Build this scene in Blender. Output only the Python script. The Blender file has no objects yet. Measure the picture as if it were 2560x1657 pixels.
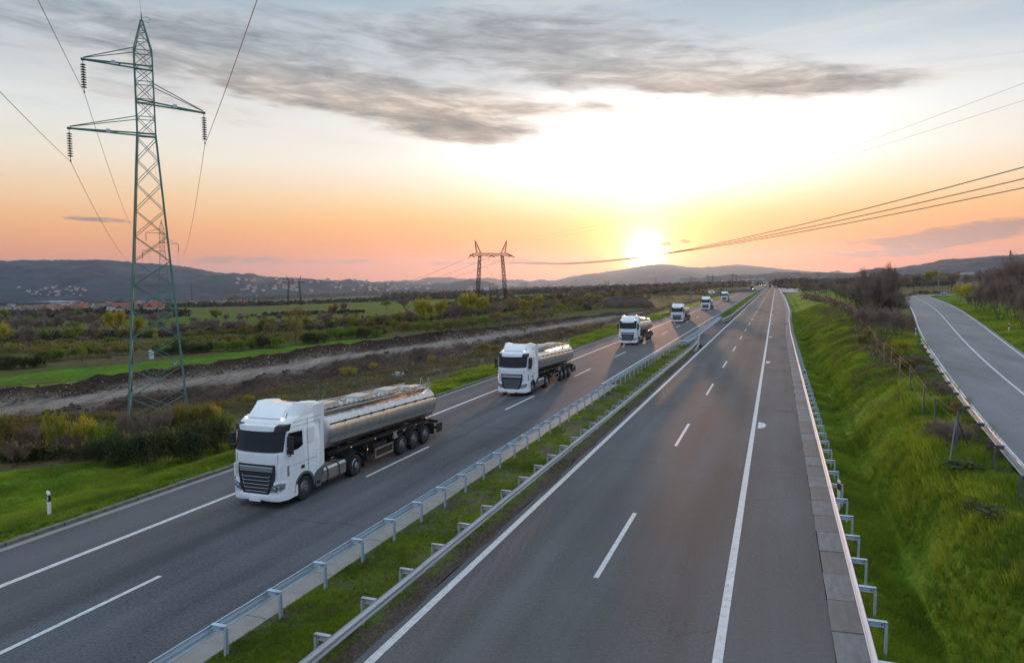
import bpy, math, random
import numpy as np
R = math.radians
random.seed(7)
RNG = np.random.default_rng(7)
scene = bpy.context.scene
COL = scene.collection

# ------------------------------------------------------------------ camera
CAM_F, CAM_PITCH, CAM_YAW, CAM_ROLL, CAM_H = 1800.0, 0.06854216, -0.35199057, -0.01099553, 8.779
_cy, _sy, _cp, _sp = math.cos(CAM_YAW), math.sin(CAM_YAW), math.cos(CAM_PITCH), math.sin(CAM_PITCH)
FW = np.array([_sy * _cp, _cy * _cp, -_sp])
_r = np.array([_cy, -_sy, 0.0]); _u = np.cross(_r, FW)
RT = _r * math.cos(CAM_ROLL) + _u * math.sin(CAM_ROLL)
UP = -_r * math.sin(CAM_ROLL) + _u * math.cos(CAM_ROLL)
cam_data = bpy.data.cameras.new('camera')
cam_data.sensor_width = 36.0
cam_data.lens = CAM_F / 2560.0 * 36.0
cam_data.clip_start = 0.5
cam_data.clip_end = 40000.0
cam = bpy.data.objects.new('camera', cam_data)
COL.objects.link(cam)
from mathutils import Matrix, Vector
cam.matrix_world = Matrix(((RT[0], UP[0], -FW[0], 0.0), (RT[1], UP[1], -FW[1], 0.0), (RT[2], UP[2], -FW[2], CAM_H), (0, 0, 0, 1)))
scene.camera = cam

def ray(px, py):
    return FW + RT * (px - 1280.0) / CAM_F - UP * (py - 828.5) / CAM_F

def at_depth(px, py, depth):
    d = ray(px, py)
    return np.array([0, 0, CAM_H]) + d * depth

# ------------------------------------------------------------------ sun, sky, exposure
SUN_AZ, SUN_EL = R(-9.6), R(2.2)            # azimuth from +Y, clockwise positive
sun_data = bpy.data.lights.new('sun', 'SUN')
sun_data.energy = 3.3
sun_data.angle = R(0.9)
sun_data.color = (1.0, 0.50, 0.25)
sun = bpy.data.objects.new('sun', sun_data)
COL.objects.link(sun)
SDIR = Vector((math.sin(SUN_AZ) * math.cos(SUN_EL), math.cos(SUN_AZ) * math.cos(SUN_EL), math.sin(SUN_EL)))
sun.rotation_euler = SDIR.to_track_quat('Z', 'Y').to_euler()

scene.view_settings.view_transform = 'Standard'
scene.view_settings.look = 'None'
scene.view_settings.exposure = 0.22
scene.view_settings.gamma = 1.0
scene.view_settings.use_curve_mapping = False
scene.cycles.use_denoising = True
scene.cycles.max_bounces = 6
scene.cycles.transparent_max_bounces = 8
scene.cycles.volume_bounces = 0
scene.cycles.sample_clamp_indirect = 4.0

def lin(c):
    c /= 255.0
    return c / 12.92 if c <= 0.04045 else ((c + 0.055) / 1.055) ** 2.4
def S(r, g, b, a=1.0):
    return (lin(r), lin(g), lin(b), a)

class NT:
    """small helper round a node tree"""
    def __init__(s, tree):
        s.t = tree; s.n = tree.nodes; s.l = tree.links
    def link(s, a, b):
        s.l.new(a, b)
    def put(s, sock, v):
        if isinstance(v, bpy.types.NodeSocket): s.l.new(v, sock)
        elif v is not None: sock.default_value = v
    def m(s, op, a, b=None, c=None, clamp=False):
        n = s.n.new('ShaderNodeMath'); n.operation = op; n.use_clamp = clamp
        s.put(n.inputs[0], a)
        if b is not None: s.put(n.inputs[1], b)
        if c is not None: s.put(n.inputs[2], c)
        return n.outputs[0]
    def mix(s, f, a, b, mode='MIX', clamp=False):
        n = s.n.new('ShaderNodeMix'); n.data_type = 'RGBA'; n.blend_type = mode; n.clamp_factor = True
        n.clamp_result = clamp
        s.put(n.inputs[0], f); s.put(n.inputs[6], a); s.put(n.inputs[7], b)
        return n.outputs[2]
    def ramp(s, f, stops, interp='LINEAR'):
        n = s.n.new('ShaderNodeValToRGB'); n.color_ramp.interpolation = interp
        e = n.color_ramp.elements
        while len(e) > 1: e.remove(e[-1])
        e[0].position = stops[0][0]; e[0].color = stops[0][1]
        for p, c in stops[1:]:
            k = e.new(p); k.color = c
        s.put(n.inputs[0], f)
        return n.outputs[0]
    def noise(s, vec, scale, detail=4.0, rough=0.55, dist=0.0):
        n = s.n.new('ShaderNodeTexNoise')
        if vec is not None: s.put(n.inputs['Vector'], vec)
        n.inputs['Scale'].default_value = scale; n.inputs['Detail'].default_value = detail
        n.inputs['Roughness'].default_value = rough; n.inputs['Distortion'].default_value = dist
        return n.outputs['Fac']
    def xyz(s, x, y, z):
        n = s.n.new('ShaderNodeCombineXYZ')
        s.put(n.inputs[0], x); s.put(n.inputs[1], y); s.put(n.inputs[2], z)
        return n.outputs[0]
    def sep(s, v):
        n = s.n.new('ShaderNodeSeparateXYZ'); s.put(n.inputs[0], v); return n.outputs
    def smooth(s, v, a, b):
        n = s.n.new('ShaderNodeMapRange'); n.interpolation_type = 'SMOOTHSTEP'
        s.put(n.inputs[0], v); n.inputs[1].default_value = a; n.inputs[2].default_value = b
        return n.outputs[0]

world = bpy.data.worlds.new('World')
scene.world = world
world.use_nodes = True
w = NT(world.node_tree)
for n in list(w.n): w.n.remove(n)
wo = w.n.new('ShaderNodeOutputWorld'); bg = w.n.new('ShaderNodeBackground')
w.link(bg.outputs[0], wo.inputs[0])
tc = w.n.new('ShaderNodeTexCoord')
dx, dy, dz = w.sep(tc.outputs['Generated'])
sa, ca = math.sin(SUN_AZ), math.cos(SUN_AZ)
fx = w.m('ADD', w.m('MULTIPLY', dx, sa), w.m('MULTIPLY', dy, ca))
rx = w.m('SUBTRACT', w.m('MULTIPLY', dx, ca), w.m('MULTIPLY', dy, sa))
U = w.m('MULTIPLY', w.m('ARCTAN2', rx, fx), 57.2958)             # degrees right of the sun
V = w.m('MULTIPLY', w.m('ARCSINE', w.m('MINIMUM', w.m('MAXIMUM', dz, -1.0), 1.0)), 57.2958)   # degrees above the horizon

def uv_of(px, py):
    d = ray(px * 1.0761, py * 1.0761); d = d / np.linalg.norm(d)
    x = d[0] * ca - d[1] * sa; y = d[0] * sa + d[1] * ca
    return math.degrees(math.atan2(x, y)), math.degrees(math.asin(d[2]))

vf = w.m('DIVIDE', V, 40.0, clamp=True)
def vr(*st): return [(v / 40.0, S(*c)) for v, c in st]
far_side = w.ramp(vf, vr((0, (226, 132, 92)), (2, (242, 150, 92)), (4.5, (249, 182, 120)), (6.5, (246, 204, 158)), (9, (240, 226, 204)),
                         (12, (226, 228, 222)), (15, (190, 200, 208)), (18, (164, 182, 197)), (21.5, (150, 173, 192)), (30, (188, 212, 238)), (40, (212, 232, 252))))
sun_side = w.ramp(vf, vr((0, (236, 92, 36)), (1.6, (250, 110, 22)), (3.2, (255, 143, 30)), (4.8, (255, 180, 82)), (6.5, (252, 218, 164)), (9, (248, 242, 232)),
                         (13, (238, 240, 240)), (16, (198, 210, 218)), (18.5, (170, 190, 204)), (21.5, (154, 178, 196)), (30, (188, 212, 238)), (40, (212, 232, 252))))  # topmost stops, above the frame, are raised to light the land more
back_side = w.ramp(vf, vr((0, (160, 166, 196)), (6, (170, 184, 214)), (14, (172, 198, 230)), (26, (190, 216, 244)), (40, (212, 232, 252))))  # unseen sky behind the camera, blued and lifted to light ground and cabs
un = w.m('DIVIDE', U, 27.0)
side = w.m('EXPONENT', w.m('MULTIPLY', w.m('MULTIPLY', un, un), -1.0))
sky = w.mix(side, far_side, sun_side)
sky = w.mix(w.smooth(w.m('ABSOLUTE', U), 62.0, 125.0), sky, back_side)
def gauss(cu, cv, ru, rv):
    a = w.m('DIVIDE', w.m('SUBTRACT', U, cu), ru); b = w.m('DIVIDE', w.m('SUBTRACT', V, cv), rv)
    return w.m('EXPONENT', w.m('MULTIPLY', w.m('ADD', w.m('MULTIPLY', a, a), w.m('MULTIPLY', b, b)), -1.0))
def addc(col, f, c, k):
    return w.mix(1.0, col, w.mix(1.0, (0, 0, 0, 1), w.mix(w.m('MULTIPLY', f, k, clamp=False), (0, 0, 0, 1), c), 'ADD'), 'ADD')
def glow(col, f, rgb):
    vm = w.n.new('ShaderNodeVectorMath'); vm.operation = 'SCALE'
    vm.inputs[0].default_value = rgb; w.put(vm.inputs['Scale'], f)
    va = w.n.new('ShaderNodeVectorMath'); va.operation = 'ADD'
    w.put(va.inputs[0], col); w.put(va.inputs[1], vm.outputs[0])
    return va.outputs[0]
# thin cirrus veil
cvec = w.xyz(w.m('MULTIPLY', U, 0.05), w.m('MULTIPLY', V, 0.30), 3.0)
veil = w.smooth(w.noise(cvec, 1.0, 5.0, 0.6, 0.6), 0.42, 0.75)
sky = w.mix(w.m('MULTIPLY', w.m('MULTIPLY', veil, w.smooth(V, 4.0, 10.0)), 0.34), sky, S(246, 236, 224))
veil2 = w.smooth(w.noise(w.xyz(w.m('MULTIPLY', U, 0.035), w.m('MULTIPLY', w.m('ADD', V, w.m('MULTIPLY', U, 0.06)), 0.5), 9.0), 1.0, 5.0, 0.6, 0.5), 0.48, 0.75)
hi = w.smooth(V, 8.0, 15.0)
sky = w.mix(w.m('MULTIPLY', w.m('MULTIPLY', veil2, hi), 0.42), sky, S(150, 162, 174))
sky = glow(sky, gauss(0.5, 10.2, 11.5, 4.0), (0.95, 0.96, 0.96))
sky = glow(sky, gauss(0.0, 7.0, 20.0, 7.0), (0.06, 0.06, 0.05))
sky = glow(sky, gauss(0.0, 6.0, 3.4, 2.4), (0.30, 0.24, 0.12))
sky = glow(sky, gauss(0.0, 2.5, 14.0, 2.2), (0.20, 0.06, 0.0))
sky = glow(sky, gauss(0.0, 3.0, 4.6, 2.4), (1.2, 0.50, 0.03))
sky = glow(sky, gauss(0.0, 2.1, 1.05, 1.05), (10.0, 8.0, 4.4))
sky = glow(sky, gauss(0.0, 3.0, 2.3, 2.3), (1.6, 1.15, 0.42))
# clouds: soft ellipses at fixed directions, broken up by warped noise
wx = w.m('MULTIPLY', w.m('SUBTRACT', w.noise(w.xyz(w.m('MULTIPLY', U, 0.10), w.m('MULTIPLY', V, 0.30), 1.0), 1.0, 4.0, 0.6), 0.5), 9.0)
wy = w.m('MULTIPLY', w.m('SUBTRACT', w.noise(w.xyz(w.m('MULTIPLY', U, 0.10), w.m('MULTIPLY', V, 0.34), 7.0), 1.0, 5.0, 0.62), 0.5), 3.2)
fine = w.noise(w.xyz(w.m('MULTIPLY', U, 0.22), w.m('MULTIPLY', V, 1.1), 2.0), 1.0, 6.0, 0.65, 0.4)
UW, VW = w.m('ADD', U, wx), w.m('ADD', V, wy)
UL, VL = w.m('ADD', U, w.m('MULTIPLY', wx, 0.35)), w.m('ADD', V, w.m('MULTIPLY', wy, 0.30))
def ell(px, py, ax, ay, rot, low=False, uu=None, vv=None):
    """ellipse mask: centre and half axes given on the photograph's 2379-wide view, turned into degrees"""
    cu, cv = uv_of(px, py)
    k = 57.2958 / 1673.0
    c, s_ = math.cos(R(rot)), math.sin(R(rot))
    a = w.m('SUBTRACT', UL if low else UW, cu); b = w.m('SUBTRACT', VL if low else VW, cv)
    p = w.m('ADD', w.m('MULTIPLY', a, c / (ax * k)), w.m('MULTIPLY', b, s_ / (ax * k)))
    q = w.m('ADD', w.m('MULTIPLY', a, -s_ / (ay * k)), w.m('MULTIPLY', b, c / (ay * k)))
    d = w.m('ADD', w.m('MULTIPLY', p, p), w.m('MULTIPLY', q, q))
    return w.m('SUBTRACT', 1.0, d, clamp=True)
def total(lst):
    t = None
    for f, k in lst:
        g = w.m('MULTIPLY', f, k)
        t = g if t is None else w.m('ADD', t, g)
    return t
CLOUD_HIGH = total([(ell(1560, 165, 520, 62, -7), 1.1), (ell(1300, 120, 520, 90, -4), .75), (ell(1760, 188, 330, 34, -4), .8), (ell(2080, 190, 300, 26, 0), .55),
                    (ell(1080, 262, 560, 66, -6), .95), (ell(760, 205, 480, 78, -12), .8), (ell(1380, 252, 330, 22, 0), .8), (ell(420, 120, 480, 70, -10), .6),
                    (ell(1020, 305, 260, 22, 0), .6), (ell(120, 50, 380, 80, -6), .6), (ell(880, 60, 600, 90, 3), .5), (ell(620, 300, 460, 40, -8), .45), (ell(1500, 60, 560, 80, -4), .5), (ell(560, 150, 800, 170, -6), .50), (ell(1250, 150, 1050, 150, -4), .50), (ell(200, 160, 500, 60, -6), .35)])
CLOUD_LOW = total([(ell(2230, 548, 180, 25, 6, True), 1.5), (ell(2020, 590, 190, 9, 0, True), .8), (ell(2060, 560, 120, 10, 0, True), .7), (ell(230, 513, 75, 7, -3, True), 1.0),
                   (ell(560, 604, 170, 14, 0, True), .5), (ell(800, 607, 110, 8, 0, True), .5), (ell(1250, 612, 150, 9, -3, True), .7), (ell(1545, 566, 16, 6, 0, True), 1.5),
                   (ell(1592, 561, 14, 5, 0, True), 1.4), (ell(1040, 610, 90, 6, 0, True), .7), (ell(1740, 640, 130, 4, 0, True), .3)])
streak = w.noise(w.xyz(w.m('MULTIPLY', w.m('ADD', U, w.m('MULTIPLY', V, 0.8)), 0.10), w.m('MULTIPLY', w.m('SUBTRACT', V, w.m('MULTIPLY', U, -0.10)), 0.62), 4.0), 1.0, 7.0, 0.68, 0.5)
mh = w.smooth(w.m('MULTIPLY', CLOUD_HIGH, w.m('ADD', 0.0, w.m('ADD', w.m('MULTIPLY', fine, 0.7), w.m('MULTIPLY', streak, 1.2)))), 0.0, 1.95)
shade = w.m('ADD', w.m('MULTIPLY', mh, 0.42), w.m('ADD', w.m('MULTIPLY', w.m('SUBTRACT', streak, 0.47), 1.7), w.m('MULTIPLY', w.m('SUBTRACT', fine, 0.45), 1.3)), clamp=True)
shade = w.m('MULTIPLY', shade, w.smooth(mh, 0.0, 0.5))
cloud_col = w.ramp(shade, [(0.0, S(240, 220, 202)), (0.2, S(228, 207, 188)), (0.45, S(186, 171, 158)), (0.75, S(146, 138, 131)), (1.0, S(116, 114, 113))])
# higher on the frame the cloud is bluer
cloud_col = w.mix(w.m('MULTIPLY', w.smooth(V, 13.0, 17.5), 0.8), cloud_col, w.ramp(shade, [(0.0, S(196, 204, 210)), (0.5, S(158, 168, 176)), (1.0, S(118, 128, 136))]))
sky = w.mix(w.m('MULTIPLY', mh, 0.93), sky, cloud_col)
ml = w.smooth(w.m('MULTIPLY', CLOUD_LOW, w.m('SUBTRACT', w.m('MULTIPLY', w.noise(w.xyz(w.m('MULTIPLY', U, 0.5), w.m('MULTIPLY', V, 2.4), 6.0), 1.0, 6.0, 0.7, 0.3), 4.2), 1.1)), 0.0, 0.9)
low_col = w.mix(side, S(142, 122, 130), S(160, 104, 84))
sky = w.mix(w.m('MULTIPLY', ml, 0.85), sky, low_col)
# the clear-air colour of the Nishita sky, faint
nis = w.n.new('ShaderNodeTexSky'); nis.sky_type = 'NISHITA'; nis.sun_disc = False
nis.sun_elevation = SUN_EL; nis.sun_rotation = SUN_AZ
vs = w.n.new('ShaderNodeVectorMath'); vs.operation = 'SCALE'; vs.inputs['Scale'].default_value = 0.012
w.link(nis.outputs[0], vs.inputs[0])
va = w.n.new('ShaderNodeVectorMath'); va.operation = 'ADD'
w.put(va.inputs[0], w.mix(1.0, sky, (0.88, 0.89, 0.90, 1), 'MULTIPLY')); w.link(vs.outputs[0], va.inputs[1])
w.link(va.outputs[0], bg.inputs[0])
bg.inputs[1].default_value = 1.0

# ------------------------------------------------------------------ mesh and object helpers
def ident(o, label=None, cat=None, group=None, kind=None):
    if label: o['label'] = label
    if cat: o['category'] = cat
    if group: o['group'] = group
    if kind: o['kind'] = kind
    return o

def new_obj(name, mesh, parent=None, loc=None, rotz=None):
    o = bpy.data.objects.new(name, mesh)
    COL.objects.link(o)
    if parent is not None: o.parent = parent
    if loc is not None: o.location = loc
    if rotz is not None: o.rotation_euler = (0, 0, rotz)
    return o

def empty(name, loc=(0, 0, 0), rotz=0.0):
    o = new_obj(name, None, None, loc, rotz)
    o.empty_display_size = 0.2
    return o

def copy_tree(o, parent=None):
    c = o.copy(); COL.objects.link(c)
    if parent is not None: c.parent = parent
    for ch in list(o.children): copy_tree(ch, c)
    return c

class MB:
    def __init__(s):
        s.v = []; s.f = []; s.mi = []; s.cur = 0
    def add(s, vs, fs):
        b = len(s.v); s.v += [tuple(map(float, p)) for p in vs]
        for f in fs:
            s.f.append(tuple(b + i for i in f)); s.mi.append(s.cur)
    def box(s, c, d, rz=0.0, top=1.0):
        hx, hy, hz = d[0] / 2, d[1] / 2, d[2] / 2
        cr, sr = math.cos(rz), math.sin(rz); vs = []
        for z, k in ((-hz, 1.0), (hz, top)):
            for x, y in ((-hx, -hy), (hx, -hy), (hx, hy), (-hx, hy)):
                x, y = x * k, y * k
                vs.append((c[0] + x * cr - y * sr, c[1] + x * sr + y * cr, c[2] + z))
        s.add(vs, [(3, 2, 1, 0), (4, 5, 6, 7), (0, 1, 5, 4), (1, 2, 6, 5), (2, 3, 7, 6), (3, 0, 4, 7)])
    def bar(s, p, q, w_, h_=None, up=(0, 0, 1)):
        h_ = h_ or w_
        p = Vector(p); q = Vector(q); d = (q - p)
        if d.length < 1e-6: return
        d.normalize(); u = Vector(up)
        if abs(d.dot(u)) > 0.98: u = Vector((0, 1, 0))
        a = d.cross(u).normalized(); b = a.cross(d).normalized()
        vs = []
        for e in (p, q):
            for i, j in ((-1, -1), (1, -1), (1, 1), (-1, 1)):
                vs.append(e + a * (i * w_ / 2) + b * (j * h_ / 2))
        s.add(vs, [(3, 2, 1, 0), (4, 5, 6, 7), (0, 1, 5, 4), (1, 2, 6, 5), (2, 3, 7, 6), (3, 0, 4, 7)])
    def tube(s, pts, rad, n=8, cap=True):
        pts = [Vector(p) for p in pts]
        if not hasattr(rad, '__len__'): rad = [rad] * len(pts)
        rings = []
        for i, p in enumerate(pts):
            d = (pts[min(i + 1, len(pts) - 1)] - pts[max(i - 1, 0)])
            if d.length < 1e-9: d = Vector((0, 0, 1))
            d.normalize(); u = Vector((0, 0, 1)) if abs(d.z) < 0.95 else Vector((1, 0, 0))
            a = d.cross(u).normalized(); b = a.cross(d)
            rings.append([p + (a * math.cos(2 * math.pi * k / n) + b * math.sin(2 * math.pi * k / n)) * rad[i] for k in range(n)])
        vs = [v for r_ in rings for v in r_]; fs = []
        for i in range(len(pts) - 1):
            for k in range(n):
                k2 = (k + 1) % n
                fs.append((i * n + k, i * n + k2, (i + 1) * n + k2, (i + 1) * n + k))
        if cap:
            fs.append(tuple(range(n - 1, -1, -1))); fs.append(tuple((len(pts) - 1) * n + k for k in range(n)))
        s.add(vs, fs)
    def lathe(s, prof, axis='z', c=(0, 0, 0), n=24, caps=True):
        """prof: list of (radius, height along axis)"""
        vs = []
        for r_, h in prof:
            for k in range(n):
                a = 2 * math.pi * k / n; x, y = r_ * math.cos(a), r_ * math.sin(a)
                p = {'z': (x, y, h), 'x': (h, x, y), 'y': (y, h, x)}[axis]
                vs.append((c[0] + p[0], c[1] + p[1], c[2] + p[2]))
        fs = []
        for i in range(len(prof) - 1):
            for k in range(n):
                k2 = (k + 1) % n
                fs.append((i * n + k, i * n + k2, (i + 1) * n + k2, (i + 1) * n + k))
        if caps and prof[0][0] > 1e-6: fs.append(tuple(range(n - 1, -1, -1)))
        if caps and prof[-1][0] > 1e-6: fs.append(tuple((len(prof) - 1) * n + k for k in range(n)))
        s.add(vs, fs)
    def loft(s, rings, cap=True, close=True):
        n = len(rings[0]); vs = [p for r_ in rings for p in r_]; fs = []
        for i in range(len(rings) - 1):
            for k in range(n if close else n - 1):
                k2 = (k + 1) % n
                fs.append((i * n + k, i * n + k2, (i + 1) * n + k2, (i + 1) * n + k))
        if cap:
            fs.append(tuple(range(n - 1, -1, -1))); fs.append(tuple((len(rings) - 1) * n + k for k in range(n)))
        s.add(vs, fs)
    def mesh(s, name, mat, smooth=False):
        me = bpy.data.meshes.new(name)
        me.from_pydata(s.v, [], s.f)
        for m_ in (mat if isinstance(mat, (list, tuple)) else [mat]): me.materials.append(m_)
        if isinstance(mat, (list, tuple)): me.polygons.foreach_set('material_index', s.mi)
        if smooth:
            me.polygons.foreach_set('use_smooth', [True] * len(s.f))
            try: me.set_sharp_from_angle(angle=R(38))
            except Exception: pass
        me.validate(); me.update()
        return me
    def build(s, name, mat, parent=None, smooth=False, loc=None, rotz=None):
        return new_obj(name, s.mesh(name, mat, smooth), parent, loc, rotz)

def np_mesh(name, V_, F_, mat, smooth=False):
    """fast mesh from numpy arrays, F_ of one width"""
    me = bpy.data.meshes.new(name)
    V_ = np.asarray(V_, np.float32); F_ = np.asarray(F_, np.int32)
    k = F_.shape[1]
    me.vertices.add(len(V_)); me.vertices.foreach_set('co', V_.ravel())
    me.loops.add(F_.size); me.loops.foreach_set('vertex_index', F_.ravel())
    me.polygons.add(len(F_)); me.polygons.foreach_set('loop_start', np.arange(len(F_), dtype=np.int32) * k)
    me.polygons.foreach_set('loop_total', np.full(len(F_), k, np.int32))
    if smooth: me.polygons.foreach_set('use_smooth', np.ones(len(F_), bool))
    for m_ in (mat if isinstance(mat, (list, tuple)) else [mat]): me.materials.append(m_)
    me.update(calc_edges=True)
    return me

# ------------------------------------------------------------------ materials
def pmat(name, col, rough=0.6, metal=0.0, spec=0.5, var=0.0, vscale=3.0, bump=0.0, bscale=20.0, coat=0.0, emit=None, ecol=None, stretch=None, dirt=None, coords='Object'):
    m_ = bpy.data.materials.new(name); m_.use_nodes = True
    t = NT(m_.node_tree); b = t.n['Principled BSDF']
    c = col if len(col) == 4 else (*col, 1.0)
    b.inputs['Roughness'].default_value = rough; b.inputs['Metallic'].default_value = metal
    b.inputs['Specular IOR Level'].default_value = spec
    if coat: b.inputs['Coat Weight'].default_value = coat; b.inputs['Coat Roughness'].default_value = 0.08
    vec = None
    if var or bump or dirt:
        tcn = t.n.new('ShaderNodeTexCoord'); vec = tcn.outputs[coords]
        if stretch:
            mp = t.n.new('ShaderNodeMapping'); mp.inputs['Scale'].default_value = stretch
            t.link(vec, mp.inputs[0]); vec = mp.outputs[0]
    if var:
        f = t.noise(vec, vscale, 5.0, 0.62)
        lo = tuple(x * (1 - var) for x in c[:3]) + (1,); hi_ = tuple(min(1, x * (1 + var)) for x in c[:3]) + (1,)
        out = t.ramp(f, [(0.28, lo), (0.5, c), (0.72, hi_)])
        if dirt:
            f2 = t.smooth(t.noise(vec, dirt[1], 6.0, 0.7), dirt[2], dirt[2] + 0.25)
            out = t.mix(t.m('MULTIPLY', f2, dirt[3]), out, dirt[0])
        t.link(out, b.inputs['Base Color'])
        rr = t.m('ADD', rough - 0.06, t.m('MULTIPLY', f, 0.12)); t.link(rr, b.inputs['Roughness'])
    else:
        b.inputs['Base Color'].default_value = c
    if bump:
        bn = t.n.new('ShaderNodeBump'); bn.inputs['Strength'].default_value = bump; bn.inputs['Distance'].default_value = 0.05
        t.link(t.noise(vec, bscale, 4.0, 0.6), bn.inputs['Height']); t.link(bn.outputs[0], b.inputs['Normal'])
    if emit:
        b.inputs['Emission Color'].default_value = ecol or c; b.inputs['Emission Strength'].default_value = emit
    return m_
def foliage_mat(name, c1, c2, rough=0.65, trans=0.25, scale=0.8, rand=0.5):
    """leaf colour varying over the plant and from plant to plant"""
    m_ = bpy.data.materials.new(name); m_.use_nodes = True
    t = NT(m_.node_tree); b = t.n['Principled BSDF']
    g = t.n.new('ShaderNodeNewGeometry'); oi = t.n.new('ShaderNodeObjectInfo')
    f = t.noise(g.outputs['Position'], scale, 4.0, 0.6)
    k = t.m('ADD', t.m('MULTIPLY', t.m('SUBTRACT', f, 0.5), 2.2), t.m('ADD', 0.5, t.m('MULTIPLY', t.m('SUBTRACT', oi.outputs['Random'], 0.5), rand)), clamp=True)
    col = t.mix(k, c1, c2)
    t.link(col, b.inputs['Base Color'])
    b.inputs['Roughness'].default_value = rough; b.inputs['Specular IOR Level'].default_value = 0.25
    if trans:
        tr = t.n.new('ShaderNodeBsdfTranslucent'); t.link(col, tr.inputs[0])
        mx = t.n.new('ShaderNodeMixShader'); mx.inputs[0].default_value = trans
        t.link(b.outputs[0], mx.inputs[1]); t.link(tr.outputs[0], mx.inputs[2])
        t.link(mx.outputs[0], t.n['Material Output'].inputs[0])
    return m_

M = {}
M['paint'] = pmat('lane_paint', (0.60, 0.60, 0.60), 0.7, var=0.16, vscale=4, dirt=((0.17, 0.165, 0.17, 1), 7.0, 0.49, 0.75))
M['concrete'] = pmat('concrete', (0.30, 0.275, 0.25), 0.85, var=0.18, vscale=1.7, bump=0.2, bscale=40, coords='Generated' and 'Object')
M['slab_a'] = pmat('slab_grey', (0.19, 0.19, 0.20), 0.8, var=0.24, vscale=2.2, stretch=(3, .6, 1))
M['slab_b'] = pmat('slab_warm', (0.165, 0.155, 0.148), 0.8, var=0.18, vscale=2.2, stretch=(3, .6, 1))
M['kerb'] = pmat('kerb_concrete', (0.16, 0.145, 0.13), 0.9, var=0.35, vscale=2.5, bump=0.4, bscale=25)
M['galv'] = pmat('galvanised_steel', (0.46, 0.54, 0.62), 0.62, metal=0.25, var=0.16, vscale=2.0, stretch=(1, .25, 3))
M['galv_old'] = pmat('weathered_steel', (0.42, 0.43, 0.44), 0.62, metal=0.3, var=0.25, vscale=2.0, stretch=(1, .25, 3), dirt=((0.16, 0.12, 0.09, 1), 3.0, 0.6, 0.5))
M['steel_dark'] = pmat('fence_steel', (0.13, 0.15, 0.17), 0.5, metal=0.5, var=0.2)
M['tower'] = pmat('green_tower_paint', (0.085, 0.20, 0.165), 0.55, metal=0.15, var=0.25, vscale=1.2, dirt=((0.16, 0.14, 0.10, 1), 1.5, 0.6, 0.35))
M['lattice'] = pmat('dark_lattice_steel', (0.035, 0.032, 0.03), 0.9, spec=0.1)
M['wire'] = pmat('conductor', (0.10, 0.09, 0.085), 0.5, metal=0.5)
M['porcelain'] = pmat('brown_insulator', (0.045, 0.03, 0.028), 0.25, spec=0.6)
M['plate_white'] = pmat('white_plate', (0.55, 0.58, 0.62), 0.4)
M['pole'] = pmat('concrete_pole', (0.24, 0.21, 0.19), 0.85, var=0.2)
M['white_plastic'] = pmat('white_plastic', (0.78, 0.79, 0.80), 0.45)
M['black_plastic'] = pmat('black_plastic', (0.02, 0.02, 0.022), 0.5)
M['red_reflector'] = pmat('red_reflector', (0.5, 0.03, 0.02), 0.2)
M['blue_sign'] = pmat('blue_sign_face', (0.02, 0.16, 0.55), 0.4)
M['red_sign'] = pmat('red_sign_rim', (0.5, 0.03, 0.03), 0.4)
M['bark'] = pmat('bark', (0.085, 0.065, 0.05), 0.9, var=0.3)
M['twig'] = foliage_mat('bare_twigs', (0.17, 0.13, 0.105, 1), (0.32, 0.235, 0.18, 1), 0.9, 0.0, 0.5)
M['twig_red'] = foliage_mat('reddish_twigs', (0.15, 0.10, 0.072, 1), (0.28, 0.19, 0.12, 1), 0.9, 0.0, 0.5)
M['leaf_green'] = foliage_mat('green_leaves', (0.085, 0.14, 0.018, 1), (0.23, 0.30, 0.035, 1), trans=0.35)
M['leaf_yellow'] = foliage_mat('spring_leaves', (0.22, 0.23, 0.02, 1), (0.48, 0.43, 0.035, 1), trans=0.45)
M['leaf_olive'] = foliage_mat('olive_leaves', (0.13, 0.115, 0.03, 1), (0.27, 0.22, 0.055, 1), trans=0.4)
M['leaf_rust'] = foliage_mat('rusty_leaves', (0.14, 0.075, 0.03, 1), (0.24, 0.13, 0.05, 1), trans=0.3)
M['leaf_dark'] = foliage_mat('dark_leaves', (0.026, 0.042, 0.014, 1), (0.075, 0.09, 0.026, 1))
M['grass'] = foliage_mat('grass_blades', (0.065, 0.135, 0.012, 1), (0.35, 0.44, 0.036, 1), 0.6, 0.4, 0.30)
M['grass_dry'] = foliage_mat('dry_grass', (0.10, 0.08, 0.035, 1), (0.20, 0.155, 0.08, 1), 0.7, 0.2, 0.5)
M['soil'] = pmat('dark_soil', (0.065, 0.044, 0.034), 0.95, var=0.35, vscale=0.8, bump=0.6, bscale=3)
M['stone'] = pmat('pale_stone', (0.32, 0.31, 0.30), 0.9, var=0.3)

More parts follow.
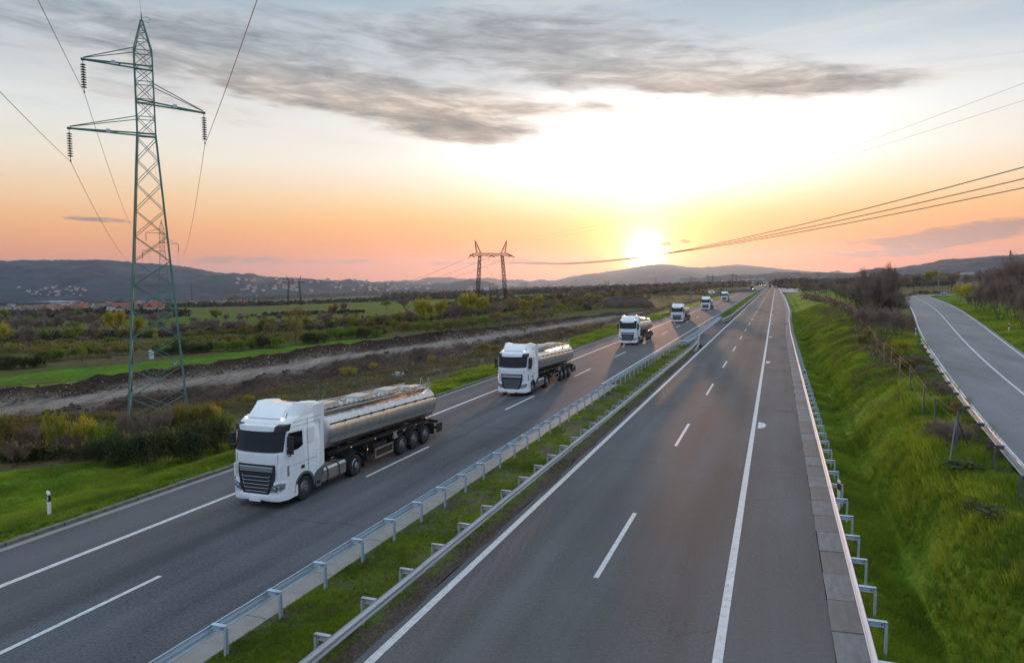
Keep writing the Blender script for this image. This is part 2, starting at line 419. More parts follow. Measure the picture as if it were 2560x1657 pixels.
def asphalt(name, base, tint, bands=(), rough=0.84, seam=None, cross=()):
    m_ = bpy.data.materials.new(name); m_.use_nodes = True
    t = NT(m_.node_tree); b = t.n['Principled BSDF']
    g = t.n.new('ShaderNodeNewGeometry'); p = t.sep(g.outputs['Position'])
    def st(sx, sy, sc, det=4.0, z=0.0):
        return t.noise(t.xyz(t.m('MULTIPLY', p[0], sx), t.m('MULTIPLY', p[1], sy), z), sc, det, 0.6)
    long_ = st(1.0, 0.045, 0.9, 5.0)                # wear drawn out along the road
    blot = st(0.25, 0.10, 1.0, 4.0, 5.0)
    grain = t.noise(g.outputs['Position'], 11.0, 5.0, 0.9)
    k = t.m('ADD', t.m('MULTIPLY', t.m('SUBTRACT', long_, 0.5), 1.3), t.m('MULTIPLY', t.m('SUBTRACT', blot, 0.5), 1.5))
    k = t.m('ADD', k, t.m('MULTIPLY', t.m('SUBTRACT', grain, 0.5), 3.6))
    for x0, wd, amt in bands:                       # wheel tracks polished darker
        a = t.m('DIVIDE', t.m('SUBTRACT', p[0], x0), wd)
        k = t.m('ADD', k, t.m('MULTIPLY', t.m('EXPONENT', t.m('MULTIPLY', t.m('MULTIPLY', a, a), -1.0)), amt))
    wob = t.noise(t.xyz(t.m('MULTIPLY', p[0], 0.5), 0.0, 7.0), 1.0, 3.0, 0.6)
    for y0, wd, amt in cross:                       # patched joints running across
        a = t.m('DIVIDE', t.m('SUBTRACT', t.m('ADD', p[1], t.m('MULTIPLY', wob, 1.4)), y0 + .7), wd)
        k = t.m('ADD', k, t.m('MULTIPLY', t.m('MULTIPLY', t.m('EXPONENT', t.m('MULTIPLY', t.m('MULTIPLY', a, a), -1.0)), amt), t.smooth(st(.5, .3, 1.0, 3.0, 33.0), .35, .6)))
    f = t.m('ADD', 0.5, k, clamp=True)
    col = t.mix(f, tuple(c * 0.55 for c in base) + (1,), tuple(c * 1.45 for c in base) + (1,))
    warm = t.smooth(st(0.12, 0.02, 1.0, 3.0, 11.0), 0.4, 0.65)
    col = t.mix(t.m('MULTIPLY', warm, 0.5), col, (*tint, 1), 'MIX')
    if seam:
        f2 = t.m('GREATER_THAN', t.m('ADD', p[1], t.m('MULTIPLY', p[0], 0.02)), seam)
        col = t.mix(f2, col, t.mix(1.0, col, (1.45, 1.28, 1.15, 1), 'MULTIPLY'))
    # hairline cracks
    vo = t.n.new('ShaderNodeTexVoronoi'); vo.feature = 'DISTANCE_TO_EDGE'; vo.inputs['Scale'].default_value = 0.16
    wv = t.noise(g.outputs['Position'], 0.8, 4.0, 0.7)
    t.link(t.xyz(t.m('ADD', t.m('MULTIPLY', p[0], 0.8), t.m('MULTIPLY', wv, 2.2)), t.m('ADD', p[1], t.m('MULTIPLY', wv, 3.0)), 0.0), vo.inputs['Vector'])
    crack = t.m('MULTIPLY', t.m('LESS_THAN', vo.outputs['Distance'], 0.0022), t.smooth(st(.1, .06, 1.0, 2.0, 20.0), 0.5, 0.62))
    col = t.mix(t.m('MULTIPLY', crack, 0.65), col, (0.03, 0.03, 0.03, 1))
    t.link(col, b.inputs['Base Color'])
    t.link(t.m('ADD', rough, t.m('MULTIPLY', t.m('SUBTRACT', f, 0.5), 0.12)), b.inputs['Roughness'])
    b.inputs['Specular IOR Level'].default_value = 0.20
    bn = t.n.new('ShaderNodeBump'); bn.inputs['Strength'].default_value = 0.35; bn.inputs['Distance'].default_value = 0.01
    t.link(t.noise(g.outputs['Position'], 45.0, 2.0, 0.8), bn.inputs['Height']); t.link(bn.outputs[0], b.inputs['Normal'])
    return m_
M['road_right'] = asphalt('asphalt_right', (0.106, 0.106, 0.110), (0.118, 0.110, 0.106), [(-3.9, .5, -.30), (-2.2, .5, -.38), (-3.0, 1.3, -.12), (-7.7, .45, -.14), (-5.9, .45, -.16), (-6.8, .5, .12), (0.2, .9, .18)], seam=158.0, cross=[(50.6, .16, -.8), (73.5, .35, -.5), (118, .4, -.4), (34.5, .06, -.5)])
M['road_left'] = asphalt('asphalt_left', (0.096, 0.102, 0.112), (0.110, 0.105, 0.108), [(-20.4, .5, -.34), (-18.5, .5, -.36), (-19.4, .35, -.1), (-16.6, .4, -.08), (-14.8, .4, -.1), (-22.8, .9, .16)], cross=[(40, .2, -.4), (66, .3, -.5), (22, .1, -.3)])
M['road_side'] = asphalt('asphalt_side_road', (0.17, 0.175, 0.185), (0.17, 0.17, 0.18), [], rough=0.62)

# ------------------------------------------------------------------ lie of the land
SR = np.array([(8.8, -40), (9.0, 0), (9.5, 15), (10.6, 30), (12.2, 43.9), (13.7, 55.7), (14.8, 64.0), (17.8, 83.6), (21.0, 103), (23.5, 121.2),
               (31.5, 178.5), (36.3, 215), (40.6, 250), (43.6, 278), (60, 315), (74, 345)], float)      # service road centre line
SR_HW = np.array([3.0, 3.0, 3.0, 3.0, 3.05, 3.1, 3.2, 3.5, 3.7, 3.8, 4.0, 4.0, 4.0, 4.0, 4.0, 4.0])
SR_Z = 2.5
_k = np.polyfit
def catmull(P, n):
    P = np.asarray(P, float); out = []
    for i in range(len(P) - 1):
        p0 = P[max(i - 1, 0)]; p1 = P[i]; p2 = P[i + 1]; p3 = P[min(i + 2, len(P) - 1)]
        for k in range(n):
            t = k / n
            out.append(0.5 * ((2 * p1) + (-p0 + p2) * t + (2 * p0 - 5 * p1 + 4 * p2 - p3) * t * t + (-p0 + 3 * p1 - 3 * p2 + p3) * t ** 3))
    out.append(P[-1]); return np.array(out)
_sx = np.polyfit(SR[:14, 1] / 100.0, SR[:14, 0], 5)
_yy = np.linspace(-40, 278, 90)
SRC = np.column_stack([np.polyval(_sx, _yy / 100.0), _yy, np.interp(_yy, SR[:, 1], SR_HW)])
SRC = np.vstack([SRC, [(47.5, 288, 4.0), (53, 297, 4.0), (62, 303, 4.0)]])
def sr_x(y): return np.interp(y, SRC[:, 1], SRC[:, 0])
def sr_hw(y): return np.interp(y, SRC[:, 1], SRC[:, 2]) * np.interp(y, [0, 60, 120, 180, 300], [1.0, 1.02, 1.06, 1.1, 1.25])
RAILX = ([0, 118, 157, 195, 258, 347, 452, 616, 830, 1400], [2.1, 2.15, 2.5, 3.2, 3.4, 3.6, 2.8, 2.1, 1.9, 1.6])
EDGEX = ([0, 93, 128, 170, 212, 306, 457, 670, 970, 1400], [1.4, 1.4, 1.5, 2.0, 2.5, 2.9, 2.5, 1.9, 1.2, 0.9])
def rail_x(y): return np.interp(y, *RAILX)
def edge_x(y): return np.interp(y, *EDGEX)

def vnoise(x, y, seed=0):
    """smooth value noise, vectorised"""
    xi = np.floor(x).astype(np.int64); yi = np.floor(y).astype(np.int64)
    xf = x - xi; yf = y - yi
    xf = xf * xf * (3 - 2 * xf); yf = yf * yf * (3 - 2 * yf)
    def h(a, b):
        n = (a * 374761393 + b * 668265263 + seed * 974634777) & 0xFFFFFFFF
        n = ((n ^ (n >> 13)) * 1274126177) & 0xFFFFFFFF
        return ((n ^ (n >> 16)) & 0xFFFF) / 65535.0
    return (h(xi, yi) * (1 - xf) + h(xi + 1, yi) * xf) * (1 - yf) + (h(xi, yi + 1) * (1 - xf) + h(xi + 1, yi + 1) * xf) * yf - 0.5
def fbm(x, y, seed=0, o=4):
    s_ = 0; a = 1.0
    for i in range(o):
        s_ = s_ + a * vnoise(x * 2 ** i, y * 2 ** i, seed + i); a *= 0.5
    return s_

LX = [-6000, -1600, -110, -60, -37, -31, -28, -25.7, -24.72, -24.70, -24.0]
LZ = [-62, -46, -1.6, -1.3, -1.15, -0.8, -0.30, 0.04, 0.10, -0.35, -0.35]
def base_z(x, y):
    x = np.asarray(x, float); y = np.asarray(y, float)
    left = np.interp(x, LX, LZ)
    hx = rail_x(y)
    L = sr_x(y) - sr_hw(y) - np.interp(y, [20, 30], [0.9, 1.5])
    Rr = sr_x(y) + sr_hw(y) + 0.5
    a0 = hx + 2.0
    s_ = np.clip((x - a0) / np.maximum(L - a0, 1.0), 0, 1)
    p_ = np.interp(L - a0, [2, 6, 14], [2.3, 2.8, 4.2])
    slope = -0.5 + (SR_Z - 0.15 + 0.5) * (1 - (1 - s_) ** p_)
    ditch = np.interp(x - hx, [-0.02, 0.03, 0.5, 1.5, 2.0], [-0.35, -0.08, -0.14, -0.48, -0.5])
    right = np.where(x < a0, ditch, slope)
    road = np.where(np.abs(x - sr_x(y)) < sr_hw(y) + .1, SR_Z - 0.35, SR_Z - 0.13)
    right = np.where((x > L) & (x <= Rr), road, right)
    o = x - Rr
    beyond = SR_Z - 0.12 + np.interp(o, [0, 1.5, 3, 10, 80, 400, 3000], [0, -.1, .0, 0.9, 1.9, 1.0, -12])
    right = np.where(x > Rr, beyond, right)
    z = np.where(x < -12, left, np.where(x > hx - 0.05, right, -0.35))
    far = np.clip((y - 320) / 400, 0, 1)                 # the bank dies away beyond the junction
    z = np.where(x > hx + 2.0, z * (1 - far) + far * (-0.8 - 0.004 * np.maximum(x, 0)), z)
    return z
def poly_world(pts, z=-1.2):
    out = []
    for px, py in pts:
        d = ray(px, py); t = (z - CAM_H) / d[2]; out.append((d[0] * t, d[1] * t))
    return np.array(out)
def inside(x, y, P):
    r_ = np.zeros(np.shape(x), bool); n = len(P)
    for i in range(n):
        x1, y1 = P[i]; x2, y2 = P[(i + 1) % n]
        c = ((y1 > y) != (y2 > y)) & (x < (x2 - x1) * (y - y1) / (y2 - y1 + 1e-12) + x1)
        r_ ^= c
    return r_
def dist_line(x, y, P):
    d = np.full(np.shape(x), 1e9)
    for i in range(len(P) - 1):
        ax, ay = P[i]; bx, by = P[i + 1]
        t = np.clip(((x - ax) * (bx - ax) + (y - ay) * (by - ay)) / ((bx - ax) ** 2 + (by - ay) ** 2 + 1e-9), 0, 1)
        d = np.minimum(d, np.hypot(x - ax - t * (bx - ax), y - ay - t * (by - ay)))
    return d
# outlines traced on the ground (plan positions)
DIRT_TOP = poly_world([(-300, 1020), (0, 990), (206, 962), (412, 933), (600, 908), (700, 893), (827, 872), (1035, 846), (1243, 825), (1400, 803), (1500, 791), (1620, 775), (1760, 744), (1900, 722)])
DIRT_BOT = poly_world([(-300, 1090), (0, 1048), (300, 1030), (560, 1000), (760, 962), (900, 940), (1100, 905), (1250, 870), (1400, 838), (1480, 818), (1640, 782), (1780, 745), (1900, 723)])
DIRT = np.vstack([DIRT_TOP, DIRT_BOT[::-1]])
TRACK = poly_world([(-300, 1050), (0, 1022), (206, 990), (412, 961), (600, 930), (700, 918), (827, 890), (1054, 863), (1319, 825), (1450, 806), (1600, 778)])
TRACK2 = poly_world([(760, 1020), (1000, 950), (1180, 912), (1350, 866), (1460, 838), (1600, 797)])     # path behind the fence
GREEN1 = poly_world([(-300, 958), (0, 938), (206, 914), (323, 905), (441, 891), (700, 867), (865, 848), (1035, 838.6), (1035, 842), (827, 865), (700, 881), (441, 918), (206, 944), (0, 957), (-300, 980)])
PALE1 = poly_world([(-300, 1010), (0, 986), (206, 955), (412, 931), (520, 918), (520, 912), (412, 922), (206, 946), (0, 968), (-300, 990)])

XS = [-24.0]
def geo(start, stop, s0, g, smin=0):
    out = [start]; s_ = s0
    while abs(out[-1] - start) < abs(stop - start):
        out.append(out[-1] + math.copysign(s_, stop - start)); s_ = s0 + g * abs(out[-1] - start)
    return out
xl = [-24.0, -24.70, -24.72] + geo(-25.0, -6000, 0.33, 0.015)
xr = [2.08 + 0.05 * 0] + geo(2.3, 6000, 0.30, 0.022)
gx = np.array(sorted(xl) + [-18.0, -10.0, -4.0] + xr)
gy = np.array(sorted(geo(14, -60, 0.8, 0.2)[1:] + geo(14, 6500, 0.32, 0.0135)))
# the right-hand columns follow the guardrail
GX, GY = np.meshgrid(gx, gy)
shift = np.where(GX > 0, rail_x(GY) - 2.1, 0.0) * np.clip(1 - (GX - 2.1) / 60.0, 0, 1)
GX = GX + shift
def wide(px_pts, z):
    return poly_world(px_pts, z)
def relief(x, y):
    dirt = inside(x, y, DIRT)
    # direction along the works, for ruts
    along = x * -0.42 + y * 0.9; across = x * 0.9 + y * 0.42
    rut = fbm(across * 0.9, along * 0.10, 3, 4) * 0.55 + fbm(x * 0.45, y * 0.45, 9, 3) * 0.25
    dtr = dist_line(x, y, TRACK)
    rut = rut * np.clip((dtr - 1.2) / 2.0, 0.15, 1)
    z = np.where(dirt, rut - 0.15, 0.0)
    dt = dist_line(x, y, DIRT_TOP)
    berm = 0.75 * np.exp(-(dt / 1.6) ** 2) * (1 + 0.8 * fbm(x * 0.6, y * 0.6, 21, 3)) * np.clip((y - 5) / 20.0, 0, 1) * np.clip((240 - y) / 60.0, 0, 1)
    z = z + np.where(x < -30, berm, 0)
    soft = np.where((x < -25.5) & ~dirt, 1.0, 0.0) * np.clip((-x - 25.5) / 6, 0, 1)
    z = z + soft * (fbm(x * 0.22, y * 0.22, 5, 4) * 0.22 + np.clip((-x - 300) / 1500, 0, 1) * fbm(x * 0.004, y * 0.004, 15, 3) * 8)
    rs = np.clip((x - rail_x(y) - 0.9) / 2.5, 0, 1) * np.where(np.abs(x - sr_x(y)) < sr_hw(y) + 1.0, 0.0, 1.0)
    z = z + rs * (fbm(x * 0.45, y * 0.28, 31, 4) * 0.30 + fbm(x * 1.9, y * 1.3, 37, 2) * 0.06)
    return z
def H(x, y):
    x = np.asarray(x, float); y = np.asarray(y, float)
    return base_z(x, y) + relief(x, y)
def ground_pt(px, py):
    """where the line of sight through a point of the photograph meets the ground"""
    d = ray(px, py)
    t = np.geomspace(10, 7000, 380)
    x, y, z = d[0] * t, d[1] * t, CAM_H + d[2] * t
    g = H(x, y) - z
    i = np.argmax(g > 0)
    if g[i] <= 0: i = len(t) - 1
    a, b = t[max(i - 1, 0)], t[i]
    f = 0.0 if i == 0 else max(0, min(1, -g[i - 1] / (g[i] - g[i - 1] + 1e-9)))
    tt = a + (b - a) * f
    return d[0] * tt, d[1] * tt, float(H(d[0] * tt, d[1] * tt))
GZ = H(GX, GY)
# ground colours by land use
C_GRASS = np.array([0.07, 0.14, 0.014]); C_GRASS2 = np.array([0.16, 0.24, 0.025]); C_SCRUB = np.array([0.105, 0.088, 0.042]); C_DRY = np.array([0.15, 0.115, 0.065])
C_DARK = np.array([0.044, 0.030, 0.024]); C_MUD = np.array([0.11, 0.078, 0.060]); C_TRACK = np.array([0.25, 0.215, 0.195]); C_FIELD = np.array([0.085, 0.155, 0.022])
def mixc(a, b, f): return a + (b - a) * f[..., None]
VGY, VGW = [0, 26, 29, 32, 36, 40, 60, 100, 400], [16, 15, 11, 6.5, 4.8, 4.5, 6.0, 7.5, 8]
def land_colour(x, y):
    c = np.broadcast_to(C_SCRUB, x.shape + (3,)).copy()
    n1 = np.clip(fbm(x * 0.05, y * 0.05, 41, 4) + 0.5, 0, 1); n2 = np.clip(fbm(x * 0.35, y * 0.35, 43, 4) * 1.2 + 0.5, 0, 1)
    c = mixc(c, C_DRY, n2 * 0.45); c = mixc(c, C_GRASS * .8, np.clip(n1 * 1.6 - 0.6, 0, 1) * 0.6)
    # strips of farmland further out
    d = np.hypot(x, y)
    st = vnoise((x * 0.35 + y * 0.94) * 0.022 + 3.1, (x * 0.94 - y * 0.35) * 0.0045, 51) + 0.5
    st2 = vnoise((x * 0.35 + y * 0.94) * 0.06 + 3.1, (x * 0.94 - y * 0.35) * 0.006, 57) + 0.5
    fields = mixc(np.broadcast_to(C_FIELD, c.shape).copy() * (0.75 + 0.5 * st2[..., None]), C_DRY * 0.8, np.clip(st * 3 - 1.7, 0, 1))
    fmask = np.clip((d - 170) / 80, 0, 1) * np.where(x < -60, 1, 0)
    fmask = fmask * np.clip((-x * 0.9 - y * 0.10 - 60) / 90, 0, 1)
    c = mixc(c, fields, fmask * 0.75)
    far = np.clip((d - 900) / 800, 0, 1)
    c = mixc(c, np.array([0.07, 0.075, 0.045]), far * 0.6)
    g1 = inside(x, y, GREEN1); c[g1] = (np.array([0.095, 0.17, 0.020]) * (0.8 + 0.4 * n2[..., None]))[g1]
    p1 = inside(x, y, PALE1); c[p1] = (np.array([0.18, 0.23, 0.045]) * (0.8 + 0.4 * n2[..., None]))[p1]
    di = inside(x, y, DIRT)
    across = x * 0.9 + y * 0.42; along = x * -0.42 + y * 0.9
    rn = np.clip(fbm(across * 0.8, along * 0.07, 61, 4) * 1.5 + 0.5, 0, 1)
    mud = mixc(np.broadcast_to(C_DARK, c.shape).copy(), C_MUD, rn)
    tr = np.exp(-(dist_line(x, y, TRACK) / (2.6 + 2.0 * rn)) ** 2)
    mud = mixc(mud, C_TRACK, np.clip(tr * 1.1, 0, 1))
    lowd = np.clip(1.0 - dist_line(x, y, TRACK) / 9.0, 0, 1)
    mud = mixc(mud, C_DARK * 1.1, np.clip(fbm(across * .12, along * .03, 67, 3) * 2.2 + .35, 0, 1) * (1 - lowd))
    c[di] = mud[di]
    t2 = np.exp(-(dist_line(x, y, TRACK2) / 1.3) ** 2); c = mixc(c, np.array([0.17, 0.125, 0.10]), t2 * np.where(di, 0.3, 0.9))
    bt = np.exp(-(dist_line(x, y, DIRT_TOP) / 1.7) ** 2) * np.where((x < -30) & (y < 240), 1, 0); c = mixc(c, C_DARK * 0.85, np.clip(bt * 1.0, 0, 1))
    # mown verge beside the carriageway
    vd = -x - 24.7
    wv = np.interp(y, VGY, VGW) + fbm(y * 0.2, x * 0.2, 71, 3) * 1.5
    ve = (vd > -1) & (vd < wv)
    vg = mixc(np.broadcast_to(C_GRASS, c.shape).copy(), C_GRASS2, n2)
    c[ve] = vg[ve]
    # bank on the right of the motorway
    rx_ = x - rail_x(y)
    rb = (x > 2) & (x < sr_x(y) - sr_hw(y) + 0.2)
    bank = mixc(np.broadcast_to(C_GRASS, c.shape).copy(), C_GRASS2, n2)
    L = sr_x(y) - sr_hw(y)
    hi_ = np.clip((x - (rail_x(y) + (L - rail_x(y)) * 0.68)) / np.maximum((L - rail_x(y)) * 0.25, 1), 0, 1) * np.clip(n1 * 2.0 - 0.1, 0, 1)
    bank = mixc(bank, C_DRY * 0.85, np.clip(hi_, 0, 1) * 0.85)
    dry2 = np.clip(fbm(x * 0.10, y * 0.05, 81, 3) * 3 - 0.3, 0, 1) * np.clip((y - 60) / 60, 0, 1)
    bank = mixc(bank, C_DRY, dry2 * 0.6)
    c[rb] = bank[rb]
    ro = x - sr_x(y) - sr_hw(y)
    rg = (ro > -0.5) & (ro < 6 + n1 * 4) & (y < 320)
    c[rg] = (vg * 0.85)[rg]
    return c
VC = land_colour(GX, GY)
ny, nx = GX.shape
idx = np.arange(ny * nx).reshape(ny, nx)
F_ = np.stack([idx[:-1, :-1].ravel(), idx[:-1, 1:].ravel(), idx[1:, 1:].ravel(), idx[1:, :-1].ravel()], 1)
gm = bpy.data.materials.new('ground'); gm.use_nodes = True
t = NT(gm.node_tree); b = t.n['Principled BSDF']
at = t.n.new('ShaderNodeAttribute'); at.attribute_name = 'land'
g = t.n.new('ShaderNodeNewGeometry')
f1 = t.noise(g.outputs['Position'], 1.6, 5.0, 0.68); f2 = t.noise(g.outputs['Position'], 7.0, 3.0, 0.7)
k = t.m('ADD', t.m('MULTIPLY', f1, 1.3), t.m('MULTIPLY', f2, 0.9))
gp_ = t.sep(g.outputs['Position'])
along_ = t.m('ADD', t.m('MULTIPLY', gp_[0], -0.42), t.m('MULTIPLY', gp_[1], 0.9)); acr_ = t.m('ADD', t.m('MULTIPLY', gp_[0], 0.9), t.m('MULTIPLY', gp_[1], 0.42))
rut_ = t.noise(t.xyz(t.m('MULTIPLY', acr_, 1.1), t.m('MULTIPLY', along_, 0.10), 0.0), 1.0, 6.0, 0.68, 1.2)
landc = t.mix(at.outputs['Alpha'], at.outputs['Color'], t.mix(1.0, at.outputs['Color'], t.ramp(rut_, [(0.34, (0.62, 0.60, 0.59, 1)), (0.5, (0.95, 0.95, 0.95, 1)), (0.70, (1.35, 1.32, 1.30, 1))]), 'MULTIPLY'))
col = t.mix(1.0, landc, t.ramp(t.m('MULTIPLY', k, 0.5), [(0.32, (0.42, 0.42, 0.42, 1)), (0.55, (0.95, 0.95, 0.93, 1)), (0.75, (1.6, 1.5, 1.35, 1))]), 'MULTIPLY')
t.link(col, b.inputs['Base Color']); b.inputs['Roughness'].default_value = 0.98; b.inputs['Specular IOR Level'].default_value = 0.03
bn = t.n.new('ShaderNodeBump'); bn.inputs['Strength'].default_value = 0.7; bn.inputs['Distance'].default_value = 0.12
t.link(t.noise(g.outputs['Position'], 3.5, 5.0, 0.7), bn.inputs['Height']); t.link(bn.outputs[0], b.inputs['Normal'])
me = np_mesh('ground', np.stack([GX.ravel(), GY.ravel(), GZ.ravel()], 1), F_, gm, True)
ca_ = me.color_attributes.new('land', 'FLOAT_COLOR', 'POINT')
ca_.data.foreach_set('color', np.column_stack([VC.reshape(-1, 3), inside(GX, GY, DIRT).reshape(-1).astype(float)]).astype(np.float32).ravel())
ident(new_obj('ground', me), kind='structure')
# the plain behind and beyond
pl = MB(); a = 14000.0
pl.add([(-a, -a, -63.0), (a, -a, -63.0), (a, a, -63.0), (-a, a, -63.0)], [(0, 1, 2, 3)])
ident(pl.build('far_plain', pmat('plain', (0.07, 0.075, 0.045), 1.0, spec=0.0)), kind='structure')

# ------------------------------------------------------------------ hills
hill_near = pmat('hill_woods', (0.022, 0.036, 0.044), 0.95, var=0.9, vscale=0.008, stretch=(1, .35, 3), coords='Object', spec=0.1)
hill_far = pmat('mountain_woods', (0.045, 0.042, 0.04), 0.95, var=0.3, vscale=0.0008, coords='Object', spec=0.1)
def hill(name, crest, dist, foot, footz, mat, rough=1.0, seed=1, step=3.0):
    """crest: (x, y) of the skyline; the slope falls from it to the foot distance towards us"""
    cx = np.array([c[0] for c in crest], float); cyy = np.array([c[1] for c in crest], float)
    px = np.arange(cx[0], cx[-1] + step, step); py = np.interp(px, cx, cyy)
    k = np.ones(5) / 5; py = np.convolve(np.pad(py, 2, 'edge'), k, 'valid')
    dist_ = np.interp(px, cx, np.linspace(dist[0], dist[1], len(cx))) if len(dist) == 2 else np.interp(px, cx, dist)
    rows = 46; V_ = []
    ang = []
    for i in range(len(px)):
        d = ray(px[i], py[i]); d = d / math.hypot(d[0], d[1]); ang.append((d[0], d[1], d[2]))
    ang = np.array(ang)
    for r_ in range(rows + 6):
        s_ = r_ / rows
        if r_ <= rows:
            D = foot + (dist_ - foot) * s_
            zt = CAM_H + ang[:, 2] * dist_
            prof = (s_ ** 1.25)
            z = footz + (zt - footz) * prof
        else:
            D = dist_ * (1 + 0.04 * (r_ - rows)); z = CAM_H + ang[:, 2] * dist_ - 14.0 * (r_ - rows)
        X = ang[:, 0] * D; Y = ang[:, 1] * D
        bump = fbm(X / 360.0, Y / 360.0, seed, 4) * 110 * rough * math.sin(math.pi * min(s_, 1.0)) + fbm(X / 22.0, Y / 22.0, seed + 9, 2) * 7.0 * rough
        V_.append(np.stack([X, Y, z + bump], 1))
    V_ = np.array(V_); n = len(px); m_ = rows + 6
    idx = np.arange(m_ * n).reshape(m_, n)
    F = np.stack([idx[:-1, :-1].ravel(), idx[:-1, 1:].ravel(), idx[1:, 1:].ravel(), idx[1:, :-1].ravel()], 1)
    return ident(new_obj(name, np_mesh(name, V_.reshape(-1, 3), F, mat, True)), kind='structure')
hill('hill', [(-1500, 690), (-900, 668), (-400, 655), (0, 651), (150, 650), (250, 649), (330, 655), (420, 661), (480, 669), (540, 681), (600, 686), (627, 682), (660, 691), (780, 698), (900, 704), (1000, 709), (1130, 716), (1250, 722)],
     (4300, 5600), 2900, -44, hill_near, 1.0, 3)
hill('mountain', [(850, 711), (980, 703), (1130, 699), (1220, 704), (1330, 703), (1400, 699), (1480, 685), (1560, 673), (1620, 662), (1660, 660), (1720, 667), (1760, 669), (1840, 661), (1880, 664), (1960, 673), (2050, 680), (2160, 685), (2300, 690), (2500, 690)],
     (9300, 9300), 6000, -48, hill_far, 1.2, 5)
hill('hill', [(1700, 716), (1850, 712), (1960, 704), (2080, 691), (2150, 685), (2230, 672), (2300, 661), (2360, 649), (2440, 643), (2560, 636), (2750, 630), (3100, 640), (3600, 660)], (4200, 3400), 2300, -8, hill_near, 0.7, 7)

# ------------------------------------------------------------------ motorway
YEND = 1330.0
def strip(xa, xb, ys, z, za=None, skirt=0.0):
    """sheet between two edge functions of y"""
    m_ = MB(); ys = list(ys); n = len(ys)
    ea = [xa(y) if callable(xa) else xa for y in ys]; eb = [xb(y) if callable(xb) else xb for y in ys]
    vs = []
    for i, y in enumerate(ys):
        zz = z(y) if callable(z) else z
        vs += [(ea[i], y, zz), (eb[i], y, zz)]
    fs = [(2 * i, 2 * i + 1, 2 * i + 3, 2 * i + 2) for i in range(n - 1)]
    m_.add(vs, fs)
    if skirt:
        for e in (ea, eb):
            vs = []
            for i, y in enumerate(ys):
                zz = z(y) if callable(z) else z
                vs += [(e[i], y, zz), (e[i], y, zz - skirt)]
            m_.add(vs, fs)
    return m_
YS = sorted(set(list(np.arange(-60, 140, 20.0)) + list(np.arange(140, 520, 12.0)) + list(np.arange(520, YEND + 1, 30.0)) + [YEND]))
road_r = ident(strip(-9.12, lambda y: float(edge_x(y)), YS, 0.0, skirt=0.3).build('roadway', M['road_right']), kind='structure')
road_l = ident(strip(-24.16, -13.32, YS, 0.0, skirt=0.3).build('roadway', M['road_left']), kind='structure')
ident(strip(-13.30, -9.14, [99.5, 110, 130, 152], -0.004).build('median_crossing', M['road_left']), kind='structure')
def paint(name, x0, x1, ya, yb, parent, n=1, z=0.004):
    return strip(x0, x1, np.linspace(ya, yb, n + 1), z).build(name, M['paint'], parent)
paint('edge_line', -8.89, -8.66, -60, YEND, road_r, 20)
paint('edge_line', -1.28, -1.05, -60, YEND, road_r, 20)
paint('edge_line', -21.48, -21.26, -60, YEND, road_l, 20)
paint('edge_line', -13.99, -13.83, 60, YEND, road_l, 20)
dash = MB(); dash.add([(-.08, 0, 0), (.08, 0, 0), (.08, 6.3, 0), (-.08, 6.3, 0)], [(0, 1, 2, 3)])
dash_me = dash.mesh('lane_dash', M['paint'])
for i in range(-3, 60):
    new_obj('lane_dash', dash_me, road_r, (-4.92, 20.38 + 18.0 * i, 0.004))
    new_obj('lane_dash', dash_me, road_l, (-17.45, 10.0 + 18.0 * i, 0.004))
half = MB(); pts = [(0, -1.0)] + [(0.46 * math.cos(a), 1.0 * math.sin(a)) for a in np.linspace(-1.35, 1.35, 9)] + [(0, 1.0)]
half.add([(x, y, 0) for x, y in pts], [tuple(range(len(pts)))])
half_me = half.mesh('half_moon_mark', M['paint'])
for i in range(6): new_obj('half_moon_mark', half_me, road_r, (-0.93, 45.45 + 35.2 * i, 0.004))
dot = MB(); dot.add([(-.06, -.1, 0), (.06, -.1, 0), (.06, .1, 0), (-.06, .1, 0)], [(0, 1, 2, 3)]); dot_me = dot.mesh('painted_dot', M['paint'])
for i in range(7): new_obj('painted_dot', dot_me, road_r, (-3.5 + 0.3 * i, 151.2, 0.004))

# gutter slabs beside the hard shoulder, every slab its own piece
gut = ident(strip(lambda y: float(edge_x(y)) + .01, lambda y: float(rail_x(y)) + .12, [y for y in YS if y >= 150] , -0.006, skirt=0.2).build('gutter', M['slab_a']), kind='structure')
y = 2.0; i = 0
while y < 150:
    L_ = 1.9; m_ = MB(); ya, yb = y + .02, y + L_ - .02
    j = [random.uniform(-.03, .03) for _ in range(4)]
    a0, a1, b0, b1 = float(edge_x(ya)) + .015 + j[0] * .6, float(edge_x(yb)) + .015 + j[1] * .6, float(rail_x(ya)) + .12, float(rail_x(yb)) + .12
    zt = random.uniform(-0.008, 0.010)
    m_.add([(a0, ya, zt), (b0, ya, zt + .03), (b1, yb, zt + .03), (a1, yb, zt), (a0, ya, zt - .2), (b0, ya, zt - .2), (b1, yb, zt - .2), (a1, yb, zt - .2)],
           [(0, 1, 2, 3), (4, 5, 1, 0), (5, 6, 2, 1), (6, 7, 3, 2), (7, 4, 0, 3)])
    o = m_.build('slab', M['slab_a'] if (i % 2 == 0) ^ (random.random() < .2) else M['slab_b'], gut)
    y += L_; i += 1
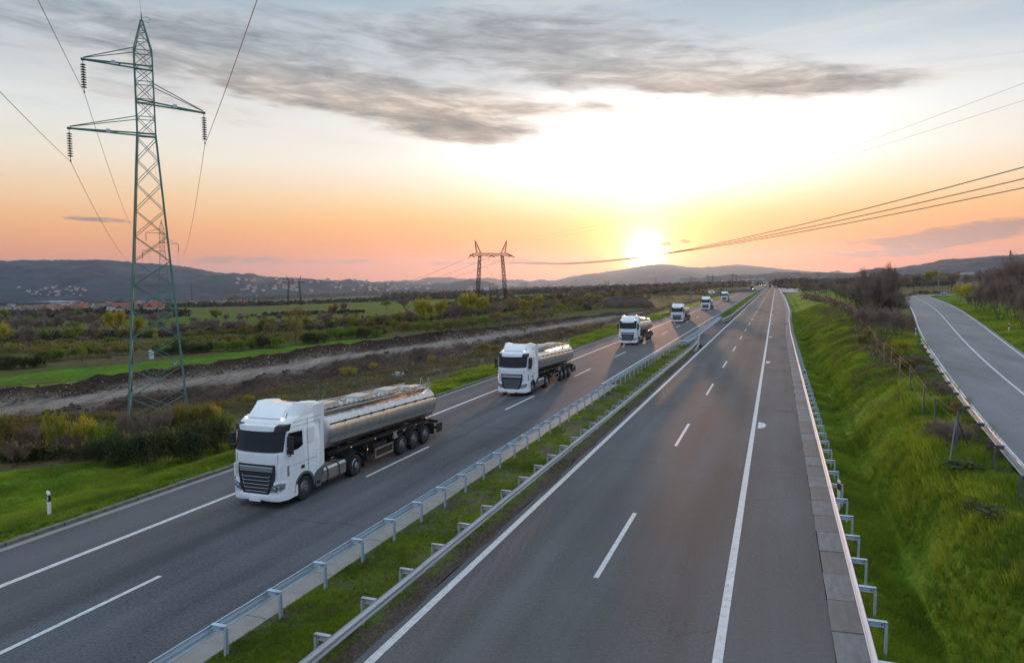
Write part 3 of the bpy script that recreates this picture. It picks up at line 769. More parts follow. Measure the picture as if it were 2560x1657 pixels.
# left gutter and kerb
ident(strip(-24.50, -24.17, YS, -0.003, skirt=0.1).build('gutter', M['concrete']), kind='structure')
kerb = ident(strip(-24.735, -24.49, [y for y in YS if y >= 160], 0.12, skirt=0.25).build('kerb', M['kerb']), kind='structure')
ks = MB(); ks.box((0, 0, 0.0), (0.22, 1.04, 0.24)); ks_me = ks.mesh('kerb_stone', M['kerb'])
y = -4.0
while y < 160:
    o = new_obj('kerb_stone', ks_me, kerb, (-24.605 + random.uniform(-.012, .012), y + .55, random.uniform(-.012, .01)))
    o.rotation_euler = (random.uniform(-.004, .004), 0, random.uniform(-.008, .008)); y += 1.08

# median: concrete strip, turf and bare soil
med_m = bpy.data.materials.new('median_turf'); med_m.use_nodes = True
t = NT(med_m.node_tree); b = t.n['Principled BSDF']; g = t.n.new('ShaderNodeNewGeometry'); p = t.sep(g.outputs['Position'])
nz = t.noise(g.outputs['Position'], 1.3, 5.0, 0.65); nf = t.noise(g.outputs['Position'], 14.0, 3.0, 0.7)
edge = t.m('ADD', t.m('ADD', p[0], 9.72), t.m('MULTIPLY', t.m('SUBTRACT', nz, 0.5), 1.6))
soil = t.smooth(edge, -0.15, 0.35)
bare = t.smooth(t.m('ADD', nz, t.m('MULTIPLY', nf, 0.25)), 0.60, 0.72)
soil = t.m('MAXIMUM', soil, bare)
cg = t.ramp(nf, [(0.3, (0.05, 0.075, 0.018, 1)), (0.7, (0.13, 0.15, 0.032, 1))]); cs = t.ramp(nf, [(0.3, (0.04, 0.03, 0.024, 1)), (0.62, (0.115, 0.09, 0.075, 1)), (0.8, (0.24, 0.22, 0.2, 1))])
t.link(t.mix(soil, cg, cs), b.inputs['Base Color']); b.inputs['Roughness'].default_value = 0.95; b.inputs['Specular IOR Level'].default_value = 0.15
bn = t.n.new('ShaderNodeBump'); bn.inputs['Strength'].default_value = 0.8; bn.inputs['Distance'].default_value = 0.05
t.link(nf, bn.inputs['Height']); t.link(bn.outputs[0], b.inputs['Normal'])
def median(y0, y1, xa, xb, step):
    ys = np.arange(y0, y1 + step * .5, step); xs = np.linspace(0, 1, 14)
    X, Y = np.meshgrid(xs, ys); A = np.array([xa(v) for v in ys])[:, None]; B = np.array([xb(v) for v in ys])[:, None]
    X = A + (B - A) * X
    Z = 0.015 + fbm(X * 1.1, Y * 0.8, 91, 3) * 0.07 * np.minimum(1, (X - A) * 3) * np.minimum(1, (B - X) * 3 + .12)
    Z = Z - 0.025 * np.clip((X - B + .25) * 4, 0, 1)
    n_, k_ = X.shape; idx = np.arange(n_ * k_).reshape(n_, k_)
    F = np.stack([idx[:-1, :-1].ravel(), idx[:-1, 1:].ravel(), idx[1:, 1:].ravel(), idx[1:, :-1].ravel()], 1)
    return ident(new_obj('median', np_mesh('median', np.stack([X.ravel(), Y.ravel(), Z.ravel()], 1), F, med_m, True)), kind='structure')
median(-20, 99, lambda y: -12.42 if y < 58 else (-12.42 - min(1, (y - 58) / 4) * .9), lambda y: -9.06 + 0.12 * math.sin(y * .9) - (0 if y < 90 else min(3.0, ((y - 90) / 9.0) ** 2 * 2.2)), 0.35)
median(147, 700, lambda y: -13.33, lambda y: -9.10 if y > 164 else -9.10 - (164 - y) / 17.0 * 3.2, 2.5)
median(700, YEND, lambda y: -13.33, lambda y: -9.10, 20)
cstrip = ident(strip(-13.33, -12.43, [-20, 3.0], -0.004, skirt=.1).build('concrete_strip', M['concrete']), kind='structure')
cs_me = MB(); cs_me.box((0, 0, 0), (0.89, 2.97, 0.12)); cs_me = cs_me.mesh('concrete_slab', M['concrete'])
for i in range(19): new_obj('concrete_slab', cs_me, cstrip, (-12.875, 4.5 + 3.0 * i, -0.035 + random.uniform(-.004, .004)))
# pale kerb curving round the two ends of the turf
def kerb_curve(pts, label):
    P = catmull(pts, 6); m_ = MB(); r_ = []
    for i, q in enumerate(P):
        d = P[min(i + 1, len(P) - 1)] - P[max(i - 1, 0)]; d = d / np.linalg.norm(d); nrm = np.array([-d[1], d[0]])
        a_, c_ = q - nrm * .13, q + nrm * .13
        r_.append([(a_[0], a_[1], -.05), (a_[0], a_[1], .13), (c_[0], c_[1], .13), (c_[0], c_[1], -.05)])
    m_.loft(r_); return ident(m_.build('kerb', M['concrete']), kind='structure')
kerb_curve([(-9.36, 90.5), (-9.45, 94), (-9.68, 98), (-10.15, 103.5), (-10.9, 107.5), (-11.8, 109.5)], '')
kerb_curve([(-12.2, 147.5), (-11.4, 149.0), (-10.5, 153.2), (-9.8, 159), (-9.4, 166)], '')

# ------------------------------------------------------------------ guardrails
PROF = [(0.0, .755), (-.012, .735), (.030, .705), (.078, .690), (.082, .655), (.040, .625), (.004, .612), (.004, .588), (.040, .575), (.082, .545), (.078, .510), (.030, .492), (-.012, .470), (0.0, .450)]
def beam_mesh(P, nrm_side, zoff=0.0, thick=.006):
    m_ = MB(); rings = []
    for i, q in enumerate(P):
        d = P[min(i + 1, len(P) - 1)] - P[max(i - 1, 0)]; d = d[:2] / np.linalg.norm(d[:2]); nr = np.array([d[1], -d[0]]) * nrm_side
        z = (q[2] if len(q) > 2 else 0.0) + zoff
        front = [(q[0] + nr[0] * u, q[1] + nr[1] * u, z + h) for u, h in PROF]
        back = [(q[0] + nr[0] * (u - thick), q[1] + nr[1] * (u - thick), z + h) for u, h in PROF][::-1]
        rings.append(front + back)
    m_.loft(rings); return m_
def post_mesh(h0, h1):
    m_ = MB()
    m_.box((0, 0, (h0 + h1) / 2), (0.012, 0.10, h1 - h0)); m_.box((0.028, .047, (h0 + h1) / 2), (0.055, 0.007, h1 - h0)); m_.box((0.028, -.047, (h0 + h1) / 2), (0.055, 0.007, h1 - h0))
    return m_
def arm_mesh(length):
    m_ = MB(); m_.box((length / 2, 0, .705), (length, 0.055, 0.115)); m_.box((length / 2, 0, .768), (length + .02, 0.115, 0.012)); m_.box((length / 2, 0, .645), (length, 0.10, 0.010))
    m_.cur = 1
    for s_ in (-1, 1):
        m_.box((length - .05, s_ * .031, .73), (.028, .012, .028)); m_.box((length - .05, s_ * .031, .675), (.028, .012, .028)); m_.box((length - .11, s_ * .031, .70), (.028, .012, .028))
    return m_
def guardrail(label, fx, y0, y1, side, phase, mat, group='motorway guardrails', zf=None, near=150.0, postz=-0.45, step=2.0, parent=None, arm=.40):
    """side: +1 the road lies towards +x, -1 towards -x; posts stand on the other side"""
    root = empty('guardrail', (0, 0, 0)) if parent is None else parent
    if parent is None: ident(root, label, 'guardrail', group)
    zf = zf or (lambda y: 0.0)
    pm = post_mesh(postz, .70).mesh('post', mat); am = arm_mesh(arm).mesh('spacer_arm', [mat, M['black_plastic']])
    # beams, four metres each
    y = y0
    while y < min(y1, near):
        ye = min(y + 4.0, y1); ys = [y, (y + ye) / 2, ye + (.04 if ye < y1 else 0)]
        P = [np.array([fx(v), v, zf(v)]) for v in ys]
        beam_mesh(P, side, random.uniform(-.008, .008)).build('beam', mat, root); y = ye
    if y1 > near:
        ys = list(np.arange(y, min(y1, 520), 6.0)) + list(np.arange(520, y1, 20.0)) + [y1]
        ys = [v for v in ys if v <= y1]
        P = [np.array([fx(v), v, zf(v)]) for v in ys]
        ident(beam_mesh(P, side).build('beam', mat, root), kind='stuff')
    y = phase
    while y < y0: y += step
    far = MB()
    while y < y1:
        x = fx(y) - side * .02; z = zf(y); px = x - side * (arm)
        yaw = math.atan2(fx(y + 1) - fx(y - 1), 2.0)
        if y < near:
            o = new_obj('post', pm, root, (px + side * 0.04, y, z)); o.rotation_euler = (random.uniform(-.015, .015), random.uniform(-.015, .015), (math.pi if side > 0 else 0) - yaw)
            o = new_obj('spacer_arm', am, root, (x, y, z)); o.rotation_euler = (0, 0, (math.pi if side > 0 else 0) - yaw)
        elif y < 700:
            far.box((px, y, z + .15), (.06, .1, 1.1)); far.box((x - side * arm / 2, y, z + .71), (arm, .11, .12))
        y += step if y < 300 else step * 2
    if far.v: ident(far.build('post', mat, root), kind='stuff')
    return root
def xf(pts):
    a_ = np.array(pts, float)
    return lambda y: float(np.interp(y, a_[:, 0], a_[:, 1]))
guardrail('long steel guardrail beside the hard shoulder, above the grass bank', lambda y: float(rail_x(y)), 2.0, 1250, -1, 14.3, M['galv'], near=160)
guardrail('steel guardrail on the far side of the median, edging the lorries\' carriageway', xf([(0, -12.5), (80, -12.5), (90, -12.25), (96.5, -11.82)]), 2.0, 96.4, -1, 3.1, M['galv'])
guardrail('weathered guardrail on the near side of the median, beside the solid white line', xf([(0, -9.45), (78, -9.45), (90, -9.52), (98, -9.75), (104, -10.15), (108, -10.5)]), 2.0, 108, 1, 3.5, M['galv_old'])
guardrail('guardrail edging the lorries\' side of the median past the opening', xf([(146, -12.5), (160, -12.66), (210, -12.97), (288, -13.06), (473, -13.1), (1300, -13.1)]), 148, 1250, -1, 149, M['galv'], near=190)
guardrail('guardrail on the empty carriageway\'s side of the median past the opening', xf([(135, -10.44), (156, -10.04), (172, -9.5), (245, -9.45), (393, -9.5), (1300, -9.5)]), 150, 1250, 1, 151, M['galv_old'], near=190)
# double-sided removable barrier across the opening
gate = ident(empty('crossing_barrier', (0, 0, 0)), 'double-sided steel barrier with rungs closing the gap in the median', 'barrier')
xl_, xr_ = xf([(96.5, -11.75), (163, -11.75)]), xf([(96.5, -10.98), (104, -10.68), (163, -11.1)])
for f_, sd in ((xl_, -1), (xr_, 1)):
    y = 96.5
    while y < 162.5:
        P = [np.array([f_(v), v, 0.03]) for v in (y, y + 3, y + 6)]; beam_mesh(P, sd).build('beam', M['galv'], gate); y += 6.0
rung = MB(); rung.box((0, 0, .70), (.72, .16, .10)); rung.box((0, 0, .35), (.10, .12, .72)); rung_me = rung.mesh('rung', M['galv'])
for i in range(33): new_obj('rung', rung_me, gate, (-11.35 + (0.0 if i else 0.0), 97.6 + 2.0 * i, 0.0))
pe = MB(); pe.box((-11.36, 96.42, .60), (.80, .05, .34)); pe.box((-11.36, 96.30, .77), (.72, .25, .02)); pe.build('end_plate', M['galv'], gate)

# ------------------------------------------------------------------ service road on the right
def sr_sheet(off_a, off_b, y0, y1, z):
    P = SRC[(SRC[:, 1] >= y0) & (SRC[:, 1] <= y1)]; m_ = MB(); vs = []
    for i in range(len(P)):
        d = P[min(i + 1, len(P) - 1), :2] - P[max(i - 1, 0), :2]; d = d / np.linalg.norm(d); nr = np.array([d[1], -d[0]])
        hw = sr_hw(P[i, 1])
        a_ = P[i, :2] + nr * (off_a[0] * hw + off_a[1]); c_ = P[i, :2] + nr * (off_b[0] * hw + off_b[1])
        vs += [(a_[0], a_[1], z), (c_[0], c_[1], z)]
    m_.add(vs, [(2 * i, 2 * i + 1, 2 * i + 3, 2 * i + 2) for i in range(len(P) - 1)])
    return m_
srd = ident(sr_sheet((-1, 0), (1, 0), -40, 330, SR_Z).build('service_road', M['road_side']), kind='structure')
sr_sheet((0, -.07), (0, .07), -40, 330, SR_Z + .004).build('centre_line', M['paint'], srd)
sr_sheet((-1, .12), (-1, .26), -40, 330, SR_Z + .004).build('edge_line', M['paint'], srd)
sr_sheet((1, -.42), (1, -.28), -40, 330, SR_Z + .004).build('edge_line', M['paint'], srd)
jr = MB(); jr.add([(48, 279, SR_Z - .004), (160, 313, SR_Z - .004), (158, 322, SR_Z - .004), (46, 292, SR_Z - .004)], [(0, 1, 2, 3)])
ident(jr.build('junction_road', M['road_side']), kind='structure')
M['galv_dark'] = pmat('dull_zinc', (0.13, 0.14, 0.15), .7, metal=.2, var=.2)
# its guardrail on the motorway side
sg = ident(empty('guardrail', (0, 0, 0)), 'guardrail with wide-set posts along the service road, above the motorway bank', 'guardrail', 'motorway guardrails')
pm2 = post_mesh(-1.3, .72).mesh('post', M['galv_dark']); am2 = arm_mesh(.24).mesh('spacer_arm', [M['galv_dark'], M['black_plastic']])
def srp(y, off):
    d = np.array([sr_x(y + 1) - sr_x(y - 1), 2.0]); d = d / np.linalg.norm(d); nr = np.array([d[1], -d[0]])
    q = np.array([sr_x(y), y]) - nr * (sr_hw(y) + off); return q, math.atan2(d[0], d[1])
y = 10.0
while y < 74:
    P = [np.array([*srp(v, .45)[0], SR_Z]) for v in (y, y + 2, y + 4.03)]
    beam_mesh(P, 1).build('beam', M['galv_old'], sg)
    q, yaw = srp(y + 1.0, .47); q2, _ = srp(y + 1.0, .70)
    o = new_obj('post', pm2, sg, (q2[0], q2[1], SR_Z)); o.rotation_euler = (0, 0, math.pi - yaw)
    o = new_obj('spacer_arm', am2, sg, (q[0], q[1], SR_Z)); o.rotation_euler = (0, 0, math.pi - yaw)
    y += 4.0

# ------------------------------------------------------------------ tanker lorry (front at y = 0, faces -y)
M['cab_white'] = pmat('cab_white_paint', (0.86, 0.88, 0.90), 0.28, spec=0.5, coat=0.5, var=0.03, vscale=2.0, dirt=((0.5, 0.48, 0.46, 1), 2.2, 0.62, 0.16))
M['cab_grey'] = pmat('cab_grey_plastic', (0.10, 0.115, 0.13), 0.5)
M['glass'] = pmat('dark_glass', (0.005, 0.006, 0.007), 0.05, spec=0.35)
M['lamp_glass'] = pmat('lamp_glass', (0.30, 0.33, 0.36), 0.08, metal=0.4, spec=0.8, coat=1.0)
M['chrome'] = pmat('bright_trim', (0.40, 0.43, 0.47), 0.3, metal=0.8)
M['tyre'] = pmat('tyre_rubber', (0.018, 0.018, 0.019), 0.75)
M['rim'] = pmat('wheel_rim', (0.20, 0.20, 0.21), 0.4, metal=0.6, var=0.3, vscale=8)
M['rim_light'] = pmat('wheel_rim_light', (0.45, 0.47, 0.49), 0.3, metal=0.8)
M['chassis'] = pmat('chassis_black', (0.022, 0.021, 0.021), 0.6, var=0.3)
M['alu'] = pmat('aluminium', (0.50, 0.49, 0.47), 0.34, metal=0.85, var=0.15, vscale=3)
M['tank'] = pmat('polished_tank_steel', (0.66, 0.63, 0.60), 0.30, metal=0.95, var=0.14, vscale=1.4, stretch=(.6, 2.4, .35), dirt=((0.20, 0.17, 0.14, 1), 1.6, 0.58, 0.45))
M['amber'] = pmat('amber_lamp', (0.8, 0.30, 0.05), 0.3, emit=1.2, ecol=(1, .45, .1, 1))
M['red_lamp'] = pmat('red_lamp', (0.45, 0.03, 0.02), 0.3)
M['marker'] = pmat('roof_marker_lamp', (0.9, 0.9, 0.85), 0.3, emit=2.5, ecol=(1, .93, .8, 1))

def interp_y(z):      # front line of the cab in side view
    return float(np.interp(z, [.95, 1.05, 1.7, 2.18, 2.3, 3.0, 3.15, 3.34, 3.47, 3.53], [.10, .075, .05, .055, .10, .27, .34, .42, .62, .80]))
def corner(x):        # rounding of the front in plan
    return float(np.interp(abs(x), [0, .5, .9, 1.08, 1.18, 1.235], [0.0, .015, .06, .12, .21, .36]))
def make_truck():
    tr = empty('tanker_lorry', (0, 0, 0))
    body = MB(); rings = []
    for x in (-1.235, -1.225, -1.18, -1.08, -.9, -.5, 0, .5, .9, 1.08, 1.18, 1.225, 1.235):
        c = corner(x); e = 0.0 if abs(x) < 1.23 else 0.02
        inset = 0.10 * max(0, (abs(x) - 1.0) / .235) ** 2
        ring = [(x, interp_y(z) + c, z) for z in (1.05, 1.4, 1.7, 2.0, 2.18, 2.3, 2.65, 3.0, 3.15)]
        ring += [(x * .985, interp_y(3.34) + c, 3.34 - inset * .3), (x * .965, interp_y(3.47) + c, 3.47 - inset), (x * .95, .80 + c * .7, 3.53 - inset), (x * .95, 1.6, 3.55 - inset), (x * .95, 2.70, 3.55 - inset), (x * .985, 2.76 - e, 3.45 - inset), (x, 2.76 - e, 2.2), (x, 2.76 - e, .98), (x, 2.32, .86)]
        ring += [(x, 1.45 + .70 * math.cos(a), .50 + .68 * math.sin(a)) for a in np.linspace(0.42, math.pi - .42, 7)]
        ring += [(x, .60 + c * .5, .98), (x, .25 + c, 1.0)]
        rings.append(ring)
    body.loft(rings)
    body.build('cab_body', M['cab_white'], tr, smooth=True)
    # windscreen and side windows
    ws = MB(); rr = []
    for x in (-1.15, -1.08, -.9, -.5, 0, .5, .9, 1.08, 1.15):
        c = corner(x); dr = .05 * (abs(x) / 1.15) ** 4
        rr.append([(x, interp_y(z) + c - .012, z) for z in (2.19 + dr, 2.3, 2.6, 2.85, 3.03)] + [(x, interp_y(z) + c + .02, z) for z in (3.03, 2.19 + dr)])
    ws.loft(rr); wo_ = ws.build('windscreen', M['glass'], tr, smooth=True)
    wp = MB(); wp.bar((-.75, .085, 2.24), (-.05, .075, 2.22), .025); wp.bar((.1, .085, 2.24), (.85, .09, 2.23), .025); wp.build('wiper', M['black_plastic'], wo_)
    for s_ in (-1, 1):
        x = s_ * 1.245
        dm = MB(); dm.loft([[(s_ * 1.232, .40, 1.03), (s_ * 1.232, .40, 3.03), (s_ * 1.232, 1.50, 3.0), (s_ * 1.232, 1.50, 1.25), (s_ * 1.232, 1.15, 1.23)], [(x, .41, 1.04), (x, .42, 3.02), (x, 1.49, 2.99), (x, 1.49, 1.26), (x, 1.14, 1.24)]])
        dr = dm.build('door', M['cab_white'], tr)
        gm_ = MB(); x2 = s_ * 1.252
        gm_.loft([[(x - s_ * .01, .44, 2.17), (x - s_ * .01, .47, 2.95), (x - s_ * .01, 1.36, 2.90), (x - s_ * .01, 1.38, 2.30), (x - s_ * .01, 1.05, 2.19)], [(x2, .45, 2.18), (x2, .48, 2.94), (x2, 1.35, 2.89), (x2, 1.37, 2.31), (x2, 1.05, 2.20)]])
        gm_.build('window', M['glass'], dr)
        hm = MB(); hm.box((s_ * 1.255, 1.33, 1.42), (.03, .20, .12)); hm.build('handle', M['black_plastic'], dr)
        pn = MB(); pn.box((s_ * 1.238, 1.95, 2.62), (.012, .46, .60)); pn.box((s_ * 1.238, 2.30, 2.1), (.010, .012, 2.1)); pn.build('side_panel', M['cab_white'], tr)
        sk = MB(); sk.loft([[(s_ * 1.20, 2.10, .62), (s_ * 1.20, 2.10, .90), (s_ * 1.20, 2.30, 1.02), (s_ * 1.20, 2.76, 1.16), (s_ * 1.20, 2.76, .70)], [(s_ * 1.242, 2.10, .62), (s_ * 1.242, 2.10, .90), (s_ * 1.242, 2.30, 1.02), (s_ * 1.242, 2.76, 1.16), (s_ * 1.242, 2.76, .70)]]); sk.build('side_skirt', M['cab_grey'], tr)
        arch = MB(); rg = []
        for a in np.linspace(-.05, math.pi + .05, 13): rg.append([(s_ * 1.245, 1.45 + r0 * math.cos(a), .50 + r0 * math.sin(a)) if k == 0 else (s_ * 1.10, 1.45 + r0 * math.cos(a), .50 + r0 * math.sin(a)) for k, r0 in ((0, .60), (0, .70), (1, .70), (1, .60))])
        arch.loft(rg); arch.build('wheel_arch', M['cab_grey'], tr, smooth=True)
        # mirror on its bracket
        mi = MB(); mi.box((s_ * 1.40, .38, 2.62), (.24, .14, .44), top=.9); mi.box((s_ * 1.39, .38, 2.25), (.24, .13, .22), top=.95); mo = mi.build('mirror', M['black_plastic'], tr)
        ar = MB(); ar.tube([(s_ * 1.22, .48, 2.05), (s_ * 1.36, .42, 2.05), (s_ * 1.40, .40, 2.2)], .025, 6); ar.tube([(s_ * 1.22, .46, 2.9), (s_ * 1.38, .40, 2.88)], .02, 6); ar.build('bracket', M['black_plastic'], mo)
        # headlamp, indicator, step
        hl = MB(); hp_ = [(.70, .66), (.80, .93), (1.08, 1.02), (1.20, 1.0), (1.19, .78), (1.02, .655)]
        hl.loft([[(s_ * a_, corner(a_) - .095, b_) for a_, b_ in hp_], [(s_ * a_, corner(a_) + .05, b_) for a_, b_ in hp_]])
        ho = hl.build('headlight', M['lamp_glass'], tr)
        lm = MB(); lm.lathe([(.0, -.012), (.07, -.01), (.085, .01)], 'y', (s_ * .88, corner(.88) - .10, .80), 10); lm.lathe([(.0, -.012), (.06, -.01), (.075, .01)], 'y', (s_ * 1.04, corner(1.04) - .10, .87), 10); lm.build('lens', M['chrome'], ho)
        ic = MB(); ic.box((s_ * 1.235, .42, 1.45), (.03, .09, .42)); ic.build('indicator', M['lamp_glass'] if s_ > 0 else M['amber'], tr)
        vt = MB(); vt.box((s_ * 1.06, .10, 1.42), (.06, .10, .55)); vt.build('air_vane', M['cab_white'], tr)
        st = MB(); st.box((s_ * 1.17, .78, .58), (.10, .46, .36)); st.box((s_ * 1.19, .78, .56), (.08, .30, .03)); st.build('step', M['cab_white'], tr)
        rl = MB(); rl.lathe([(0, .02), (.045, .015), (.05, 0)], 'z', (s_ * .88, .60, 3.47), 8); rl.build('marker_lamp', M['marker'], tr)
    # sun visor, spoiler, bumper, grille
    vz = MB(); rr = []
    for x in (-1.22, -1.1, -.85, -.78, 0, .78, .85, 1.1, 1.22):
        c = corner(x); k = 1.0 if abs(x) > .8 else .55
        rr.append([(x, interp_y(3.05) + c - .10 - .10 * k, 3.02 if abs(x) > .8 else 3.06), (x, interp_y(3.05) + c - .05 - .10 * k, 3.10 + .14 * k), (x, interp_y(3.2) + c + .02, 3.12 + .16 * k), (x, interp_y(3.05) + c + .02, 3.04)])
    vz.loft(rr); vo_ = vz.build('sun_visor', M['black_plastic'], tr, smooth=False)
    vi = MB(); vi.loft([[(-.80, .14, 3.045), (-.86, .165, 3.225), (-.86, .36, 3.24)], [(-.5, .085, 3.035), (-.5, .115, 3.235), (-.5, .34, 3.26)], [(0, .07, 3.03), (0, .10, 3.235), (0, .33, 3.26)], [(.5, .085, 3.035), (.5, .115, 3.235), (.5, .34, 3.26)], [(.80, .14, 3.045), (.86, .165, 3.225), (.86, .36, 3.24)]]); vi.build('visor_centre', M['cab_white'], vo_, smooth=True)
    sp = MB(); rr = []
    for x in (-1.17, -1.10, -.90, -.78, -.4, 0, .4, .78, .90, 1.10, 1.17):
        a = abs(x); ridge = math.exp(-((a - .98) / .16) ** 2)
        f = np.interp(a, [0, .78, .95, 1.17], [.55, .58, .9, 1.2])
        top = .38 + .12 * ridge if a < 1.05 else .42
        b_ = 3.40 if a > 1.12 else 3.47
        tp = [(x, f, b_), (x, f + .30, b_ + .24 * top / .38), (x, f + .75 * (1 if a < .9 else .7), b_ + .45 * top / .40), (x, 1.85, 3.50 + top + .02), (x, 2.35, 3.50 + top - .04), (x, 2.72, 3.50 + top - .10), (x, 2.74, b_)]
        if a > 1.12: tp = [(q[0], q[1] if i in (0, 5, 6) else q[1] + .1, q[2] - (.16 if 0 < i < 6 else 0)) for i, q in enumerate(tp)]
        rr.append(tp)
    sp.loft(rr); so = sp.build('roof_spoiler', M['cab_white'], tr, smooth=True)
    for s_ in (-1, 1):
        aw = MB(); aw.box((s_ * 1.20, 2.60, 3.42), (.05, .62, .74)); aw.box((s_ * 1.225, 2.72, 2.2), (.035, .20, 2.0)); aw.build('side_wing', M['cab_white'], tr)
        an = MB(); an.bar((s_ * .98, .70, 3.48), (s_ * 1.0, .78, 3.68), .018); an.build('aerial', M['black_plastic'], tr)
        sm = MB()
        for zz in (3.30, 3.12): sm.box((s_ * 1.228, 1.75, zz), (.008, 1.9, .012))
        sm.box((s_ * 1.2385, 1.90, 1.62), (.008, .78, .010)); sm.box((s_ * 1.2385, 1.72, 2.2), (.008, .010, 2.2)); sm.box((s_ * 1.247, .95, 1.06 + .55), (.006, 1.05, .010)); sm.build('panel_seam', M['cab_grey'], tr)
    bp = MB(); rr = []
    for x in (-1.245, -1.23, -1.17, -1.06, -.90, -.82, -.76, -.62, 0, .62, .76, .82, .90, 1.06, 1.17, 1.23, 1.245):
        c = corner(x) * 1.0; lo = .30 + .05 * (abs(x) < .6); tp_ = float(np.interp(abs(x), [.62, .76, .82], [.60, .82, 1.06]))
        if abs(x) > 1.15: rr.append([(x, c - .03, lo + .02), (x, c - .05, .48), (x, c - .02, .68), (x, c + .03, 1.06), (x, c + .40, 1.06), (x, .98, .50), (x, .96, lo + .04)])
        elif abs(x) > .65: rr.append([(x, c - .05, lo), (x, c - .08, .42), (x, c - .05, .54), (x, c + .00, tp_), (x, c + .10, tp_), (x, c + .30, .50), (x, c + .30, lo)])
        else: rr.append([(x, c - .05, lo), (x, c - .08, .42), (x, c - .07, .52), (x, c - .05, .56), (x, c + .10, .56), (x, c + .30, .50), (x, c + .30, lo)])
    bp.loft(rr); bp.build('bumper', M['cab_white'], tr, smooth=True)
    gr = MB(); gr.loft([[(-.86, .045, 1.72), (.86, .045, 1.72), (.86, .03, 1.36), (.74, .0, .74), (.60, -.02, .56), (-.60, -.02, .56), (-.74, .0, .74), (-.86, .03, 1.36)],
                        [(-.86, .20, 1.72), (.86, .20, 1.72), (.86, .20, 1.36), (.74, .20, .74), (.60, .20, .56), (-.60, .20, .56), (-.74, .20, .74), (-.86, .20, 1.36)]])
    go = gr.build('grille', M['black_plastic'], tr)
    cp = MB(); cp.loft([[(-.80, .03, 1.64), (.80, .03, 1.64), (.78, .02, 1.43), (-.78, .02, 1.43)], [(-.76, .0, 1.62), (.76, .0, 1.62), (.74, -.01, 1.45), (-.74, -.01, 1.45)]]); cp.build('grille_panel', M['chrome'], go)
    for z, wd in ((1.24, .64), (1.09, .62), (.94, .60), (.80, .56), (.66, .50)):
        sl = MB(); sl.tube([(-wd - .03, .02, z + .06), (-wd, -.015, z), (wd, -.015, z), (wd + .03, .02, z + .06)], .013, 6); sl.build('slat', M['chrome'], go)
    npm = MB(); npm.box((.0, -.10, .345), (.54, .02, .125)); npm.build('number_plate', M['cab_white'], tr)
    fs = MB(); fs.box((-.98, interp_y(1.95) + corner(.98) - .004, 1.92), (.012, .012, .42)); fs.box((.98, interp_y(1.95) + corner(.98) - .004, 1.92), (.012, .012, .42)); fs.bar((-.9, .045 + corner(.9), 1.745), (.9, .045 + corner(.9), 1.745), .01); fs.build('front_seam', M['cab_grey'], tr)
    db = MB(); db.box((0, .60, 2.30), (2.0, .35, .10)); db.build('dashboard', M['chassis'], tr)
    # chassis and tractor fittings
    ch = MB()
    for s_ in (-1, 1): ch.box((s_ * .42, 3.6, .78), (.09, 5.9, .26))
    ch.box((0, 1.6, .9), (1.7, 2.1, .6)); ch.box((0, 5.3, 1.05), (1.5, 1.0, .08)); ch.box((0, .55, .70), (2.1, .5, .5))
    ch.build('tractor_chassis', M['chassis'], tr)
    def wheel(x, y, r_, width, double, rim, outward):
        t_ = MB(); h = width / 2
        t_.lathe([(r_ * .60, -h * .92), (r_ * .80, -h), (r_ * .96, -h * .92), (r_, -h * .62), (r_, h * .62), (r_ * .96, h * .92), (r_ * .80, h), (r_ * .60, h * .92)], 'x', (0, 0, 0), 28)
        wo2 = t_.build('wheel', M['tyre'], tr, smooth=True, loc=(x, y, r_))
        q = MB(); o_ = outward; dish = -.10 if double else .02
        q.lathe([(r_ * .60, o_ * h * .9), (r_ * .56, o_ * h * .98), (r_ * .53, o_ * h * .8), (r_ * .46, o_ * (h + dish)), (r_ * .30, o_ * (h + dish + .01)), (r_ * .27, o_ * (h + (.06 if not double else .02))), (r_ * .10, o_ * (h + (.07 if not double else .04))), (0, o_ * (h + .05))], 'x', (0, 0, 0), 24)
        ro = q.build('rim', rim, wo2, smooth=True)
        q = MB()
        for k in range(10):
            a = k * math.pi / 5; q.box((o_ * (h + dish + .012), r_ * .38 * math.cos(a), r_ * .38 * math.sin(a)), (.03, .035, .035))
        q.build('wheel_nuts', M['chassis'], wo2)
        return wo2
    for s_ in (-1, 1):
        wheel(s_ * 1.06, 1.45, .50, .32, False, M['rim'], s_)
        wheel(s_ * .93, 5.28, .50, .58, True, M['rim_light'], s_)
        for yy in (9.62, 10.93, 12.24): wheel(s_ * 1.05, yy, .50, .36, False, M['rim'], s_)
    axl = MB()
    for yy in (1.45, 5.28, 9.62, 10.93, 12.24): axl.tube([(-.9, yy, .5), (.9, yy, .5)], .08, 8)
    axl.build('axle', M['chassis'], tr)
    for s_ in (-1, 1):
        for yy in (5.28, 9.62, 10.93, 12.24):
            mg = MB(); rg = []; hw = .30 if yy < 6 else .20; cx_ = s_ * (.93 if yy < 6 else 1.04)
            a0 = -.15 if yy < 6 else .35
            for a in np.linspace(a0, math.pi - a0, 11): rg.append([(cx_ + k * hw, yy + r0 * math.cos(a), .50 + r0 * math.sin(a)) for k, r0 in ((-1, .585), (-1, .60), (1, .60), (1, .585))])
            mg.loft(rg); mg.build('mudguard', M['black_plastic'], tr, smooth=True)
        ft = MB(); rr = []
        for yy in (2.62, 2.66, 4.50, 4.54):
            e = .03 if yy in (2.62, 4.54) else 0; rr.append([(s_ * xx, yy, zz) for xx, zz in ((.62 + e, .32 + e), (1.12 - e, .32 + e), (1.20 - e, .42), (1.20 - e, .86), (1.12 - e, .95 - e), (.62 + e, .95 - e))])
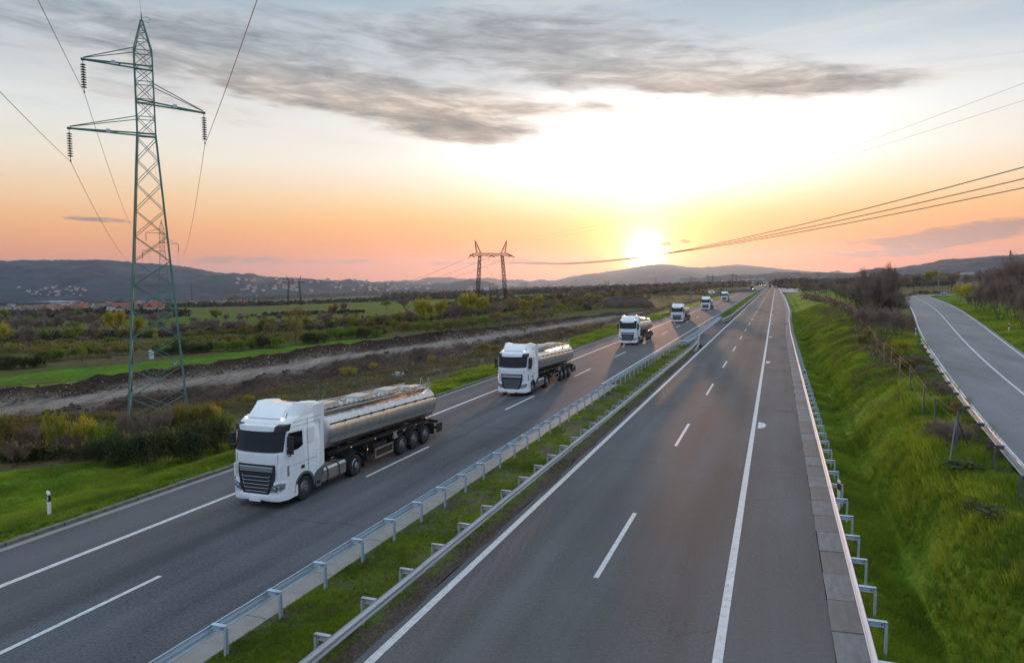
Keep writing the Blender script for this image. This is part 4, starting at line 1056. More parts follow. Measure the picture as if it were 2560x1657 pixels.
        ft.loft(rr); fo = ft.build('fuel_tank', M['alu'], tr)
        for yy in (3.10, 3.95):
            sb = MB(); sb.loft([[(s_ * xx, yy + d_, zz) for xx, zz in ((.60, .305), (1.13, .305), (1.215, .41), (1.215, .87), (1.13, .965), (.60, .965))] for d_ in (-.035, .035)]); sb.build('strap', M['chassis'], fo)
        sx = MB(); sx.box((s_ * 1.02, 2.42, .62), (.36, .34, .60)); sx.build('battery_box', M['alu'], tr)
        sw = MB()
        for zz in (.48, .72): sw.box((s_ * 1.20, 2.42, zz), (.03, .24, .16))
        sw.build('foot_step', M['chassis'], tr)
    mf = MB()
    for s_ in (-1, 1): mf.box((s_ * .93, 5.98, .50), (.58, .02, .55))
    mf.build('mud_flap', M['black_plastic'], tr)
    # trailer
    fr = MB()
    for s_ in (-1, 1): fr.bar((s_ * .46, 4.3, 1.22), (s_ * .46, 13.7, 1.02), .08, .22)
    for yy in (6.6, 8.4, 9.0, 10.3, 11.6, 12.9, 13.6): fr.box((0, yy, 1.02), (1.7, .12, .14))
    for s_ in (-1, 1): fr.bar((s_ * 1.02, 4.0, 1.42), (s_ * 1.02, 13.3, 1.14), .05, .10)
    for k in range(7): fr.bar((1.02, 5.0 + 1.25 * k, 1.36 - .035 * k), (.75, 5.0 + 1.25 * k, 1.05), .05)
    for k in range(7): fr.bar((-1.02, 5.0 + 1.25 * k, 1.36 - .035 * k), (-.75, 5.0 + 1.25 * k, 1.05), .05)
    fr.build('trailer_frame', M['chassis'], tr)
    lg = MB()
    for s_ in (-1, 1): lg.box((s_ * .85, 6.75, .72), (.14, .14, .78)); lg.box((s_ * .85, 6.75, .30), (.26, .26, .03))
    lg.box((0, 7.9, .78), (1.9, 1.3, .42)); lg.build('landing_leg', M['chassis'], tr)
    for s_ in (-1, 1):
        ug = MB(); ug.box((s_ * 1.20, 7.85, .82), (.03, 1.72, .10)); ug.box((s_ * 1.20, 7.85, .42), (.03, 1.72, .10)); ug.box((s_ * 1.20, 7.02, .62), (.035, .10, .50)); ug.box((s_ * 1.20, 8.68, .62), (.035, .08, .50)); ug.build('side_guard', M['alu'], tr)
        tp = MB(); tp.loft([[(s_ * 1.10, 8.85, .98), (s_ * 1.10, 9.15, .98), (s_ * 1.10, 8.95, 1.30)], [(s_ * 1.24, 8.80, .98), (s_ * 1.24, 9.15, .98), (s_ * 1.24, 8.98, 1.32)]]); tp.build('chock', M['concrete'], tr)
    # barrel: elliptic, leaning slightly down towards the back
    y0_, y1_ = 3.45, 13.65
    def cz(y): return 2.38 - .032 * (y - 3.45)
    def ring(y, sx, sz, n=40): return [(sx * math.cos(2 * math.pi * k / n), y, cz(y) + sz * math.sin(2 * math.pi * k / n)) for k in range(n)]
    tk = MB(); rr = []
    for yy, k in ((y0_ - .22, .25), (y0_ - .20, .50), (y0_ - .14, .76), (y0_ - .05, .93), (y0_, .985)): rr.append(ring(yy, 1.19 * k, .95 * k))
    rr.append(ring(y0_ + .02, 1.19, .95)); rr.append(ring(y1_ - .02, 1.19, .95))
    for yy, k in ((y1_, .985), (y1_ + .05, .93), (y1_ + .14, .76), (y1_ + .20, .50), (y1_ + .22, .25)): rr.append(ring(yy, 1.19 * k, .95 * k))
    tk.loft(rr); to = tk.build('tank_barrel', M['tank'], tr, smooth=True)
    for i in range(10):
        yy = y0_ + .03 + i * 1.126; q = MB(); wd = .03 if 0 < i < 9 else .05
        q.loft([ring(yy - wd * 1.3, 1.186, .946), ring(yy - wd * .7, 1.212, .972), ring(yy + wd * .7, 1.212, .972), ring(yy + wd * 1.3, 1.186, .946)], cap=False); q.build('hoop', M['tank'], to, smooth=True)
        if 0 < i < 10:
            for s_ in (-1, 1):
                q = MB(); q.lathe([(0, -.12), (.065, 0), (0, .12)], 'y', (s_ * 1.155, yy, cz(yy) + .36), 6); q.build('side_lamp', M['chassis'], to)
    for s_ in (-1, 1):
        q = MB(); q.bar((s_ * 1.135, y0_, cz(y0_) + .355), (s_ * 1.135, y1_ + .1, cz(y1_) + .355), .05, .045); q.build('seam_rail', M['chassis'], to)
        q = MB(); q.bar((s_ * 1.095, y0_ + .05, cz(y0_) - .46), (s_ * 1.095, y1_, cz(y1_) - .46), .03, .05); q.build('lower_rail', M['alu'], to)
    # walkway, hand rails, hatches, ladder on top
    wk = MB(); wk.add([(-.86, y0_ + .1, cz(y0_) + .86), (.86, y0_ + .1, cz(y0_) + .86), (.86, y1_ - .3, cz(y1_) + .86), (-.86, y1_ - .3, cz(y1_) + .86), (-.80, y0_ + .1, cz(y0_) + .80), (.80, y0_ + .1, cz(y0_) + .80), (.80, y1_ - .3, cz(y1_) + .80), (-.80, y1_ - .3, cz(y1_) + .80)], [(0, 1, 2, 3), (0, 4, 5, 1), (2, 6, 7, 3), (1, 5, 6, 2), (3, 7, 4, 0)])
    wk.build('spill_tray', M['alu'], to)
    for s_ in (-1, 1):
        q = MB(); q.tube([(s_ * .72, y0_ + .05, cz(y0_) + 1.02), (s_ * .72, y1_ - .1, cz(y1_) + 1.02)], .022, 6); q.tube([(s_ * .90, y0_ + .05, cz(y0_) + .90), (s_ * .90, y1_ - .1, cz(y1_) + .90)], .026, 6)
        for k in range(9): yy = y0_ + .1 + k * 1.22; q.bar((s_ * .62, yy, cz(yy) + .86), (s_ * .72, yy, cz(yy) + 1.02), .025); q.bar((s_ * .72, yy, cz(yy) + 1.0), (s_ * .92, yy, cz(yy) + .88), .025)
        q.build('hand_rail', M['alu'], to)
    wm = MB(); wm.bar((.55, y0_ + .2, cz(y0_) + .955), (.55, y1_ - .3, cz(y1_) + .955), .42, .012); wm.build('walkway', M['alu'], to)
    rg_ = MB(); rg_.box((0, 0, 0), (.40, .03, .02)); rgm = rg_.mesh('tread', M['chassis'])
    for k in range(24): yy = y0_ + .2 + k * .41; new_obj('tread', rgm, to, (.55, yy, cz(yy) + .972))
    for yy in (4.7, 7.6, 10.4):
        q = MB(); q.box((-.05, yy, cz(yy) + 1.02), (.95, 1.15, .16), top=.94); q.build('manhole_box', M['alu'], to)
    q = MB(); q.lathe([(.34, 0), (.34, .10), (.28, .15), (0, .17)], 'z', (0, 12.2, cz(12.2) + .90), 18); q.box((0, 6.2, cz(6.2) + .98), (.25, .2, .12)); q.box((0, 9.1, cz(9.1) + .98), (.25, .2, .12)); q.build('manhole_lid', M['alu'], to, smooth=True)
    for x_ in (.34, .80):
        q = MB(); q.tube([(x_, 13.45, cz(13.4) + .86), (x_, 13.48, cz(13.4) + 1.28), (x_, 13.60, cz(13.4) + 1.34), (x_, 13.75, cz(13.4) + 1.2), (x_, 13.95, .7)], .022, 6); q.build('ladder_rail', M['alu'], tr)
    q = MB()
    for k in range(8): q.box((.57, 13.93 - .015 * k, .8 + .33 * k), (.46, .03, .03))
    q.build('ladder_rung', M['alu'], tr)
    rb = MB(); rb.box((0, 13.9, .92), (2.3, .12, .16)); rb.box((0, 13.95, .55), (2.4, .10, .14)); rb.build('rear_bumper', M['chassis'], tr)
    for s_ in (-1, 1):
        q = MB(); q.box((s_ * .98, 14.05, .52), (.46, .55, .04)); q.box((s_ * .98, 13.30, .62), (.48, .02, .62)); q.box((s_ * 1.20, 14.0, .56), (.03, .70, .50)); q.build('rear_flap', M['black_plastic'], tr)
        q = MB(); q.box((s_ * .9, 14.02, .92), (.45, .05, .13)); q.build('tail_light', M['red_lamp'], tr)
        q = MB(); q.lathe([(0, .03), (.035, 0)], 'x', (s_ * 1.22 if s_ > 0 else -1.22, 6.3, 1.0), 8)
        for k in range(4): q.box((s_ * 1.03, 5.2 + 2.1 * k, 1.35 - .06 * k), (.03, .08, .05))
        q.build('clearance_lamp', M['amber'], tr)
    return tr
truck = make_truck()
TR = [(22.75, -19.20, 'nearest white tanker lorry, dark windscreen, passing the green lattice tower'),
      (51.55, -19.02, 'second white tanker lorry of the convoy, just ahead of the long glare on the road'),
      (97.7, -19.05, 'third white tanker lorry, throwing a long shadow beside the barrier gap'),
      (150.7, -19.17, 'fourth white tanker lorry, just before the slim concrete mast'),
      (215.0, -19.24, 'fifth white tanker lorry, just past the slim concrete mast'),
      (305.0, -19.85, 'smallest and farthest white tanker lorry of the convoy')]
for i, (y, x, lb) in enumerate(TR):
    o = truck if i == 0 else copy_tree(truck)
    o.location = (x, y, 0.0)
    ident(o, lb, 'tanker lorry', 'white tanker lorries driving in convoy')

# ------------------------------------------------------------------ lattice tower beside the works
def local(root_loc, rz):
    c, s_ = math.cos(rz), math.sin(rz)
    return lambda x, y, z: np.array([root_loc[0] + x * c - y * s_, root_loc[1] + x * s_ + y * c, root_loc[2] + z])
def make_tower():
    root = empty('lattice_tower', (0, 0, 0)); mt = M['tower']
    ZB = -0.6
    def hw(z):     # half width at height z above the foot (foot at 0)
        return float(np.interp(z, [ZB, 20.3, 26.0, 28.15], [1.95, .575, .56, .05]))
    cs = [(-1, -1), (1, -1), (1, 1), (-1, 1)]
    for sx, sy in cs:
        m_ = MB(); zs = [ZB, 20.3, 26.0, 28.15]
        for a_, b_ in zip(zs[:-1], zs[1:]):
            wd = .13 if a_ < 20 else .095
            m_.bar((sx * hw(a_), sy * hw(a_), a_), (sx * hw(b_), sy * hw(b_), b_), wd, wd, up=(1, 0, 0))
        m_.build('leg', mt, root)
    def brace(p, q, wd=.055):
        m_ = MB(); m_.bar(p, q, wd, wd * .7); m_.build('brace', mt, root)
    lev = [0.3, 2.2, 4.2, 6.2, 8.1, 9.85, 11.55, 13.3, 15.1, 16.95, 18.6, 20.1]
    up_ = [20.3, 21.5, 22.7, 23.9, 24.95, 26.0]
    for i, (sx, sy) in enumerate(cs):
        tx, ty = cs[(i + 1) % 4]
        for k in range(len(lev) - 1):
            a_, b_ = lev[k], lev[k + 1]
            brace((sx * hw(a_), sy * hw(a_), a_), (tx * hw(b_), ty * hw(b_), b_), .07 if k < 5 else .055)
            brace((tx * hw(a_), ty * hw(a_), a_), (sx * hw(b_), sy * hw(b_), b_), .07 if k < 5 else .055)
        for z in [9.85] + up_:
            brace((sx * hw(z), sy * hw(z), z), (tx * hw(z), ty * hw(z), z), .085 if z < 12 else .06)
        for k in range(len(up_) - 1):
            a_, b_ = up_[k], up_[k + 1]
            brace((sx * hw(a_), sy * hw(a_), a_), (tx * hw(b_), ty * hw(b_), b_), .05); brace((tx * hw(a_), ty * hw(a_), a_), (sx * hw(b_), sy * hw(b_), b_), .05)
        for a_, b_ in ((26.0, 26.8), (26.8, 27.4), (27.4, 27.85)):
            brace((sx * hw(a_), sy * hw(a_), a_), (tx * hw(b_), ty * hw(b_), b_), .045); brace((sx * hw(b_), sy * hw(b_), b_), (tx * hw(b_), ty * hw(b_), b_), .04)
    disc = MB(); disc.lathe([(0.02, .07), (.05, .06), (.17, .0), (.175, -.02), (.10, -.02), (.03, -.05)], 'z', (0, 0, 0), 12); dme = disc.mesh('disc', M['porcelain'], True)
    tips = []
    for side, zc, zt, ln, tipz in ((-1, 20.35, 21.5, 4.65, 20.45), (1, 22.65, 23.8, 3.75, 22.2), (-1, 24.95, 26.1, 3.65, 25.1)):
        m_ = MB()
        for sy in (-1, 1):
            m_.bar((side * .1 - side * .6, sy * .57, zc), (side * ln, sy * .05, tipz), .09, .09)
            m_.bar((side * .56, sy * .57, zt), (side * (ln - .05), sy * .05, tipz + .12), .05, .05)
        for k in (.35, .6, .8):
            m_.bar((side * ln * k, -.57 * (1 - k) - .05, zc + (tipz - zc) * k), (side * ln * (k + .12), .57 * (1 - k - .12) + .05, zc + (tipz - zc) * k), .04)
        m_.box((side * ln, 0, tipz), (.22, .3, .12))
        ao = m_.build('cross_arm', mt, root)
        pm_ = MB(); pm_.box((side * ln * .5, -.42, (zc + tipz) / 2 - .02), (.26, .02, .26)); pm_.build('number_disc', M['plate_white'], ao)
        rod = MB(); top = tipz - .08; rod.tube([(side * ln, 0, top), (side * ln, 0, top - 2.05)], .022, 6); rod.tube([(side * ln, 0, top - 2.02), (side * ln, 0, top - 2.15)], .05, 6)
        io = rod.build('insulator_string', M['porcelain'], root)
        for k in range(10): new_obj('disc', dme, io, (side * ln, 0, top - .28 - .165 * k))
        tips.append((side * ln, 0, top - 2.15))
    pk = MB(); pk.tube([(0, 0, 28.1), (0, 0, 28.6)], .035, 6); pk.tube([(0, 0, 28.3), (.35, 0, 28.45), (.55, 0, 28.3), (.45, 0, 28.05), (.15, 0, 28.1)], .012, 4); pk.build('peak_fitting', M['lattice'], root)
    sgn = MB(); sgn.box((1.2, -1.48, 4.4), (.22, .02, .18)); sgn.build('warning_plate', M['plate_white'], root)
    tips.append((0, 0, 28.45))
    return root, tips
P1 = (-41.5, 39.3, -1.05); TROT = R(45.6)
tower, TIPS = make_tower()
tower.location = P1; tower.rotation_euler = (0, 0, TROT)
ident(tower, 'tall green lattice power tower left of the nearest lorry', 'power tower', 'green lattice power towers')
tower2 = copy_tree(tower); P2 = (-149.0, 144.5, -2.7); tower2.location = P2
ident(tower2, 'smaller, farther green lattice tower behind the right leg of the tall one', 'power tower', 'green lattice power towers')
def wire(p, q, sag, r_, label, group, n=26, t0=0.0, t1=1.0):
    p, q = np.array(p, float), np.array(q, float); pts = []
    for i in range(n + 1):
        t_ = t0 + (t1 - t0) * i / n; v = p + (q - p) * t_; v[2] -= 4 * sag * t_ * (1 - t_); pts.append(v)
    m_ = MB(); m_.tube(pts, r_, 4, cap=False)
    o = m_.build('power_line', M['wire']); ident(o, label, 'power line', group); return o
l1, l2 = local(P1, TROT), local(P2, TROT)
P0 = (66.6, -65.9, 0.5); l0 = local(P0, TROT)
P3 = (-300.0, 292.0, -9.5); l3 = local(P3, TROT)
nm = ['lower left arm', 'right arm', 'upper left arm', 'peak']
for i, tp in enumerate(TIPS):
    r_ = .016 if i < 3 else .009
    wire(l1(*tp), l0(*tp), 2.2 if i < 3 else 1.2, r_, 'wire running overhead towards us from the ' + nm[i] + ' of the tall green tower', 'conductors of the green towers', t1=.62)
    wire(l1(*tp), l2(*tp), 3.6 if i < 3 else 2.0, r_, 'sagging wire from the ' + nm[i] + ' of the tall green tower to the farther one', 'conductors of the green towers')
    wire(l2(*tp), l3(*tp), 4.0, r_, 'wire leaving the ' + nm[i] + ' of the farther green tower into the valley', 'conductors of the green towers')

# ------------------------------------------------------------------ portal tower in the distance
def make_portal(full=True):
    root = empty('portal_tower', (0, 0, 0)); mt = M['lattice']
    ZT = 20.6
    for s_ in (-1, 1):
        m_ = MB(); n = 15 if full else 7
        def lp(z, a_, b_):
            k = z / ZT; wd = float(np.interp(k, [0, .5, 1], [.22, .55, .40])); x = s_ * (6.4 - 1.5 * k)
            return (x + a_ * wd, b_ * wd, z)
        for a_, b_ in ((-1, -1), (1, -1), (1, 1), (-1, 1)):
            for k in range(n): m_.bar(lp(ZT * k / n, a_, b_), lp(ZT * (k + 1) / n, a_, b_), .17)
        for k in range(n):
            z0, z1 = ZT * k / n, ZT * (k + 1) / n
            for (a_, b_), (c_, d_) in (((-1, -1), (1, -1)), ((1, -1), (1, 1)), ((1, 1), (-1, 1)), ((-1, 1), (-1, -1))):
                if k % 2: m_.bar(lp(z0, a_, b_), lp(z1, c_, d_), .11)
                else: m_.bar(lp(z0, c_, d_), lp(z1, a_, b_), .11)
        m_.build('leg', mt, root)
        hn = MB()
        for a_, b_ in ((-.9, -.5), (.9, -.5), (.9, .5), (-.9, .5)): hn.bar((s_ * 5.3 + a_, b_, ZT + .9), (s_ * 6.9, 0, ZT + 6.0), .16)
        for k in (.2, .4, .6, .8): hn.bar((s_ * 5.3 - .9 * (1 - k) + s_ * 1.6 * k, 0, ZT + .9 + 5.1 * k), (s_ * 5.3 + .9 * (1 - k) + s_ * 1.6 * k, 0, ZT + .9 + 5.1 * k - .4), .05)
        hn.build('horn', mt, root)
    bm = MB(); n = 18; hl = 9.3
    def ht(x): return .45 if abs(x) < 7 else .45 * max(.12, (hl - abs(x)) / (hl - 7.0))
    xs = np.linspace(-hl, hl, n + 1)
    for k in range(n):
        for b_ in (-.5, .5):
            y0_, y1_ = b_ * min(1, ht(xs[k]) * 2.2), b_ * min(1, ht(xs[k + 1]) * 2.2)
            bm.bar((xs[k], y0_, ZT + ht(xs[k]) * 2), (xs[k + 1], y1_, ZT + ht(xs[k + 1]) * 2), .19); bm.bar((xs[k], y0_, ZT), (xs[k + 1], y1_, ZT), .19)
            if k % 2: bm.bar((xs[k], y0_, ZT), (xs[k + 1], y1_, ZT + ht(xs[k + 1]) * 2), .12)
            else: bm.bar((xs[k], y0_, ZT + ht(xs[k]) * 2), (xs[k + 1], y1_, ZT), .12)
    bm.build('cross_beam', mt, root)
    att = []
    for x in (-8.6, 0, 8.6):
        for sy, tag_ in ((-1, 0), (1, 1)):
            q = MB(); q.tube([(x, 0, ZT - .05), (x + .3, sy * 3.0, ZT - .75)], [.06, .16] if False else .15, 6); q.build('insulator_string', M['porcelain'], root)
            att.append((x + .3, sy * 3.0, ZT - .75))
        jp = MB(); jp.tube([(x, -3.0, ZT - .75), (x, -2.0, ZT - 2.6), (x, 0, ZT - 3.3), (x, 2.0, ZT - 2.6), (x, 3.0, ZT - .75)], .035, 4); jp.build('jumper_wire', M['wire'], root)
    gw = MB()
    gw.tube([(-4.7, 0, ZT), (6.0, 0, 3.5)], .03, 4); gw.tube([(4.7, 0, ZT), (-6.0, 0, 3.5)], .03, 4); gw.tube([(-4.7, 0, ZT), (-1.6, 0, 0)], .025, 4); gw.tube([(4.7, 0, ZT), (1.6, 0, 0)], .025, 4)
    gw.build('guy_wire', M['wire'], root)
    return root, att
portal, PATT = make_portal()
PA = at_depth(1230, 716, 285.0); PBd = at_depth(1280, 716, 0.001)
CR = np.array([RT[0], RT[1]]); CR = CR / np.linalg.norm(CR); CF = np.array([FW[0], FW[1]]); CF = CF / np.linalg.norm(CF)
def cr_pt(right, depth, z): q = CR * right + CF * depth; return np.array([q[0], q[1], z])
pa = cr_pt(-7.9, 285, -1.4); pb = cr_pt(57.1, 0, 1.0)
prot = math.atan2((pb - pa)[1], (pb - pa)[0]) + math.pi / 2 + R(14)
portal.location = pa; portal.rotation_euler = (0, 0, prot)
ident(portal, 'large two-legged portal power tower with horns, beyond the yellow-green trees', 'power tower')
la = local(pa, prot); lb = local(pb, math.atan2((pb - pa)[1], (pb - pa)[0]) + math.pi / 2)
pc = cr_pt(-196, 650, -10.0); prot3 = prot - R(35); lc = local(pc, prot3)
portal_c = copy_tree(portal); portal_c.location = pc; portal_c.rotation_euler = (0, 0, prot3)
ident(portal_c, 'portal power tower far down in the valley before the hillside town', 'power tower')
dirv = (pb - pa)[:2] / np.linalg.norm((pb - pa)[:2]); nrm = np.array([dirv[1], -dirv[0]])
# conductors of the portal line: three phases and two earth wires
for k, (x, nn) in enumerate(((-8.6, 'left end'), (0, 'middle'), (8.6, 'right end'))):
    s_ = la(x * 1.0, -3.0 if True else 0, 19.85); s2 = la(x, 3.0, 19.85)
    # towards us: side of the portal nearer to the camera
    a_ = s_ if np.linalg.norm(s_[:2]) < np.linalg.norm(s2[:2]) else s2; far_ = s2 if a_ is s_ else s_
    off = (k - 1) * 7.2
    # which phase lies nearer to the camera's left
    q = np.array([pb[0] - nrm[0] * off * -1, pb[1] - nrm[1] * off * -1, 23.0])
    wire(a_, q, 7.4, .042, 'thick wire rising right from the ' + nn + ' of the large portal tower', 'conductors of the portal line')
    wire(far_, lc(x, -3.0, 19.85), 13.0, .05, 'wire from the ' + nn + ' of the large portal tower falling away into the valley', 'conductors of the portal line')
for k, x in enumerate((-6.9, 6.9)):
    off = (k * 2 - 1) * 4.5
    q = np.array([pb[0] + nrm[0] * off, pb[1] + nrm[1] * off, 29.0])
    wire(la(x, 0, 26.6), q, 6.0, .012, 'thin earth wire from the ' + ('left' if k == 0 else 'right') + ' horn of the portal across the bright sky', 'conductors of the portal line')
    wire(la(x, 0, 26.6), lc(x, 0, 26.6), 10.0, .010, 'thin earth wire from the ' + ('left' if k == 0 else 'right') + ' horn of the portal into the valley', 'conductors of the portal line')
# the far small portals and masts
def simple_portal(h, wd):
    m_ = MB()
    for s_ in (-1, 1): m_.bar((s_ * wd * .5, 0, 0), (s_ * wd * .42, 0, h), .7, .7)
    m_.bar((-wd * .85, 0, h), (wd * .85, 0, h), .7, .7)
    for s_ in (-1, 1): m_.bar((s_ * wd * .42, 0, h), (s_ * wd * .55, 0, h * 1.25), .45, .45)
    m_.bar((-wd * .5, 0, h * .25), (wd * .42, 0, h), .15); m_.bar((wd * .5, 0, h * .25), (-wd * .42, 0, h), .15)
    return m_.mesh('far_portal', M['lattice'])
sp_me = simple_portal(20, 11)
for px, top, dep, lb_ in ((1776, 684, 900, 'far portal tower right of the slim concrete mast'), (1836, 685, 1250, 'far portal tower nearest the end of the motorway'), (1517, 700, 1500, 'tiny portal tower under the sun, left one of two'), (1549, 700, 1600, 'tiny portal tower under the sun, right one of two'), (1228, 706, 1900, 'tiny portal tower seen between the legs of the large one'), (2044, 681, 1300, 'faint portal tower beyond the bare tree right of the carriageway')):
    q = at_depth(px, top, dep); z = float(H(q[0], q[1])); hh = q[2] - z
    o = new_obj('portal_tower', sp_me, None, (q[0], q[1], z), R(20) + CAM_YAW * -1); o.scale = (hh / 20 * .8 if hh / 20 < 1.4 else 1.1, 1, hh / 25)
    ident(o, lb_, 'power tower')
def mast(px, ybase, ytop, dep, label, w_=.9):
    q = at_depth(px, ytop, dep); z = float(H(q[0], q[1])); m_ = MB(); h = q[2] - z
    m_.box((0, 0, h / 2), (w_, w_, h), top=.25)
    for k in (.72, .84, .95): m_.box((0, 0, h * k), (w_ * 5.5 * (1.2 - k), .25, .25))
    ident(m_.build('lattice_mast', M['lattice'], None, loc=(q[0], q[1], z), rotz=.3), label, 'power tower')
mast(1640, 720, 694, 1100, 'thin far lattice mast right of the sunset glare')
mast(1912, 708, 684, 1500, 'thin far mast above the end of the motorway')
mast(962, 730, 700, 1100, 'thin mast between the hillside town and the large portal tower', .8)
mast(1206, 716, 705, 1500, 'thin far mast between the legs of the large portal tower')
mast(1440, 716, 696, 1300, 'thin far mast right of the large portal tower')
mast(478, 745, 707, 900, 'thin mast in front of the valley town', .7)

# ------------------------------------------------------------------ concrete and wooden poles
def pole(px, py, ytop, label, arms, thick=.34, dep=None, group='poles carrying wires'):
    x, y, z = ground_pt(px, py) if dep is None else (*at_depth(px, py, dep)[:2], 0)
    if dep is not None: z = float(H(x, y))
    depth = float(np.dot(np.array([x, y, z - CAM_H]), FW)); top = at_depth(px, ytop, depth)[2]; h = top - z
    root = ident(empty('utility_pole', (x, y, z), R(15)), label, 'pole', group)
    m_ = MB(); m_.box((0, 0, h / 2), (thick, thick, h), top=.6); m_.build('post', M['pole'], root)
    for hz_, wd in arms:
        m_ = MB(); m_.bar((-wd, 0, h - hz_), (wd, 0, h - hz_), .14, .12)
        for s_ in (-1, 0, 1): m_.lathe([(.06, 0), (.07, .1), (.03, .22)], 'z', (s_ * wd * .92, 0, h - hz_ + .06), 6)
        m_.build('cross_arm', M['pole'], root)
    return root, (x, y, z, h)
pole(1727, 760, 690, 'slim concrete mast standing between the fourth and fifth lorry', [(.4, .8), (4.0, .5)], .5)
p_a = pole(2345.7, 732, 664, 'utility pole with one crossbar behind the blue arrow sign', [(1.6, 1.7)], .30, dep=265)[1]
p_b = pole(2521, 768, 627, 'taller utility pole with crossbar at the right edge of the woods', [(1.5, 1.6)], .32, dep=130)[1]
for s_ in (-1, 0, 1):
    wire((p_b[0] + s_ * 1.5, p_b[1] + s_ * .4, p_b[2] + p_b[3] - 1.3), (p_a[0] + s_ * 1.5, p_a[1] + s_ * .4, p_a[2] + p_a[3] - 1.4), 1.6, .012, {-1: 'left', 0: 'middle', 1: 'right'}[s_] + ' thin wire between the two utility poles right of the service road', 'wires between the utility poles')
    wire((p_b[0] + s_ * 1.5, p_b[1] + s_ * .4, p_b[2] + p_b[3] - 1.3), (p_b[0] + 40 + s_ * 1.5, p_b[1] - 118, 13.0), 1.6, .012, {-1: 'left', 0: 'middle', 1: 'right'}[s_] + ' thin wire from the taller utility pole towards the right edge', 'wires at the right edge')

# ------------------------------------------------------------------ delineator posts
def delineator(x, y, z, label, red=False, rot=0.0, h=1.02):
    root = ident(empty('delineator_post', (x, y, z), rot), label, 'marker post', 'white and black marker posts')
    m_ = MB(); pr = [(-.06, -.035), (0, -.06), (.06, -.035), (.05, .05), (-.05, .05)]
    m_.loft([[(a_, b_, 0) for a_, b_ in pr], [(a_, b_, h - .10) for a_, b_ in pr], [(a_ * .92, b_, h - .10 + (.08 if a_ < 0 else .0) + .02) for a_, b_ in pr]]); m_.build('post', M['white_plastic'], root)
    m_ = MB(); e = 1.05
    m_.loft([[(a_ * e, b_ * e, h - .42 + (.05 if a_ < 0 else 0)) for a_, b_ in pr], [(a_ * e, b_ * e, h - .17 + (.05 if a_ < 0 else 0)) for a_, b_ in pr]]); bo = m_.build('black_band', M['black_plastic'], root)
    m_ = MB(); m_.box((0, -.068, h - .28), (.045, .012, .17)); m_.build('reflector', M['red_reflector'] if red else M['plate_white'], bo)
    return root
dl = [(124, 1290, 'white marker post with black band on the grass at the left, below the tower'), (1651, 795, 'small marker post on the verge between the third and fourth lorry'), (1785, 752, 'tiny marker post on the verge between the fifth and sixth lorry'),
      (1840, 730, 'farthest marker post on the left verge')]
for px, py, lb_ in dl: x, y, z = ground_pt(px, py); delineator(x, y, z - .02, lb_, rot=R(20))
q, _ = srp(88, 1.0); x, y, z = ground_pt(2289, 843); delineator(x, y, z - .02, 'marker post between the brown thicket and the service road', rot=R(-20))
x, y, z = ground_pt(2522, 829); delineator(x, y, z - .02, 'marker post with red reflector on the far verge of the service road', True, R(-20))
delineator(2.34, 29.6, -.12, 'marker post with red reflector fixed behind the right-hand guardrail, nearest', True, h=1.28)
delineator(2.34, 65.5, -.12, 'marker post with red reflector fixed behind the right-hand guardrail, farther', True, h=1.28)

# ------------------------------------------------------------------ wire fences
def fence(pts, label, h=1.55, brace_at=(), mat=None):
    root = ident(empty('wire_fence', (0, 0, 0)), label, 'fence'); P = []
    mat = mat or M['steel_dark']
    for i, (x, y) in enumerate(pts):
        z = float(H(x, y)); lean = random.uniform(-.09, .09); P.append(np.array([x, y, z]))
        m_ = MB(); m_.box((0, 0, h / 2 - .1), (.06, .06, h + .2)); o = m_.build('post', mat, root, loc=(x, y, z)); o.rotation_euler = (lean, random.uniform(-.06, .06), 0)
        if i in brace_at:
            m_ = MB(); m_.bar((0, 0, h * .9), (.75, 1.0, -.1), .045); m_.build('brace', mat, root, loc=(x, y, z)); m_ = MB(); m_.bar((0, 0, h * .9), (-.4, -1.1, -.1), .045); m_.build('brace', mat, root, loc=(x, y, z))
    for k in (.15, .5, .85, 1.0):
        m_ = MB()
        for a_, b_ in zip(P[:-1], P[1:]):
            mid = (a_ + b_) / 2 + np.array([0, 0, h * k - .05]); m_.tube([a_ + [0, 0, h * k], mid, b_ + [0, 0, h * k]], .005, 3, cap=False)
        m_.build('strand', M['wire'], root)
    return root
fl = poly_world([(28, 1143), (153, 1118), (345, 1093), (558, 1072), (693, 1030), (802, 1000), (893, 976), (960, 962), (1053, 942), (1110, 925), (1170, 905), (1282, 880), (1353, 860), (1412, 842), (1448, 834), (1466, 825), (1500, 815), (1542, 800), (1610, 783), (1625, 778)], -1.0)
fence(fl, 'leaning wire fence between the lorries\' verge and the muddy works', brace_at=(5,))
s4_ = 3.849
fr_px = [(1950 + 1685 / s4_, 900 + 930 / s4_), (1950 + 1497 / s4_, 900 + 720 / s4_), (1950 + 1368 / s4_, 900 + 560 / s4_), (1950 + 1246 / s4_, 900 + 320 / s4_), (1950 + 1146 / s4_, 900 + 205 / s4_), (1950 + 1067 / s4_, 900 + 105 / s4_), (1950 + 1006 / s4_, 900 + 25 / s4_),
         (1880 + 1155 / 3.5, 600 + 1100 / 3.5), (1880 + 1100 / 3.5, 600 + 1040 / 3.5), (1880 + 1065 / 3.5, 600 + 960 / 3.5), (2150, 815), (2138, 795), (2120, 778), (2098, 765), (2075, 757), (2050, 752), (2020, 748), (1998, 745)]
frw = []
for px, py in fr_px: x, y, z = ground_pt(px, py); frw.append((x, y))
FENCE_R = frw
fence([q for q in frw if q[1] > 18], 'grey wire fence along the foot of the service road, right of the grass bank', h=1.6, brace_at=(0,))

